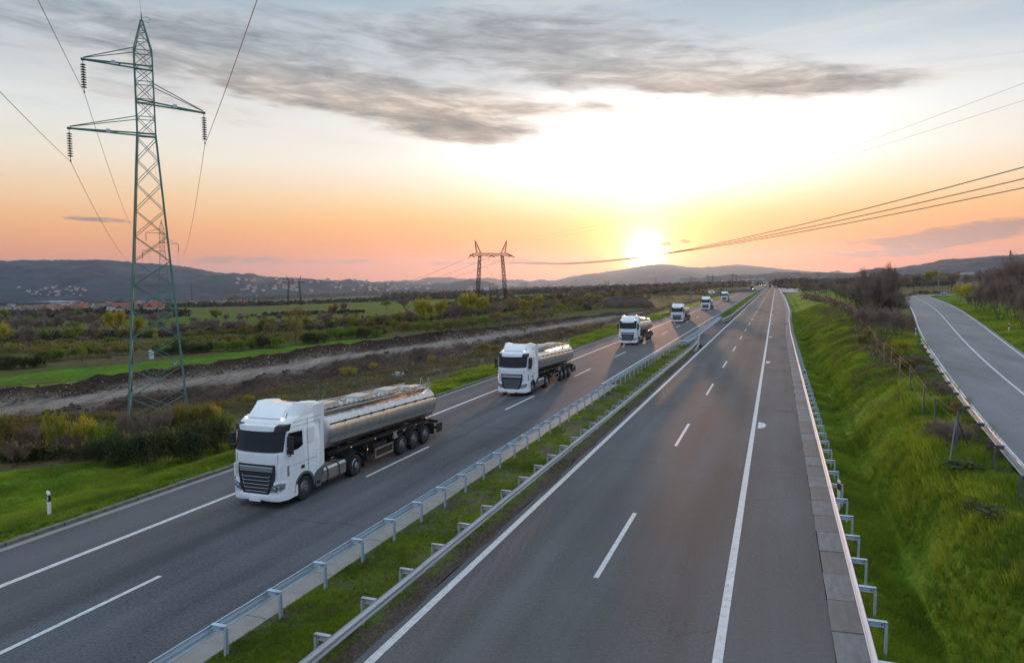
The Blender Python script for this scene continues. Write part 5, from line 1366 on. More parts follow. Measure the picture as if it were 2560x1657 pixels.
# ------------------------------------------------------------------ road signs by the junction
def sign_post(root, h): m_ = MB(); m_.tube([(0, 0, 0), (0, 0, h)], .035, 8); m_.build('post', M['galv'], root)
q = at_depth(2359.7, 735, 232); z = float(H(q[0], q[1])); h_ = q[2] - z
sgo = ident(empty('road_sign', (q[0], q[1], z), CAM_YAW * -1 - R(28)), 'round blue sign with white arrow at the bend of the service road', 'road sign'); sign_post(sgo, h_)
m_ = MB(); m_.lathe([(0, -.02), (.66, -.02), (.66, .02), (0, .02)], 'y', (0, -.05, h_), 24); m_.build('sign_face', M['blue_sign'], sgo)
m_ = MB(); m_.lathe([(.66, -.022), (.72, -.022), (.72, .022), (.66, .022), (.66, -.022)], 'y', (0, -.05, h_), 24, caps=False); m_.build('rim', M['white_plastic'], sgo)
m_ = MB(); m_.box((0, -.08, h_ - .08), (.13, .012, .62)); m_.add([(-.26, -.086, h_ + .10), (.26, -.086, h_ + .10), (0, -.086, h_ + .44)], [(0, 1, 2)]); m_.build('arrow', M['white_plastic'], sgo)
q = at_depth(2457, 709, 215); z = float(H(q[0], q[1])); h_ = q[2] - z
sg2 = ident(empty('road_sign', (q[0], q[1], z), CAM_YAW * -1 - R(28)), 'give-way triangle above a small blue sign, half lost in the bare woods', 'road sign'); sign_post(sg2, h_)
m_ = MB(); m_.loft([[(-.62, -.06, h_ + .40), (.62, -.06, h_ + .40), (0, -.06, h_ - .62)], [(-.62, -.03, h_ + .40), (.62, -.03, h_ + .40), (0, -.03, h_ - .62)]]); m_.build('triangle', M['red_sign'], sg2)
m_ = MB(); m_.loft([[(-.36, -.075, h_ + .26), (.36, -.075, h_ + .26), (0, -.075, h_ - .34)], [(-.36, -.062, h_ + .26), (.36, -.062, h_ + .26), (0, -.062, h_ - .34)]]); m_.build('triangle_face', M['white_plastic'], sg2)
m_ = MB(); m_.lathe([(0, -.02), (.45, -.02), (.45, .02), (0, .02)], 'y', (0, -.05, h_ - 1.15), 20); m_.build('lower_sign', M['blue_sign'], sg2)
m_ = MB(); m_.box((0, -.08, h_ - 1.15), (.08, .012, .5)); m_.build('arrow', M['white_plastic'], sg2)

# ------------------------------------------------------------------ small vehicles, far off
M['lamp_on'] = pmat('lit_headlight', (1, 1, .9), 0.3, emit=14.0, ecol=(1, .92, .7, 1))
M['tail_on'] = pmat('lit_tail_light', (.6, .03, .02), 0.3, emit=1.5, ecol=(1, .1, .04, 1))
M['dark_paint'] = pmat('dark_paint', (0.03, 0.032, 0.036), 0.3, coat=.5)
M['silver_paint'] = pmat('silver_paint', (0.35, 0.34, 0.33), 0.3, metal=.4, coat=.5)
M['orange_paint'] = pmat('rusty_orange_paint', (0.30, 0.10, 0.03), 0.5, var=.3)
M['teal_paint'] = pmat('teal_paint', (0.05, 0.16, 0.17), 0.5, var=.2)
def simple_wheels(root, ys, hw_, r_):
    for y in ys:
        for s_ in (-1, 1):
            m_ = MB(); m_.lathe([(r_ * .5, -.1), (r_, -.1), (r_, .1), (r_ * .5, .1)], 'x', (0, 0, 0), 12); m_.build('wheel', M['tyre'], root, loc=(s_ * hw_, y, r_))
def far_lorry(x, y, label, body, box):
    root = ident(empty('lorry', (x, y, 0)), label, 'lorry')
    m_ = MB(); m_.loft([[(s_ * 1.25, .25, .5), (s_ * 1.25, .1, 2.1), (s_ * 1.25, .45, 3.3), (s_ * 1.2, .8, 3.6), (s_ * 1.2, 2.4, 3.7), (s_ * 1.25, 2.4, .5)] for s_ in (-1, 1)]); m_.build('cab', body, root)
    m_ = MB(); m_.box((0, .06, 2.55), (2.1, .3, .85)); m_.build('windscreen', M['glass'], root)
    m_ = MB(); m_.box((0, 8.2, 2.45), (2.5, 10.8, 2.7)); m_.build('box_body', box, root)
    m_ = MB(); m_.box((0, 6.5, .85), (1.0, 12, .3)); m_.build('chassis', M['chassis'], root)
    for s_ in (-1, 1): m_ = MB(); m_.box((s_ * .95, .12, .75), (.36, .1, .24)); m_.build('headlight', M['lamp_on'], root)
    simple_wheels(root, (1.4, 5.0, 10.0, 11.3, 12.6), 1.08, .5)
far_lorry(-19.5, 640, 'dark lorry with lit headlights beyond the white convoy', M['dark_paint'], M['silver_paint'])
far_lorry(-19.6, 1010, 'tiny lorry with lit headlights near the bridge, left of two', M['dark_paint'], M['red_sign'])
far_lorry(-15.6, 1060, 'tiny lorry with lit headlights near the bridge, right of two', M['silver_paint'], M['red_sign'])
def car(x, y, rz, label, paint_, lights='tail', z=0.0, s=1.0, cat='car'):
    root = ident(empty('car', (x, y, z), rz), label, cat); root.scale = (s, s, s)
    prof = [(-2.15, .35), (-2.2, .75), (-1.35, .92), (-.75, 1.38), (.75, 1.44), (1.55, 1.02), (2.15, .95), (2.2, .4)]
    m_ = MB(); m_.loft([[(sx * (.86 if zz < 1.1 else .70), yy, zz) for yy, zz in prof] for sx in (-1, 1)]); m_.build('body', paint_, root)
    m_ = MB(); m_.loft([[(sx * .80, yy, zz) for yy, zz in ((-1.15, .98), (-.72, 1.33), (.72, 1.38), (1.35, 1.05))] for sx in (-1, 1)]); m_.build('window', M['glass'], root)
    for sx in (-1, 1):
        m_ = MB(); m_.box((sx * .66, 2.2, .78), (.28, .05, .16)); m_.build('tail_light', M['tail_on'] if lights == 'tail' else M['red_lamp'], root)
        m_ = MB(); m_.box((sx * .62, -2.19, .68), (.28, .05, .16)); m_.build('headlight', M['lamp_on'] if lights != 'off' else M['lamp_glass'], root)
    simple_wheels(root, (-1.35, 1.35), .78, .32)
    return root
car(-6.2, 760, math.pi, 'dark car driving away on the empty carriageway, near the horizon', M['dark_paint'], 'tail')
x, y, z = ground_pt(2060, 732); car(x, y, z_ := R(160), 'pale car with lights on the side road behind the bare trees at right', M['silver_paint'], 'head', z)
x, y, z = ground_pt(1778, 735); root = ident(empty('van', (x, y, z), R(70)), 'white van parked in the works beside the dark machines', 'van')
m_ = MB(); m_.loft([[(s_ * 1.0, yy, zz) for yy, zz in ((-2.7, .4), (-2.75, 1.0), (-1.9, 1.3), (-1.3, 2.3), (2.7, 2.35), (2.7, .4))] for s_ in (-1, 1)]); m_.build('body', M['cab_white'], root)
m_ = MB(); m_.loft([[(s_ * 1.01, yy, zz) for yy, zz in ((-1.8, 1.4), (-1.3, 2.15), (-.6, 2.15), (-.6, 1.4))] for s_ in (-1, 1)]); m_.build('window', M['glass'], root); simple_wheels(root, (-1.7, 1.7), .9, .35)
def digger(px, py, label, mat_, rot):
    x, y, z = ground_pt(px, py); root = ident(empty('excavator', (x, y, z), rot), label, 'excavator')
    for s_ in (-1, 1): m_ = MB(); m_.loft([[(s_ * 1.1 + k * .3, yy, zz) for yy, zz in ((-1.9, .35), (-1.6, 0), (1.6, 0), (1.9, .35), (1.6, .8), (-1.6, .8))] for k in (-1, 1)]); m_.build('track', M['chassis'], root)
    m_ = MB(); m_.box((0, .5, 1.5), (2.6, 3.4, 1.2)); m_.box((.2, 1.6, 1.9), (2.2, 1.2, 1.1)); m_.build('house', mat_, root)
    m_ = MB(); m_.box((-.8, -.7, 2.3), (1.0, 1.5, 1.5), top=.85); m_.build('cab', M['glass'], root)
    m_ = MB(); m_.bar((.3, -1.2, 1.6), (.3, -4.0, 4.2), .45); m_.bar((.3, -4.0, 4.2), (.3, -6.3, 3.2), .4); m_.build('boom', mat_, root)
    m_ = MB(); m_.bar((.3, -6.3, 3.3), (.3, -6.6, 1.0), .3); m_.box((.3, -6.4, .7), (1.2, 1.0, .8), top=.7); m_.build('bucket', M['chassis'], root)
digger(1746, 736, 'rusty orange digger on the dark earth, left one by the concrete mast', M['orange_paint'], R(100))
digger(1760, 737, 'rusty orange digger on the dark earth, right one by the white van', M['orange_paint'], R(-60))
digger(1803, 731, 'teal digger behind the sixth lorry', M['teal_paint'], R(40))

# ------------------------------------------------------------------ heaps of earth
def heap(px, py, L_, W_, Hh, rz, label, mat_, seed):
    x0, y0_, z0 = ground_pt(px, py); n, k = 60, 30
    u = np.linspace(-1, 1, n); v = np.linspace(-1, 1, k); UU, VV = np.meshgrid(u, v)
    r2 = np.abs(UU) ** 2.6 + VV ** 2
    Z = Hh * np.clip(1 - r2, 0, 1) ** .75 * (1 + .35 * fbm(UU * 2.5 + seed, VV * 2 + seed, seed, 4)) + .25 * fbm(UU * 12, VV * 9, seed + 3, 3) * np.clip((1.0 - r2) * 2, 0, 1) - .35 * np.clip(r2 - .9, 0, 1) * 3
    X, Y = UU * L_ / 2 * 1.08, VV * W_ / 2 * 1.08
    idx = np.arange(n * k).reshape(k, n); F = np.stack([idx[:-1, :-1].ravel(), idx[:-1, 1:].ravel(), idx[1:, 1:].ravel(), idx[1:, :-1].ravel()], 1)
    o = new_obj('earth_heap', np_mesh('earth_heap', np.stack([X.ravel(), Y.ravel(), Z.ravel()], 1), F, mat_, True), None, (x0, y0_, z0 - .1), rz)
    return ident(o, label, 'earth heap')
heap(1562, 769, 21, 9, 4.2, R(12), 'long dark earth heap between the bushes and the third lorry', M['soil'], 3)
heap(1535, 787, 9, 2.4, .9, R(20), 'low dark ridge of earth in front of the big heap', M['soil'], 5)
heap(1690, 737, 34, 5, 1.6, R(35), 'low dark spoil bank left of the concrete mast', M['soil'], 8)
heap(1850, 731, 60, 8, 2.2, R(62), 'dark spoil bank between the woods and the far verge', M['soil'], 11)
# a heap of pale rubble sheets by the fence
x0, y0_, z0 = ground_pt(990, 940); root = ident(empty('rubble_pile', (x0, y0_, z0)), 'small pile of crumpled grey rubble behind the fence', 'rubble')
for i in range(16):
    m_ = MB(); m_.box((0, 0, 0), (random.uniform(.25, .6), random.uniform(.2, .5), random.uniform(.12, .3)), random.random() * 3, top=.7)
    o = m_.build('rubble_piece', M['stone'], root, loc=(random.gauss(0, .65), random.gauss(0, .4), random.uniform(.05, .4))); o.rotation_euler = (random.uniform(-.6, .6), random.uniform(-.6, .6), 0)
def pebble(n):
    m_ = MB(); c_ = []
    for i in range(n):
        t_ = random.random(); k = random.randrange(len(DIRT_TOP) - 3); q = DIRT_TOP[k] + (DIRT_TOP[k + 1] - DIRT_TOP[k]) * t_; q = q + np.array([1.0, -.8]) * random.uniform(.6, 3.4)
        if q[1] < 10 or q[1] > 160: continue
        z = float(H(q[0], q[1])); s_ = random.uniform(.03, .10) * (1 + q[1] / 120)
        m_.box((q[0], q[1], z + s_ * .2), (s_, s_ * .8, s_ * .6), random.random() * 3, top=.6)
    ident(m_.build('stones', M['stone']), kind='stuff')
pebble(700)
def clods(n):
    rng = np.random.default_rng(5); m_ = MB(); k = 0
    while k < n:
        y = 12 * (150 / 12) ** rng.uniform(); x = rng.uniform(-72, -37)
        if not inside(np.array([x]), np.array([y]), DIRT)[0] or dist_line(np.array([x]), np.array([y]), TRACK)[0] < 3: continue
        s_ = rng.uniform(.08, .3) * (1 + y / 150); m_.box((x, y, float(H(x, y)) + s_ * .15), (s_, s_ * .8, s_ * .55), rng.uniform(0, 3), top=.5); k += 1
    ident(m_.build('clods', M['soil']), kind='stuff')
clods(1500)

# ------------------------------------------------------------------ box on the green strip, gravel yard, culvert
x, y, z = ground_pt(379, 897); root = ident(empty('meter_cabinet', (x, y, z), R(50)), 'small pale cabinet on the green strip behind the tower', 'cabinet')
m_ = MB(); m_.box((0, 0, .55), (.62, .4, 1.1)); m_.build('body', M['plate_white'], root); m_ = MB(); m_.box((0, 0, 1.15), (.72, .5, .10), top=.5); m_.build('roof', M['plate_white'], root)
M['gravel'] = pmat('gravel_yard', (0.26, 0.255, 0.26), .9, var=.25, vscale=.6)
gp = MB(); gq = [at_depth(px, py, 8.9 * 1800 / (py - 702))[:2] for px, py in ((1950, 737), (2018, 737), (1985, 721), (1948, 719.5))]
gp.add([(a_, b_, -.05 + float(max(H(a_, b_), -.5)) * 0 + .15) for a_, b_ in gq], [(0, 1, 2, 3)]); ident(gp.build('gravel_yard', M['gravel']), kind='structure')

# ------------------------------------------------------------------ bridge and buildings at the end of the motorway
M['bridge'] = pmat('bridge_concrete', (.22, .20, .20), .85, var=.15)
M['wall_pale'] = pmat('pale_wall', (.46, .43, .42), .85, var=.12, vscale=.2)
M['wall_white'] = pmat('white_wall', (.52, .50, .49), .85, var=.1, vscale=.2)
M['wall_beige'] = pmat('beige_wall', (.42, .36, .30), .85, var=.1, vscale=.2)
M['roof_red'] = pmat('red_roof', (.26, .075, .045), .85, var=.35, vscale=.5)
M['roof_brown'] = pmat('brown_roof', (.15, .075, .055), .85, var=.3, vscale=.5)
M['roof_metal'] = pmat('pale_metal_roof', (.42, .46, .50), .5)
M['window_dark'] = pmat('far_window', (.035, .04, .05), .15)
br = ident(empty('overpass', (-7.5, 1262, 0)), 'concrete overpass closing the view at the end of the motorway', 'bridge')
m_ = MB(); m_.box((0, 0, 6.2), (70, 11, 1.6)); m_.box((0, -5.5, 7.3), (70, .3, 1.1)); m_.build('deck', M['bridge'], br)
for x in (-26, -4, 4, 22): m_ = MB(); m_.box((x, 0, 2.7), (2.4, 9, 5.4)); m_.build('pier', M['bridge'], br)
for s_ in (-1, 1): m_ = MB(); m_.loft([[(s_ * 33, -5.5, -1), (s_ * 33, -5.5, 6.9), (s_ * 80, -5.5, -1)], [(s_ * 33, 5.5, -1), (s_ * 33, 5.5, 6.9), (s_ * 80, 5.5, -1)]]); m_.build('ramp', M['soil'], br)
def block(px, ytop, wpx, dep, mat_, label, cat='building', floors=0, deep=.6, roof=None, ybase=None, group=None, rz=None):
    """a box building: skyline at ytop, width in photo pixels, with window rows"""
    q = at_depth(px, ytop, dep); z = float(H(q[0], q[1])) - 1.0; h = max(q[2] - z, 3.0)
    if ybase is not None:
        x_, y_, z = ground_pt(px, ybase); dep = x_ * FW[0] + y_ * FW[1] + (z - CAM_H) * FW[2]; q = (x_, y_, 0); h = (ybase - ytop) * dep / CAM_F + 1.0; z -= 1.0
    wd = wpx * dep / CAM_F
    root = ident(empty('building', (q[0], q[1], z), (-CAM_YAW + random.uniform(-.2, .2)) if rz is None else rz), label, cat, group)
    m_ = MB(); m_.box((0, 0, h / 2), (wd, wd * deep, h)); m_.build('wall', mat_, root)
    m_ = MB()
    if roof == 'gable': m_.loft([[(-wd * .52, sy * wd * deep * .53, h), (-wd * .52, 0, h + wd * deep * .28), (wd * .52, 0, h + wd * deep * .28), (wd * .52, sy * wd * deep * .53, h)] for sy in (-1, 1)]); m_.build('roof', M['roof_red'], root)
    else: m_.box((0, 0, h + .25), (wd * 1.01, wd * deep * 1.01, .5)); m_.box((wd * .1, 0, h + 1.2), (wd * .2, wd * deep * .4, 1.6)); m_.build('roof', M['roof_metal'] if cat == 'warehouse' else mat_, root)
    if floors:
        n = max(2, int(wd / 4))
        wm_ = MB(); wm_.box((0, 0, 0), (wd / n * .5, .2, 1.5)); wme = wm_.mesh('window', M['window_dark'])
        for f_ in range(floors):
            for k in range(n): new_obj('window', wme, root, (-wd / 2 + wd / n * (k + .5), -wd * deep / 2 - .05, h * (f_ + .55) / floors))
    return root
bl = [(1868, 699, 26, 2000, 'wall_pale', 'low pale block on the skyline, right of the far portal towers', 3), (1886, 697, 10, 2100, 'wall_white', 'narrow pale block on the skyline left of the overpass', 4), (1845, 701, 20, 1900, 'wall_pale', 'long low pale building on the skyline', 2),
      (1903, 698, 12, 1800, 'wall_pale', 'pale building rising left of the overpass', 4), (1911, 699, 7, 1500, 'wall_white', 'bluish white building touching the overpass', 3), (1800, 703, 24, 2300, 'wall_white', 'wide white building behind the sixth lorry', 2), (1702, 704, 16, 2600, 'wall_pale', 'domed pale building right of the slim mast', 2),
      (1310, 706, 17, 3300, 'wall_beige', 'biggest tower block on the skyline right of the large portal tower', 6), (1371, 709, 7, 3300, 'wall_beige', 'slim tower block on the hazy skyline', 6), (1250, 712, 11, 3200, 'wall_beige', 'low tower block left of the biggest one', 4), (1176, 715, 9, 3000, 'wall_beige', 'dark block on the skyline left of the large portal tower', 4),
      (1432, 708, 12, 3200, 'wall_beige', 'pointed block beside the thin far mast', 4), (1490, 711, 22, 3100, 'wall_pale', 'low wide block under the left edge of the sunset glow', 2), (1500, 708, 6, 3200, 'wall_beige', 'small block under the left edge of the sunset glow', 3), (1395, 713, 25, 3300, 'wall_pale', 'long low block between two masts on the skyline', 2),
      (1280, 714, 22, 3400, 'wall_pale', 'long low block joined to the biggest tower block', 2), (1345, 714, 26, 3300, 'wall_beige', 'long low terrace left of the slim tower block', 2), (1460, 713, 24, 3000, 'wall_beige', 'low terrace right of the thin far mast', 2), (1215, 719, 12, 2300, 'roof_metal', 'bluish shed seen between the legs of the large portal tower', 1),
      (1660, 712, 22, 2700, 'wall_beige', 'low block under the mountain, left of the slim mast', 2), (1590, 713, 26, 2900, 'wall_beige', 'low block straight under the sun', 2), (1540, 713, 20, 3000, 'wall_beige', 'low block between the two tiny portal towers', 2)]
for px, yt, wp, dp, mt_, lb_, fl_ in bl: block(px, yt, wp, dp, M[mt_], lb_, floors=fl_)
wh = [(128, 753, 120, 1750, 'long white warehouse at the left end of the valley town', 'warehouse'), (20, 757, 40, 1700, 'white warehouse cut by the left edge of the photograph', 'warehouse'), (222, 741, 70, 1950, 'blue-white warehouse left of the tall tower', 'warehouse'), (285, 738.5, 60, 1980, 'bright white warehouse behind the tall tower\'s left leg', 'warehouse'),
      (365, 739, 60, 1950, 'warehouse seen through the tall tower', 'warehouse'), (455, 739, 50, 1950, 'long low warehouse right of the tall tower', 'warehouse'), (553, 733, 42, 2000, 'tiered white factory right of the farther green tower', 'factory'), (640, 740, 26, 1900, 'white-fronted block before the valley portal tower', 'building'), (770, 738, 26, 1700, 'bright white shed at the foot of the valley portal tower', 'warehouse'), (716, 739, 16, 1750, 'small white shed left of the valley portal tower', 'warehouse'),]
for px, yt, wp, dp, lb_, ct in wh: block(px, yt, wp, dp, M['roof_red'] if 'brick' in lb_ else M['wall_white'], lb_, ct, floors=1 if ct != 'warehouse' else 0, deep=.35, rz=-CAM_YAW + .05, ybase=yt + 6.5 if px < 900 else None)
for px, yt, wp, dp, lb_, mt_ in ((2425, 681, 36, 560, 'long white roof of a shed above the woods on the right', 'wall_white'), (2475, 677, 26, 620, 'blue-roofed shed above the woods on the right', 'blue_sign'), (2510, 674, 26, 640, 'long pale shed roof at the far right above the woods', 'wall_white'), (2402, 679, 18, 600, 'brick-red roof left of the long white one', 'roof_red')):
    q = at_depth(px, yt, dp); z = float(H(q[0], q[1])) - .5; wd = wp * dp / CAM_F; h = q[2] - z
    root = ident(empty('shed', (q[0], q[1], z), -CAM_YAW), lb_, 'shed')
    m_ = MB(); m_.box((0, 0, (h - 1.6) / 2), (wd * .98, wd * .6, h - 1.6)); m_.build('wall', M['pole'], root); m_ = MB(); m_.box((0, 0, h - .8), (wd, wd * .62, 1.6), top=.97); m_.build('roof', M[mt_], root)
# houses: every one its own object with walls and roof
def house_mesh(w_, d_, h_, wall, roof):
    m_ = MB(); m_.cur = 0; m_.box((0, 0, h_ / 2 - 1), (w_, d_, h_ + 2)); m_.cur = 1
    m_.loft([[(-w_ * .55, sy * d_ * .58, h_ - .1), (-w_ * .55, 0, h_ + d_ * .36), (w_ * .55, 0, h_ + d_ * .36), (w_ * .55, sy * d_ * .58, h_ - .1)] for sy in (-1, 1)])
    m_.cur = 2
    for k in (-.28, 0, .28): m_.box((w_ * k, -d_ / 2 - .04, h_ * .55), (w_ * .12, .1, 1.3)); m_.box((w_ / 2 + .04, d_ * k, h_ * .55), (.1, d_ * .12, 1.3))
    return m_.mesh('house', [M[wall], M[roof], M['window_dark']])
HM = [house_mesh(11, 9, 6.5, 'wall_white', 'roof_red'), house_mesh(13, 9, 7.5, 'wall_white', 'roof_brown'), house_mesh(9, 8, 4.5, 'wall_white', 'roof_brown'), house_mesh(12, 10, 7.5, 'wall_beige', 'roof_red'), house_mesh(10, 10, 6, 'wall_white', 'roof_brown')]
def town(n, x0, x1, y0_, y1_, label, group, bias=1.0, smin=.9, smax=1.4, hillside=False):
    k = 0
    while k < n:
        px = random.uniform(x0, x1); py = y0_ + (y1_ - y0_) * random.random() ** bias
        if hillside:
            q = None
            d = ray(px, py); hgt = bpy.context.view_layer
            hits = HILLHIT(px, py)
            if hits is None: k += 1; continue
            x, y, z = hits
        else: x, y, z = ground_pt(px, py)
        o = new_obj('house', random.choice(HM), None, (x, y, z - .5), random.uniform(0, 3.14)); s_ = random.uniform(smin, smax); o.scale = (s_, s_, s_)
        ident(o, label, 'house', group); k += 1
from mathutils.bvhtree import BVHTree
bpy.context.view_layer.update()
_bv = [BVHTree.FromObject(o, bpy.context.evaluated_depsgraph_get()) for o in COL.objects if o.name.startswith(('hill', 'mountain'))]
def HILLHIT(px, py):
    d = Vector(ray(px, py)).normalized(); best = None
    for bv in _bv:
        r_ = bv.ray_cast(Vector((0, 0, CAM_H)), d)
        if r_[0] is not None and (best is None or r_[3] < best[3]): best = r_
    return None if best is None else tuple(best[0])
town(135, 0, 400, 756, 784, 'one of the red-roofed white houses of the valley town at the left', 'houses of the valley town', 1.0, .6, 1.0)
town(30, 330, 640, 746, 762, 'one of the red-roofed houses behind and right of the tall green tower', 'houses right of the tower', 1.0, .6, 1.0)
town(34, 45, 215, 716, 740, 'one of the pale houses of the hamlet on the left slope', 'houses of the hillside hamlet', 1.0, .6, 1.0, hillside=True)
town(85, 590, 1080, 694, 729, 'one of the pale houses of the hillside town left of the large portal tower', 'houses of the hillside town', .8, .9, 1.6, hillside=True)
town(12, 600, 1000, 728, 740, 'one of the houses at the foot of the hillside town', 'houses below the hillside town', 1.0, 1.0, 1.4)

# ------------------------------------------------------------------ plants
def ribbons(segs, name, mat):
    """segs: list of (p, q, r0, r1) -> crossed flat-sided branches, thick ones as prisms"""
    m_V, m_F = [], []; b = 0
    for p, q, r0, r1 in segs:
        d = q - p; L_ = np.linalg.norm(d)
        if L_ < 1e-6: continue
        d = d / L_; u = np.array([0.0, 0.0, 1.0]) if abs(d[2]) < .9 else np.array([1.0, 0, 0])
        a_ = np.cross(d, u); a_ /= np.linalg.norm(a_); c_ = np.cross(a_, d)
        for r_, e in ((r0, p), (r1, q)):
            for k in range(3):
                t_ = 2.094 * k; m_V.append(e + (a_ * math.cos(t_) + c_ * math.sin(t_)) * r_)
        for k in range(3):
            k2 = (k + 1) % 3; m_F.append((b + k, b + k2, b + 3 + k2, b + 3 + k))
        b += 6
    return np_mesh(name, np.array(m_V), np.array(m_F), mat)
def grow(rng, start, d, L_, r_, level, maxl, spread, segs, tips, up=.15, kids=(3, 4), shrink=.68):
    nseg = 2 if level < maxl else 1; p = start
    for k in range(nseg):
        d2 = d + rng.normal(0, .12, 3) + np.array([0, 0, up * .3]); d2 /= np.linalg.norm(d2)
        q = p + d2 * L_ / nseg; segs.append((p, q, r_ * (1 - .25 * k), r_ * (1 - .25 * (k + 1)))); p = q; d = d2
        if level >= 2: tips.append(q)
    if level >= maxl: tips.append(p); return
    for i in range(int(rng.integers(kids[0], kids[1] + 1))):
        a_ = rng.normal(0, 1, 3); a_ -= d * np.dot(a_, d); a_ /= np.linalg.norm(a_) + 1e-9
        nd = d * math.cos(spread) + a_ * math.sin(spread) * rng.uniform(.7, 1.3); nd[2] += up; nd /= np.linalg.norm(nd)
        grow(rng, p if rng.random() < .6 else start + (p - start) * rng.uniform(.5, 1), nd, L_ * shrink * rng.uniform(.8, 1.2), r_ * .58, level + 1, maxl, spread, segs, tips, up, kids, shrink)
def leaves(rng, centers, n, spread, size, name, mat, zmin=.02, squash=1.0):
    c = np.asarray(centers)[rng.integers(0, len(centers), n)] + rng.normal(0, 1, (n, 3)) * np.array([spread, spread, spread * squash])
    c = c[c[:, 2] > zmin]; n = len(c)
    a_ = rng.normal(0, 1, (n, 3)); a_ /= np.linalg.norm(a_, axis=1)[:, None]; r_ = rng.normal(0, 1, (n, 3)); b_ = np.cross(a_, r_); b_ /= np.linalg.norm(b_, axis=1)[:, None]
    s_ = size * rng.uniform(.6, 1.4, (n, 1))
    V_ = np.stack([c - a_ * s_, c + b_ * s_ * .5, c + a_ * s_, c - b_ * s_ * .5], 1).reshape(-1, 3)
    return np_mesh(name, V_, np.arange(4 * n).reshape(n, 4), mat)
PROTO = {}
def proto(kind, seed, leafmat, woodmat, stems=1, maxl=4, spread=.55, trunk=.26, nleaf=2600, lspread=.045, lsize=.018, r0=.022, up=.15, kids=(3, 4), shrink=.68, lean=.06, squash=1.0):
    rng = np.random.default_rng(seed); segs, tips = [], []
    for k in range(stems):
        d = np.array([rng.normal(0, lean), rng.normal(0, lean), 1.0]); 
        if stems > 1: a_ = 2 * math.pi * k / stems + rng.uniform(-.4, .4); d = np.array([math.cos(a_) * .55, math.sin(a_) * .55, 1.0])
        d /= np.linalg.norm(d); st = np.array([0.0, 0, 0]) if stems == 1 else np.array([d[0] * .06, d[1] * .06, 0])
        grow(rng, st, d, trunk * (1 if stems == 1 else .75), r0 / (1 if stems == 1 else 1.7), 0, maxl, spread, segs, tips, up, kids, shrink)
    tips = np.array(tips); top = tips[:, 2].max(); rad = np.percentile(np.hypot(tips[:, 0], tips[:, 1]), 96)
    # scale to unit height and unit half-width
    sc = np.array([1 / rad * .92, 1 / rad * .92, 1 / top * .97]); segs = [(p * sc, q * sc, a_, b_) for p, q, a_, b_ in segs]; tips = tips * sc
    wood = ribbons([(p, q, a_ * 1.8, b_ * 1.8) for p, q, a_, b_ in segs if a_ > r0 * .30], 'trunk', M['bark'])
    tw = [(p, q, max(a_, .0028) * 1.8, max(b_, .0016) * 1.8) for p, q, a_, b_ in segs if a_ <= r0 * .30]
    if leafmat is not None:
        crown = leaves(rng, tips, nleaf, lspread * 1.3, lsize * 1.6, 'crown', leafmat, squash=squash)
    else:
        extra = []
        for i in range(nleaf):
            c_ = tips[rng.integers(0, len(tips))]; d = rng.normal(0, 1, 3) + c_ * np.array([1, 1, .8]); d /= np.linalg.norm(d)
            extra.append((c_, c_ + d * rng.uniform(.05, .15), .0045, .0016))
        crown = ribbons(tw + extra, 'crown', woodmat); tw = []
    if tw: tmesh = ribbons([(p, q, a_, b_) for p, q, a_, b_ in segs_all(segs, r0)], 'trunk', M['bark'])
    else: tmesh = wood
    PROTO.setdefault(kind, []).append((tmesh, crown))
def segs_all(segs, r0): return [(p, q, max(a_, .003) * 1.8, max(b_, .002) * 1.8) for p, q, a_, b_ in segs]
for s_ in range(3): proto('orchard', 10 + s_, M['leaf_olive'], None, 1, 4, .62, .20, 1700, .05, .016, r0=.022, up=.10)
for s_ in range(3): proto('yellow', 20 + s_, M['leaf_yellow'], None, 1, 4, .48, .20, 5200, .04, .014, up=.22)
for s_ in range(2): proto('green', 30 + s_, M['leaf_green'], None, 1, 4, .60, .16, 4200, .06, .019, up=.15)
for s_ in range(2): proto('rust', 34 + s_, M['leaf_rust'], None, 1, 4, .55, .20, 2600, .05, .017, up=.18)
for s_ in range(3): proto('bare', 40 + s_, None, M['twig'], 1, 5, .50, .19, 2600, .05, .016, up=.16, kids=(3, 4), shrink=.70)
for s_ in range(3): proto('thicket', 50 + s_, None, M['twig'], 6, 4, .40, .34, 3800, .05, .016, r0=.016, up=.28, kids=(3, 4), shrink=.68)
for s_ in range(2): proto('thicket_red', 55 + s_, None, M['twig_red'], 6, 4, .40, .30, 3200, .05, .016, r0=.014, up=.24, kids=(3, 4), shrink=.68)
for s_ in range(3): proto('bush', 60 + s_, M['leaf_olive'], None, 7, 3, .50, .30, 4200, .05, .019, r0=.016, up=.12)
for s_ in range(3): proto('bush_green', 70 + s_, M['leaf_green'], None, 6, 3, .55, .28, 3400, .08, .024, r0=.016, up=.08)
for s_ in range(2): proto('bush_dark', 80 + s_, M['leaf_dark'], None, 6, 3, .58, .26, 4200, .09, .024, r0=.016, up=.06)
for s_ in range(3): proto('bush_yellow', 90 + s_, M['leaf_yellow'], None, 6, 3, .42, .34, 3200, .05, .017, r0=.014, up=.22)
CAT = {'orchard': 'tree', 'yellow': 'tree', 'green': 'tree', 'rust': 'tree', 'bare': 'tree', 'thicket': 'bush', 'thicket_red': 'bush'}
NAME = {'orchard': 'orchard_tree', 'yellow': 'leafy_tree', 'green': 'leafy_tree', 'rust': 'leafy_tree', 'bare': 'bare_tree', 'thicket': 'bare_shrub', 'thicket_red': 'bare_shrub'}
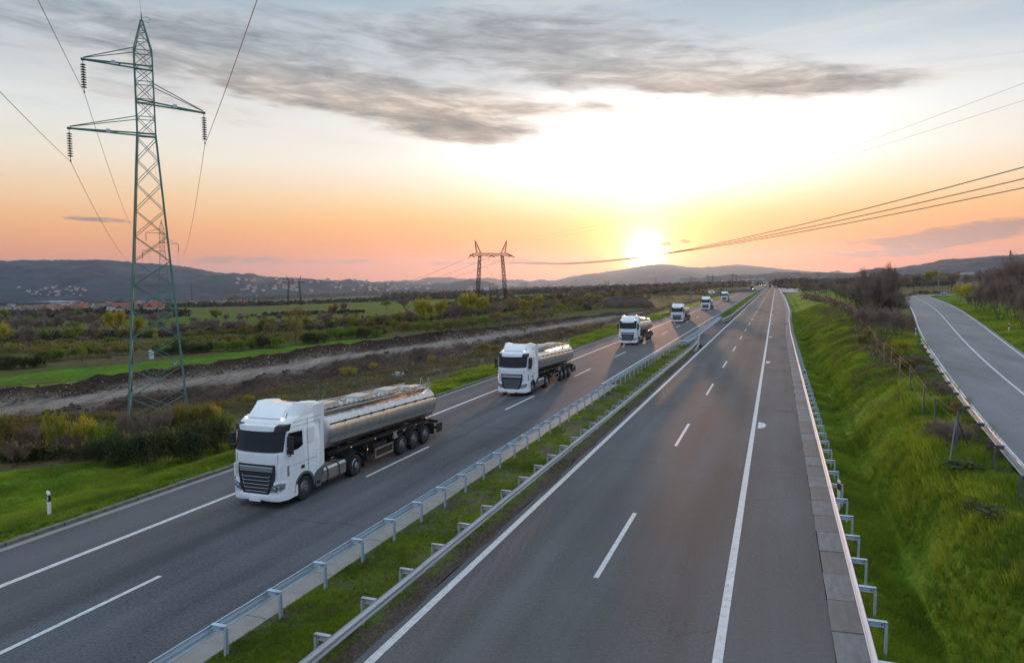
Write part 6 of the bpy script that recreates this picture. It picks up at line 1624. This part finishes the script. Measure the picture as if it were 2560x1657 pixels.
def plant_at(kind, x, y, z, h, hw_, label, group=None, seed=None):
    tm, cm = PROTO[kind][random.randrange(len(PROTO[kind]))]
    root = empty(NAME.get(kind, 'bush'), (x, y, z - .03 * h), random.uniform(0, 6.28)); root.scale = (hw_, hw_, h)
    ident(root, label, CAT.get(kind, 'bush'), group)
    new_obj('trunk' if CAT.get(kind, 'bush') == 'tree' else 'stem', tm, root); new_obj('crown' if CAT.get(kind, 'bush') == 'tree' else 'foliage', cm, root)
def plant(kind, px, py, hpx, wpx, label, group=None):
    x, y, z = ground_pt(px, py); dep = x * FW[0] + y * FW[1] + (z - CAM_H) * FW[2]; k = dep / CAM_F
    plant_at(kind, x, y, z, hpx * k, wpx * k / 2, label, group)
PL = [
 ('yellow', 9, 892, 78, 56, 'yellow-green tree cut by the left edge of the photograph'), ('bare', 79, 888, 80, 82, 'wide greyish bare tree near the left edge'), ('green', 181, 857, 42, 46, 'round green tree left of the tower, before the dark woods'),
 ('bare', 246, 860, 50, 62, 'dark bare tree between the round green one and the yellow pair'), ('yellow', 303, 866, 78, 64, 'bigger of the two bright yellow-green trees behind the tower\'s left leg'), ('yellow', 336, 866, 70, 44, 'smaller of the two bright yellow-green trees, inside the tower'),
 ('orchard', 207, 915, 42, 40, 'low gnarled orchard tree on the near side of the bush row'), ('bare', 276, 909, 32, 28, 'leaning little orchard tree left of the tower'), ('orchard', 296, 900, 38, 34, 'thin orchard tree just left of the tower\'s leg'),
 ('bush_green', 448, 884, 48, 32, 'upright dark green bush against the tower\'s right leg'), ('bush_yellow', 388, 856, 24, 14, 'small yellow sapling seen through the tower'), ('green', 544, 803, 30, 38, 'round green tree in the far fields right of the tower'),
 ('orchard', 612, 866, 60, 44, 'olive orchard tree behind the dark green hedge'), ('orchard', 684, 868, 64, 64, 'spreading orchard tree with crooked trunk'), ('orchard', 741, 861, 68, 74, 'orchard tree with straight short trunk at the green strip\'s edge'), ('orchard', 736, 836, 72, 62, 'taller olive tree behind the orchard trees'),
 ('bare', 809, 828, 48, 56, 'grey bare tree left of the rust-coloured one'), ('rust', 826, 808, 50, 40, 'rust-brown tree rising above the shrubs'), ('green', 966, 776, 25, 36, 'round bright green tree alone in the fields'), ('bush_dark', 760, 789, 13, 10, 'dark conical shrub in the far field, left of two'), ('bush_dark', 773, 788, 12, 10, 'dark conical shrub in the far field, right of two'),
 ('bare', 1018, 787, 44, 54, 'brown-grey bare tree left of the yellow-green clump'), ('bare', 853, 784, 30, 36, 'far bare tree behind the rust-coloured one'), ('yellow', 1070, 828, 76, 66, 'leftmost tall tree of the yellow-green clump'), ('yellow', 1112, 822, 66, 50, 'second tree of the yellow-green clump'), ('thicket', 1146, 820, 62, 54, 'bare shrub standing in the yellow-green clump'),
 ('yellow', 1180, 818, 74, 60, 'tallest tree of the yellow-green clump, before the portal\'s left leg'), ('yellow', 1214, 812, 66, 54, 'yellow-green tree between the portal\'s legs'), ('thicket', 1242, 806, 52, 46, 'bare shrub before the portal\'s right leg'), ('yellow', 1308, 797, 46, 42, 'yellow tree right of the portal\'s right leg'), ('yellow', 1354, 792, 46, 36, 'narrow yellow tree by the muddy strip'),
 ('rust', 1400, 768, 38, 32, 'orange-brown tree glowing near the sun'), ('bare', 1452, 771, 54, 62, 'broad bare tree right of the orange-brown one'), ('bush_dark', 1467, 776, 16, 26, 'dark round bush under the broad bare tree'), ('bush_green', 1397, 778, 19, 48, 'flat green bush under the orange-brown tree'), ('bush_green', 1370, 798, 20, 32, 'green bush at the edge of the muddy strip'),
 ('bare', 1283, 754, 30, 44, 'far bare tree right of the portal'), ('bare', 1254, 746, 22, 30, 'far bare tree between the portal\'s legs'), ('yellow', 1545, 748, 16, 16, 'small yellowish tree behind the dark earth heap'), ('thicket_red', 1612, 784, 30, 30, 'reddish shrub at the fence right of the dark heap'), ('bare', 1500, 752, 26, 34, 'bare tree behind the left end of the dark heap'), ('bare', 1628, 736, 22, 30, 'brown tree in the meadow behind the dark heap'), ('bush_dark', 1668, 736, 10, 14, 'dark round bush left of the slim concrete mast'),
 ('bush_yellow', 872, 944, 28, 56, 'spreading yellow shrub at the edge of the mud, above the nearest tank'), ('bush_yellow', 933, 928, 22, 26, 'small yellow shrub right of the spreading one'), ('bush_yellow', 1080, 906, 20, 24, 'small yellow shrub midway between the first two lorries'), ('bush', 1205, 893, 36, 46, 'olive shrub on the mud left of the second lorry'), ('bush', 1240, 888, 26, 34, 'brown-green shrub just left of the second lorry'), ('thicket_red', 1020, 944, 22, 28, 'brown shrub right of the rubble pile'), ('bush_yellow', 1311, 841, 26, 12, 'thin yellow sapling above the second lorry'),
 ('thicket_red', 1394, 850, 24, 36, 'brown shrub on the fence behind the second tank'), ('thicket_red', 1424, 842, 22, 32, 'brown shrub on the fence right of the second tank'), ('bush', 1502, 820, 14, 22, 'small round shrub on the verge before the third lorry'), ('bush_yellow', 700, 1010, 24, 40, 'yellowish weeds behind the nearest cab'), ('bush_yellow', 620, 1012, 26, 36, 'yellow weeds above the nearest cab'),
 # foreground thicket on the left
 ('bush', 24, 1146, 120, 110, 'tall rusty-olive bush at the left edge in the foreground'), ('thicket_red', 72, 1150, 100, 90, 'reddish-brown bush second from the left edge'), ('bush_yellow', 142, 1150, 132, 76, 'tall bush with bright yellow-green tips left of the tower'), ('thicket', 108, 1152, 96, 84, 'bare brown bush under the leaning fence post'), ('thicket_red', 182, 1152, 84, 80, 'brown bush between the two yellow-green ones'),
 ('bush_yellow', 216, 1150, 118, 78, 'second bright yellow-green bush left of the tower'), ('bush_green', 262, 1150, 90, 74, 'green bush just left of the tower\'s foot'), ('bush_dark', 245, 1160, 60, 90, 'dark low bramble at the foot of the yellow-green bush'), ('bush_dark', 300, 1163, 76, 100, 'dark bramble under the tower\'s left leg'), ('bush_dark', 362, 1166, 84, 110, 'dark bramble before the tower\'s foot'), ('bush_dark', 425, 1164, 92, 110, 'biggest dark bramble, right of the tower\'s foot'), ('bush_dark', 486, 1152, 92, 110, 'dark bramble between tower and nearest cab'), ('bush_dark', 545, 1132, 84, 90, 'dark bramble touching the nearest cab'),
 ('thicket', 330, 1128, 108, 80, 'wispy dry shrub inside the tower\'s base'), ('bush', 300, 1112, 84, 60, 'olive shrub at the tower\'s left leg'), ('thicket', 395, 1118, 108, 84, 'wispy dry shrub at the tower\'s right leg'), ('bush', 442, 1108, 100, 76, 'olive shrub right of the tower\'s right leg'), ('bush', 500, 1098, 92, 80, 'olive shrub before the muddy strip, left of the nearest cab'), ('bush_yellow', 532, 1080, 72, 60, 'yellowish shrub behind the nearest cab\'s roof'), ('bush_green', 560, 1092, 60, 60, 'green shrub hidden behind the nearest cab'), ('thicket_red', 36, 1166, 64, 80, 'low reddish scrub at the left edge above the grass'), ('bush_green', 275, 1166, 22, 40, 'light green seedlings at the foot of the brambles'),
 # right-hand side
 ('bare', 2013, 736, 46, 44, 'bare tree right of the motorway near the horizon'), ('bush', 2013, 737, 20, 40, 'olive bush under the bare tree near the horizon'), ('bare', 2070, 740, 48, 46, 'bare tree left end of the brown trees right of the motorway'), ('bare', 2100, 742, 52, 50, 'bare tree second in the brown row right of the motorway'), ('bare', 2130, 744, 52, 50, 'bare tree third in the brown row right of the motorway'), ('bush_dark', 2109, 744, 18, 32, 'dark green bush before the brown row'),
 ('thicket', 2150, 800, 96, 70, 'left flank of the tall brown thicket by the service road'), ('thicket', 2185, 815, 150, 84, 'tallest brown thicket, its twigs above the hills'), ('thicket', 2220, 812, 138, 80, 'tall brown thicket touching the service road'), ('bare', 2195, 800, 146, 96, 'bare tree rising out of the tall thicket'), ('bare', 2232, 790, 120, 70, 'slender bare tree at the edge of the service road'), ('thicket', 2168, 842, 78, 76, 'lower brown thicket by the fence'), ('thicket', 2212, 856, 92, 90, 'dark lower thicket before the tall one'), ('thicket', 2246, 846, 70, 60, 'small thicket overhanging the service road'),
 ('bush_green', 2190, 868, 30, 48, 'green bush at the foot of the thicket'), ('bush', 2156, 872, 36, 44, 'brown-green bush on the fence line'), ('bush_yellow', 2252, 902, 56, 60, 'yellow-green bush beside the start of the service road guardrail'), ('thicket', 2366, 1132, 88, 110, 'leafless purple-brown shrub behind the propped fence post'), ('bush_green', 2320, 1104, 30, 36, 'small olive bush left of the propped fence post'), ('thicket_red', 2400, 1128, 64, 90, 'brown brush between the propped post and the guardrail'),
 ('yellow', 2334, 727, 48, 38, 'yellow-leaved tree by the utility pole'), ('bare', 2282, 730, 46, 48, 'bare tree above the far bend of the service road'), ('bare', 2306, 728, 44, 42, 'bare tree left of the yellow-leaved one'), ('bare', 2378, 728, 46, 46, 'bare tree right of the utility pole'), ('bare', 2410, 732, 50, 46, 'bare tree behind the yellow bush'), ('bush_yellow', 2424, 764, 58, 62, 'big yellow bush on the bend of the service road'), ('bush_yellow', 2400, 752, 44, 44, 'smaller yellow bush behind the blue sign'),
 ('bare', 2450, 756, 84, 70, 'bare tree left end of the dark wood on the right'), ('thicket', 2470, 785, 84, 80, 'dark brushwood right of the big yellow bush'), ('thicket', 2500, 800, 104, 90, 'dark brushwood before the taller utility pole'), ('bare', 2495, 770, 108, 84, 'bare tree left of the taller utility pole'), ('thicket', 2535, 806, 116, 90, 'dark brushwood under the taller utility pole'), ('bare', 2545, 780, 140, 90, 'tall bare tree at the right edge'), ('bare', 2570, 800, 172, 110, 'tallest bare tree cut by the right edge'), ('thicket', 2562, 826, 110, 90, 'dark brushwood cut by the right edge'), ('thicket', 2448, 778, 50, 60, 'low dark brushwood behind the far verge'), ('bare', 2600, 815, 180, 120, 'bare tree beyond the right edge'),
]
for kind, px, py, hp, wp, lb_ in PL: plant(kind, px, py, hp * (1.15 if kind == 'yellow' else 1.0), wp * (1.1 if kind == 'yellow' else 1.0), lb_)
ORD = 'first second third fourth fifth sixth seventh eighth ninth tenth eleventh twelfth thirteenth fourteenth fifteenth sixteenth seventeenth eighteenth nineteenth twentieth'.split()
ORD += ['twenty-' + o_ for o_ in ORD[:9]]
def row(kinds, x0, y0_, x1, y1_, n, hp, wp, label, group, jit=3.0):
    for i in range(n):
        t_ = (i + random.uniform(.1, .9)) / n; px = x0 + (x1 - x0) * t_; py = y0_ + (y1_ - y0_) * t_ + random.uniform(-jit, jit)
        plant(random.choice(kinds), px, py, hp * random.uniform(.75, 1.25), wp * random.uniform(.8, 1.3), ORD[i] + ' from left, ' + label, group)
ROWS = [
 (('bush_dark', 'bush_green'), -10, 925, 105, 920, 9, 30, 34, 'dark green hedge bush at the left edge, before the green strip', 'hedge at the left edge'), (('bush', 'bush_green'), 100, 903, 270, 892, 11, 26, 30, 'olive bush in the row left of the tower', 'olive bushes left of the tower'), (('bush',), 270, 893, 340, 884, 5, 22, 26, 'olive bush behind the tower', 'olive bushes behind the tower'),
 (('bush_green', 'bush_dark'), 385, 890, 560, 878, 12, 26, 34, 'bush of the dark green hedge right of the tower', 'green hedge right of the tower'), (('bush_green', 'bush_dark'), 560, 878, 700, 868, 10, 27, 34, 'bush of the dark green hedge under the orchard trees', 'green hedge under the orchard trees'), (('bush_green', 'bush'), 462, 848, 620, 838, 11, 18, 26, 'green bush in the second row right of the tower', 'second row of green bushes'),
 (('thicket',), 435, 832, 600, 828, 12, 27, 34, 'bare bush of the dark leafless hedge right of the tower', 'leafless hedge'), (('bush_green', 'bush_dark'), 760, 858, 960, 840, 14, 24, 34, 'mounded green bush between orchard and yellow-green clump', 'mounded green bushes'), (('bush_green', 'bush'), 820, 838, 1060, 822, 14, 22, 34, 'green bush in the back row before the yellow-green clump', 'back row of green bushes'),
 (('bush', 'thicket'), 880, 812, 1060, 800, 12, 18, 30, 'tawny shrub in the scrub left of the yellow-green clump', 'tawny scrub'), (('bush', 'bush_green'), 1060, 838, 1240, 812, 12, 26, 30, 'undergrowth bush at the foot of the yellow-green clump', 'undergrowth of the clump'), (('bush', 'thicket'), 1240, 816, 1360, 800, 9, 22, 30, 'undergrowth bush right of the yellow-green clump', 'undergrowth right of the clump'),
 (('bare', 'thicket', 'orchard'), -10, 836, 300, 830, 14, 40, 46, 'brown tree in the woods left of the tower', 'brown woods left of the tower'), (('bare', 'thicket', 'bare', 'green'), -10, 822, 420, 815, 18, 36, 44, 'tree in the back row of the brown woods left of the tower', 'back row of the brown woods'), (('bare', 'orchard', 'thicket'), 330, 838, 440, 828, 5, 30, 34, 'brown tree seen through and beside the tower', 'brown trees beside the tower'),
 (('bare', 'orchard'), 480, 812, 900, 800, 14, 24, 30, 'small tree dotted over the far fields', 'trees dotted over the fields'), (('yellow', 'orchard', 'bush_yellow'), 770, 832, 900, 822, 7, 34, 32, 'yellowish tree in the mixed scrub left of centre', 'yellowish scrub trees'), (('bare', 'yellow', 'orchard'), 1320, 768, 1500, 752, 12, 24, 26, 'mixed tree in the brown meadow left of the sun', 'meadow trees left of the sun'),
 (('bare', 'thicket', 'rust'), 1490, 750, 1700, 732, 14, 20, 24, 'brownish tree in the meadow under the sun', 'meadow trees under the sun'), (('bare', 'thicket', 'orchard'), 1660, 730, 1880, 718, 18, 16, 18, 'tree of the brown wood left of the far carriageway', 'wood left of the far carriageway'), (('bare', 'thicket'), 2030, 742, 2160, 760, 10, 42, 40, 'brown tree behind the fence right of the motorway', 'brown trees behind the fence'),
 (('bare', 'orchard'), 1960, 728, 2060, 736, 7, 26, 26, 'small tree near the horizon right of the motorway', 'small trees near the right horizon'), (('bare', 'thicket', 'orchard', 'bare'), 2250, 722, 2450, 718, 14, 34, 36, 'tree of the wood above the bend of the service road', 'wood above the bend'), (('bare', 'thicket'), 2440, 724, 2600, 730, 10, 50, 46, 'tree of the back row in the dark wood on the right', 'back row of the dark wood'),
 (('bush', 'orchard', 'bare', 'bush_green'), -10, 872, 360, 862, 13, 20, 34, 'shrub in the dense scrub left of the tower', 'dense scrub left of the tower'), (('bush', 'thicket', 'bush_green'), 0, 852, 420, 842, 16, 24, 34, 'shrub in the back of the scrub left of the tower', 'back scrub left of the tower'),
 (('bush', 'orchard', 'bush_green'), 430, 862, 700, 850, 9, 20, 34, 'shrub between the two green hedges right of the tower', 'shrubs between the hedges'), (('orchard', 'bare', 'bush'), 600, 846, 800, 832, 12, 38, 44, 'olive shrub behind the orchard trees', 'shrubs behind the orchard trees'),
 (('bush', 'bush_yellow', 'orchard', 'thicket'), 860, 824, 1080, 806, 16, 30, 40, 'bushy tree in the tangle left of the yellow-green clump', 'tangle left of the clump'), (('bush', 'orchard', 'thicket'), 1060, 800, 1300, 782, 14, 34, 44, 'bushy tree behind the yellow-green clump', 'bushy trees behind the clump'),
 (('bare', 'bush', 'thicket'), 1280, 786, 1500, 768, 14, 26, 36, 'brown shrub in the meadow behind the muddy strip', 'brown meadow shrubs'), (('thicket', 'bare', 'bush'), 1480, 768, 1700, 742, 12, 18, 26, 'shrub around the dark earth heap', 'shrubs around the earth heap'),
 (('thicket_red', 'bush', 'thicket'), 2275, 905, 2500, 1165, 15, 34, 46, 'dry brush between the fence and the service road guardrail', 'dry brush under the service road'), (('thicket_red', 'bush'), 2165, 850, 2300, 960, 8, 30, 44, 'brown scrub along the fence below the thicket', 'brown scrub along the fence'),
 (('thicket', 'bare'), 2140, 800, 2240, 815, 9, 110, 70, 'bare shrub in the mass of the tall thicket', 'mass of the tall thicket'),
 (('bush', 'thicket'), 2260, 742, 2345, 741, 6, 12, 22, 'low scrub bush along the far junction', 'scrub along the junction'),
]
for r_ in ROWS: row(*r_)
# far woods, hedges and treetops that read as one mass
def belt(name, pts, n, hp, size, mats, thick=8.0):
    rng = np.random.default_rng(abs(hash(name)) % 1000 if False else len(name) * 7 + n); C_, Sz = [], []
    pts = np.array(pts, float)
    for i in range(n):
        t_ = rng.uniform(0, len(pts) - 1); k = int(t_); q = pts[k] + (pts[min(k + 1, len(pts) - 1)] - pts[k]) * (t_ - k)
        x, y, z = ground_pt(q[0], q[1] + rng.uniform(-1.0, 1.0)); dep = math.hypot(x, y); h = hp * dep / CAM_F * rng.uniform(.5, 1.25)
        x += rng.normal(0, thick * .5); y += rng.normal(0, thick * .5)
        m = 26; a_ = rng.normal(0, 1, (m, 3)); a_ /= np.linalg.norm(a_, axis=1)[:, None]; a_ *= rng.uniform(.3, 1, (m, 1)) ** .5
        C_.append(np.array([x, y, z + h * .5]) + a_ * np.array([h * .62, h * .62, h * .5])); Sz.append(np.full(m, h * size))
    c = np.vstack(C_); s_ = np.concatenate(Sz)[:, None] * rng.uniform(.6, 1.4, (len(c), 1)); n_ = len(c)
    a_ = rng.normal(0, 1, (n_, 3)); a_ /= np.linalg.norm(a_, axis=1)[:, None]; b_ = np.cross(a_, rng.normal(0, 1, (n_, 3))); b_ /= np.linalg.norm(b_, axis=1)[:, None]
    V_ = np.stack([c - a_ * s_, c + b_ * s_ * .7, c + a_ * s_, c - b_ * s_ * .7], 1).reshape(-1, 3)
    ident(new_obj(name, np_mesh(name, V_, np.arange(4 * n_).reshape(n_, 4), mats)), kind='stuff')
M['wood_brown'] = foliage_mat('far_wood_brown', (0.040, 0.034, 0.028, 1), (0.085, 0.070, 0.045, 1), .9, 0.0, .03)
M['wood_green'] = foliage_mat('far_wood_green', (0.035, 0.045, 0.020, 1), (0.085, 0.085, 0.030, 1), .9, 0.0, .03)
belt('far_woods', [(-40, 790), (120, 786), (323, 776), (420, 768), (640, 764), (900, 755), (1100, 748), (1200, 744)], 900, 9, .28, M['wood_brown'], 14)
belt('far_woods', [(-40, 806), (160, 800), (330, 795), (430, 792)], 380, 16, .22, M['wood_brown'], 10)
belt('far_woods', [(560, 752), (760, 745), (1000, 736), (1150, 730), (1300, 727), (1500, 722), (1700, 716), (1880, 711)], 1400, 8, .28, M['wood_brown'], 20)
belt('far_woods', [(980, 745), (1180, 740), (1330, 735), (1500, 730), (1700, 722), (1860, 715)], 1100, 11, .26, M['wood_brown'], 20)
belt('far_woods', [(1150, 762), (1300, 752), (1460, 745), (1640, 733), (1740, 726)], 500, 10, .25, M['wood_green'], 14)
belt('scrub', [(0, 880), (200, 874), (420, 866), (700, 850), (900, 832), (1080, 818), (1300, 792), (1480, 770)], 1100, 13, .16, M['leaf_olive'], 7)
belt('scrub', [(0, 850), (300, 842), (600, 832), (900, 812), (1200, 784), (1480, 756)], 1000, 13, .2, M['wood_brown'], 9)
belt('far_hedge', [(460, 768), (620, 764), (700, 762)], 160, 6, .3, M['wood_green'], 5)
belt('far_hedge', [(650, 790), (760, 786), (900, 782)], 200, 7, .3, M['wood_brown'], 4)
belt('far_woods', [(1940, 714), (2040, 716), (2160, 712), (2300, 706), (2420, 700), (2600, 700)], 900, 14, .24, M['wood_brown'], 16)
belt('far_woods', [(1955, 722), (2100, 722), (2260, 716), (2400, 710), (2600, 714)], 900, 18, .20, M['wood_brown'], 12)
belt('scrub', [(560, 1020), (700, 985), (900, 940), (1100, 905), (1260, 870), (1400, 836), (1480, 818)], 500, 7, .16, M['leaf_olive'], 1.6)
belt('scrub', [(0, 1062), (200, 1050), (420, 1040), (600, 1015)], 260, 14, .14, M['leaf_olive'], 1.4)
belt('scrub', [(0, 1150), (100, 1145), (300, 1140), (420, 1135), (560, 1105)], 520, 26, .10, M['leaf_dark'], 1.0)
belt('scrub', [(2010, 748), (2080, 760), (2140, 790), (2165, 840), (2200, 890), (2260, 940)], 300, 14, .14, M['twig_red'], 1.2)
belt('scrub', [(2240, 905), (2300, 980), (2380, 1060), (2440, 1130), (2520, 1240)], 200, 12, .14, M['grass_dry'], .8)

# ------------------------------------------------------------------ grass
def clump_mesh(name, n, h, w_, spread, mat, seed):
    rng = np.random.default_rng(seed); V_ = []; F = []
    for i in range(n):
        a_ = rng.uniform(0, 6.28); r_ = spread * rng.uniform(0, 1) ** .5; b_ = rng.uniform(0, 6.28)
        c = np.array([r_ * math.cos(a_), r_ * math.sin(a_), 0]); hh = h * rng.uniform(.5, 1.2); ln = rng.uniform(.1, .6) * hh
        t_ = np.array([math.cos(b_), math.sin(b_), 0]) * w_ * rng.uniform(.6, 1.3); k = len(V_)
        mid = c + np.array([math.cos(a_) * ln * .3, math.sin(a_) * ln * .3, hh * .6])
        V_ += [c - t_, c + t_, mid + t_ * .7, mid - t_ * .7, c + np.array([math.cos(a_) * ln, math.sin(a_) * ln, hh])]
        F += [(k, k + 1, k + 2, k + 3), (k + 3, k + 2, k + 4, k + 4)]
    me = bpy.data.meshes.new(name); me.from_pydata([tuple(v) for v in V_], [], [f if f[2] != f[3] else f[:3] for f in F]); me.materials.append(mat); me.update(); return me
def scatter(name, P, sc, clump, seed):
    me = bpy.data.meshes.new(name); me.vertices.add(len(P)); me.vertices.foreach_set('co', np.asarray(P, np.float32).ravel())
    at_ = me.attributes.new('size', 'FLOAT', 'POINT'); at_.data.foreach_set('value', np.asarray(sc, np.float32))
    o = ident(new_obj(name, me), kind='stuff')
    src = bpy.data.objects.new(name + '_tuft', clump)
    ng = bpy.data.node_groups.new(name, 'GeometryNodeTree'); ng.interface.new_socket('Geometry', in_out='INPUT', socket_type='NodeSocketGeometry'); ng.interface.new_socket('Geometry', in_out='OUTPUT', socket_type='NodeSocketGeometry')
    n = ng.nodes; gi = n.new('NodeGroupInput'); go = n.new('NodeGroupOutput'); mp = n.new('GeometryNodeMeshToPoints'); ip = n.new('GeometryNodeInstanceOnPoints'); oi = n.new('GeometryNodeObjectInfo'); oi.inputs[0].default_value = src
    rv = n.new('FunctionNodeRandomValue'); rv.data_type = 'FLOAT_VECTOR'; rv.inputs[0].default_value = (-.25, -.25, 0); rv.inputs[1].default_value = (.25, .25, 6.28); rv.inputs['Seed'].default_value = seed
    na = n.new('GeometryNodeInputNamedAttribute'); na.data_type = 'FLOAT'; na.inputs[0].default_value = 'size'
    l = ng.links; l.new(gi.outputs[0], mp.inputs[0]); l.new(mp.outputs[0], ip.inputs['Points']); l.new(oi.outputs['Geometry'], ip.inputs['Instance']); l.new(rv.outputs[0], ip.inputs['Rotation']); l.new(na.outputs[0], ip.inputs['Scale']); l.new(ip.outputs[0], go.inputs[0])
    md = o.modifiers.new('tufts', 'NODES'); md.node_group = ng
    return o
CL = clump_mesh('grass_tuft', 14, .13, .006, .10, M['grass'], 1); CLL = clump_mesh('long_tuft', 14, .22, .007, .13, M['grass'], 2); CLD = clump_mesh('dry_tuft', 12, .30, .006, .12, M['grass_dry'], 3)
def field(n, xr_, yr_, test, seed, zoff=0.0, flat=None):
    rng = np.random.default_rng(seed); out = []; 
    y = yr_[0] * (yr_[1] / yr_[0]) ** rng.uniform(0, 1, n * 3); x = rng.uniform(xr_[0], xr_[1], n * 3)
    k = test(x, y, rng); x, y = x[k][:n], y[k][:n]
    z = H(x, y) if flat is None else np.full(len(x), flat)
    s_ = (0.75 + fbm(x * .5, y * .4, 7, 3) * .9) * np.interp(y, [10, 60, 150], [1.0, 1.5, 2.4])
    return np.stack([x, y, z + zoff], 1), np.clip(s_, .3, 4)
def t_left(x, y, rng):
    wv = np.interp(y, VGY, VGW); return (x < -24.8) & (-x - 24.7 < wv + rng.uniform(-.8, .3, len(x)))
P, s_ = field(42000, (-38, -24.76), (11, 190), t_left, 11); scatter('grass', P, s_, CLL, 1)
P, s_ = field(26000, (-12.38, -9.2), (6, 98), lambda x, y, r: (x + 9.9 < r.normal(0, .25, len(x))) & (fbm(x * .8, y * .6, 17, 3) + r.uniform(-.3, .3, len(x)) > .0), 12, 0.0, 0.02); scatter('grass', P, s_ * .62, CL, 2)
P, s_ = field(7000, (-13.0, -9.7), (162, 520), lambda x, y, r: x < -10.2, 13, 0.0, 0.02); scatter('grass', P, s_ * .9, CLL, 3)
def t_right(x, y, rng):
    L_ = sr_x(y) - sr_hw(y) - .5; rx_ = rail_x(y) + .15; f = (x - rx_) / (L_ - rx_); return (x > rx_) & (x < L_) & (f < .86 + fbm(x * .3, y * .2, 3, 3) * .5)
P, s_ = field(62000, (2.2, 20), (9, 210), t_right, 14); scatter('grass', P, s_ * .95, CLL, 4)
P, s_ = field(9000, (4, 20), (9, 190), lambda x, y, r: (x > rail_x(y) + 3) & (x < sr_x(y) - sr_hw(y) - .2) & (fbm(x * .3, y * .15, 23, 3) + (x - 5) / 12 > .15), 15); scatter('dry_grass', P, s_, CLD, 5)
P, s_ = field(2600, (-38, -24.9), (11, 120), lambda x, y, r: t_left(x, y, r) & (fbm(x * .5, y * .3, 93, 3) > .18), 18); scatter('dry_grass', P, s_ * .8, CLD, 8)
P, s_ = field(2600, (-12.3, -9.2), (8, 98), lambda x, y, r: fbm(x * .9, y * .5, 95, 3) > .05, 19, 0.0, 0.02); scatter('dry_grass', P, s_ * .45, CLD, 9)
P, s_ = field(9000, (5, 16), (12, 90), lambda x, y, r: (x > sr_x(y) - sr_hw(y) - 2.6) & (x < sr_x(y) - sr_hw(y) - .25), 20); scatter('grass', P, s_ * 1.7, CLL, 10)
P, s_ = field(7000, (11, 40), (30, 200), lambda x, y, r: (x > sr_x(y) + sr_hw(y) + .3) & (x < sr_x(y) + sr_hw(y) + 6), 16); scatter('grass', P, s_, CLL, 6)
P, s_ = field(16000, (-75, -30), (18, 150), lambda x, y, r: ~inside(x, y, DIRT) & (-x - 24.7 > np.interp(y, VGY, VGW)) & (dist_line(x, y, DIRT_BOT) < 9) , 17); scatter('dry_grass', P, s_ * .9, CLD, 7)
# broad-leaved weeds on the bank
wd_ = MB()
for i in range(46):
    a_ = random.uniform(0, 6.28); r_ = random.uniform(.05, .5); L_ = random.uniform(.18, .34); t_ = random.uniform(0, 6.28); c_ = (math.cos(a_) * r_, math.sin(a_) * r_, random.uniform(.12, .42) * (1.1 - r_))
    dx_, dy_ = math.cos(t_) * L_, math.sin(t_) * L_; ex, ey = -math.sin(t_) * L_ * .32, math.cos(t_) * L_ * .32; dz_ = random.uniform(-.12, .10)
    wd_.add([(c_[0], c_[1], c_[2]), (c_[0] + dx_ * .5 + ex, c_[1] + dy_ * .5 + ey, c_[2] + dz_ * .4 + .03), (c_[0] + dx_, c_[1] + dy_, c_[2] + dz_), (c_[0] + dx_ * .5 - ex, c_[1] + dy_ * .5 - ey, c_[2] + dz_ * .4 + .03)], [(0, 1, 2, 3)])
wme = wd_.mesh('foliage', M['leaf_dark'])
for px, py, s_, lb_ in ((2407, 1180, 1.15, 'dark glossy broad-leaved plant below the propped fence post'), (2440, 1275, .8, 'broad-leaved weed patch lower on the bank at the right edge'), (2475, 1290, .8, 'broad-leaved weed patch close to the right edge'), (2400, 1240, .7, 'small broad-leaved weed on the green hump'), (2500, 1300, .8, 'broad-leaved weeds lowest at the right edge'), (2190, 925, .9, 'dark low weed tuft on the bank near the fence')):
    x, y, z = ground_pt(px, py); root = ident(empty('weed_plant', (x, y, z), random.uniform(0, 6)), lb_, 'plant'); root.scale = (s_, s_, s_); new_obj('foliage', wme, root)

# ------------------------------------------------------------------ haze
hz = MB(); hz.add([(-13500, -3000, -66), (13500, -3000, -66), (13500, 12500, -66), (-13500, 12500, -66), (-13500, -3000, 420), (13500, -3000, 420), (13500, 12500, 420), (-13500, 12500, 420)],
                  [(3, 2, 1, 0), (4, 5, 6, 7), (0, 1, 5, 4), (1, 2, 6, 5), (2, 3, 7, 6), (3, 0, 4, 7)])
hm = bpy.data.materials.new('haze'); hm.use_nodes = True
for n in list(hm.node_tree.nodes): hm.node_tree.nodes.remove(n)
ho = hm.node_tree.nodes.new('ShaderNodeOutputMaterial'); hv = hm.node_tree.nodes.new('ShaderNodeVolumePrincipled')
hv.inputs['Color'].default_value = (0.48, 0.68, 1.0, 1); hv.inputs['Density'].default_value = 6.0e-5; hv.inputs['Anisotropy'].default_value = 0.60
hm.node_tree.links.new(hv.outputs[0], ho.inputs['Volume'])
ident(hz.build('haze', hm), kind='stuff')
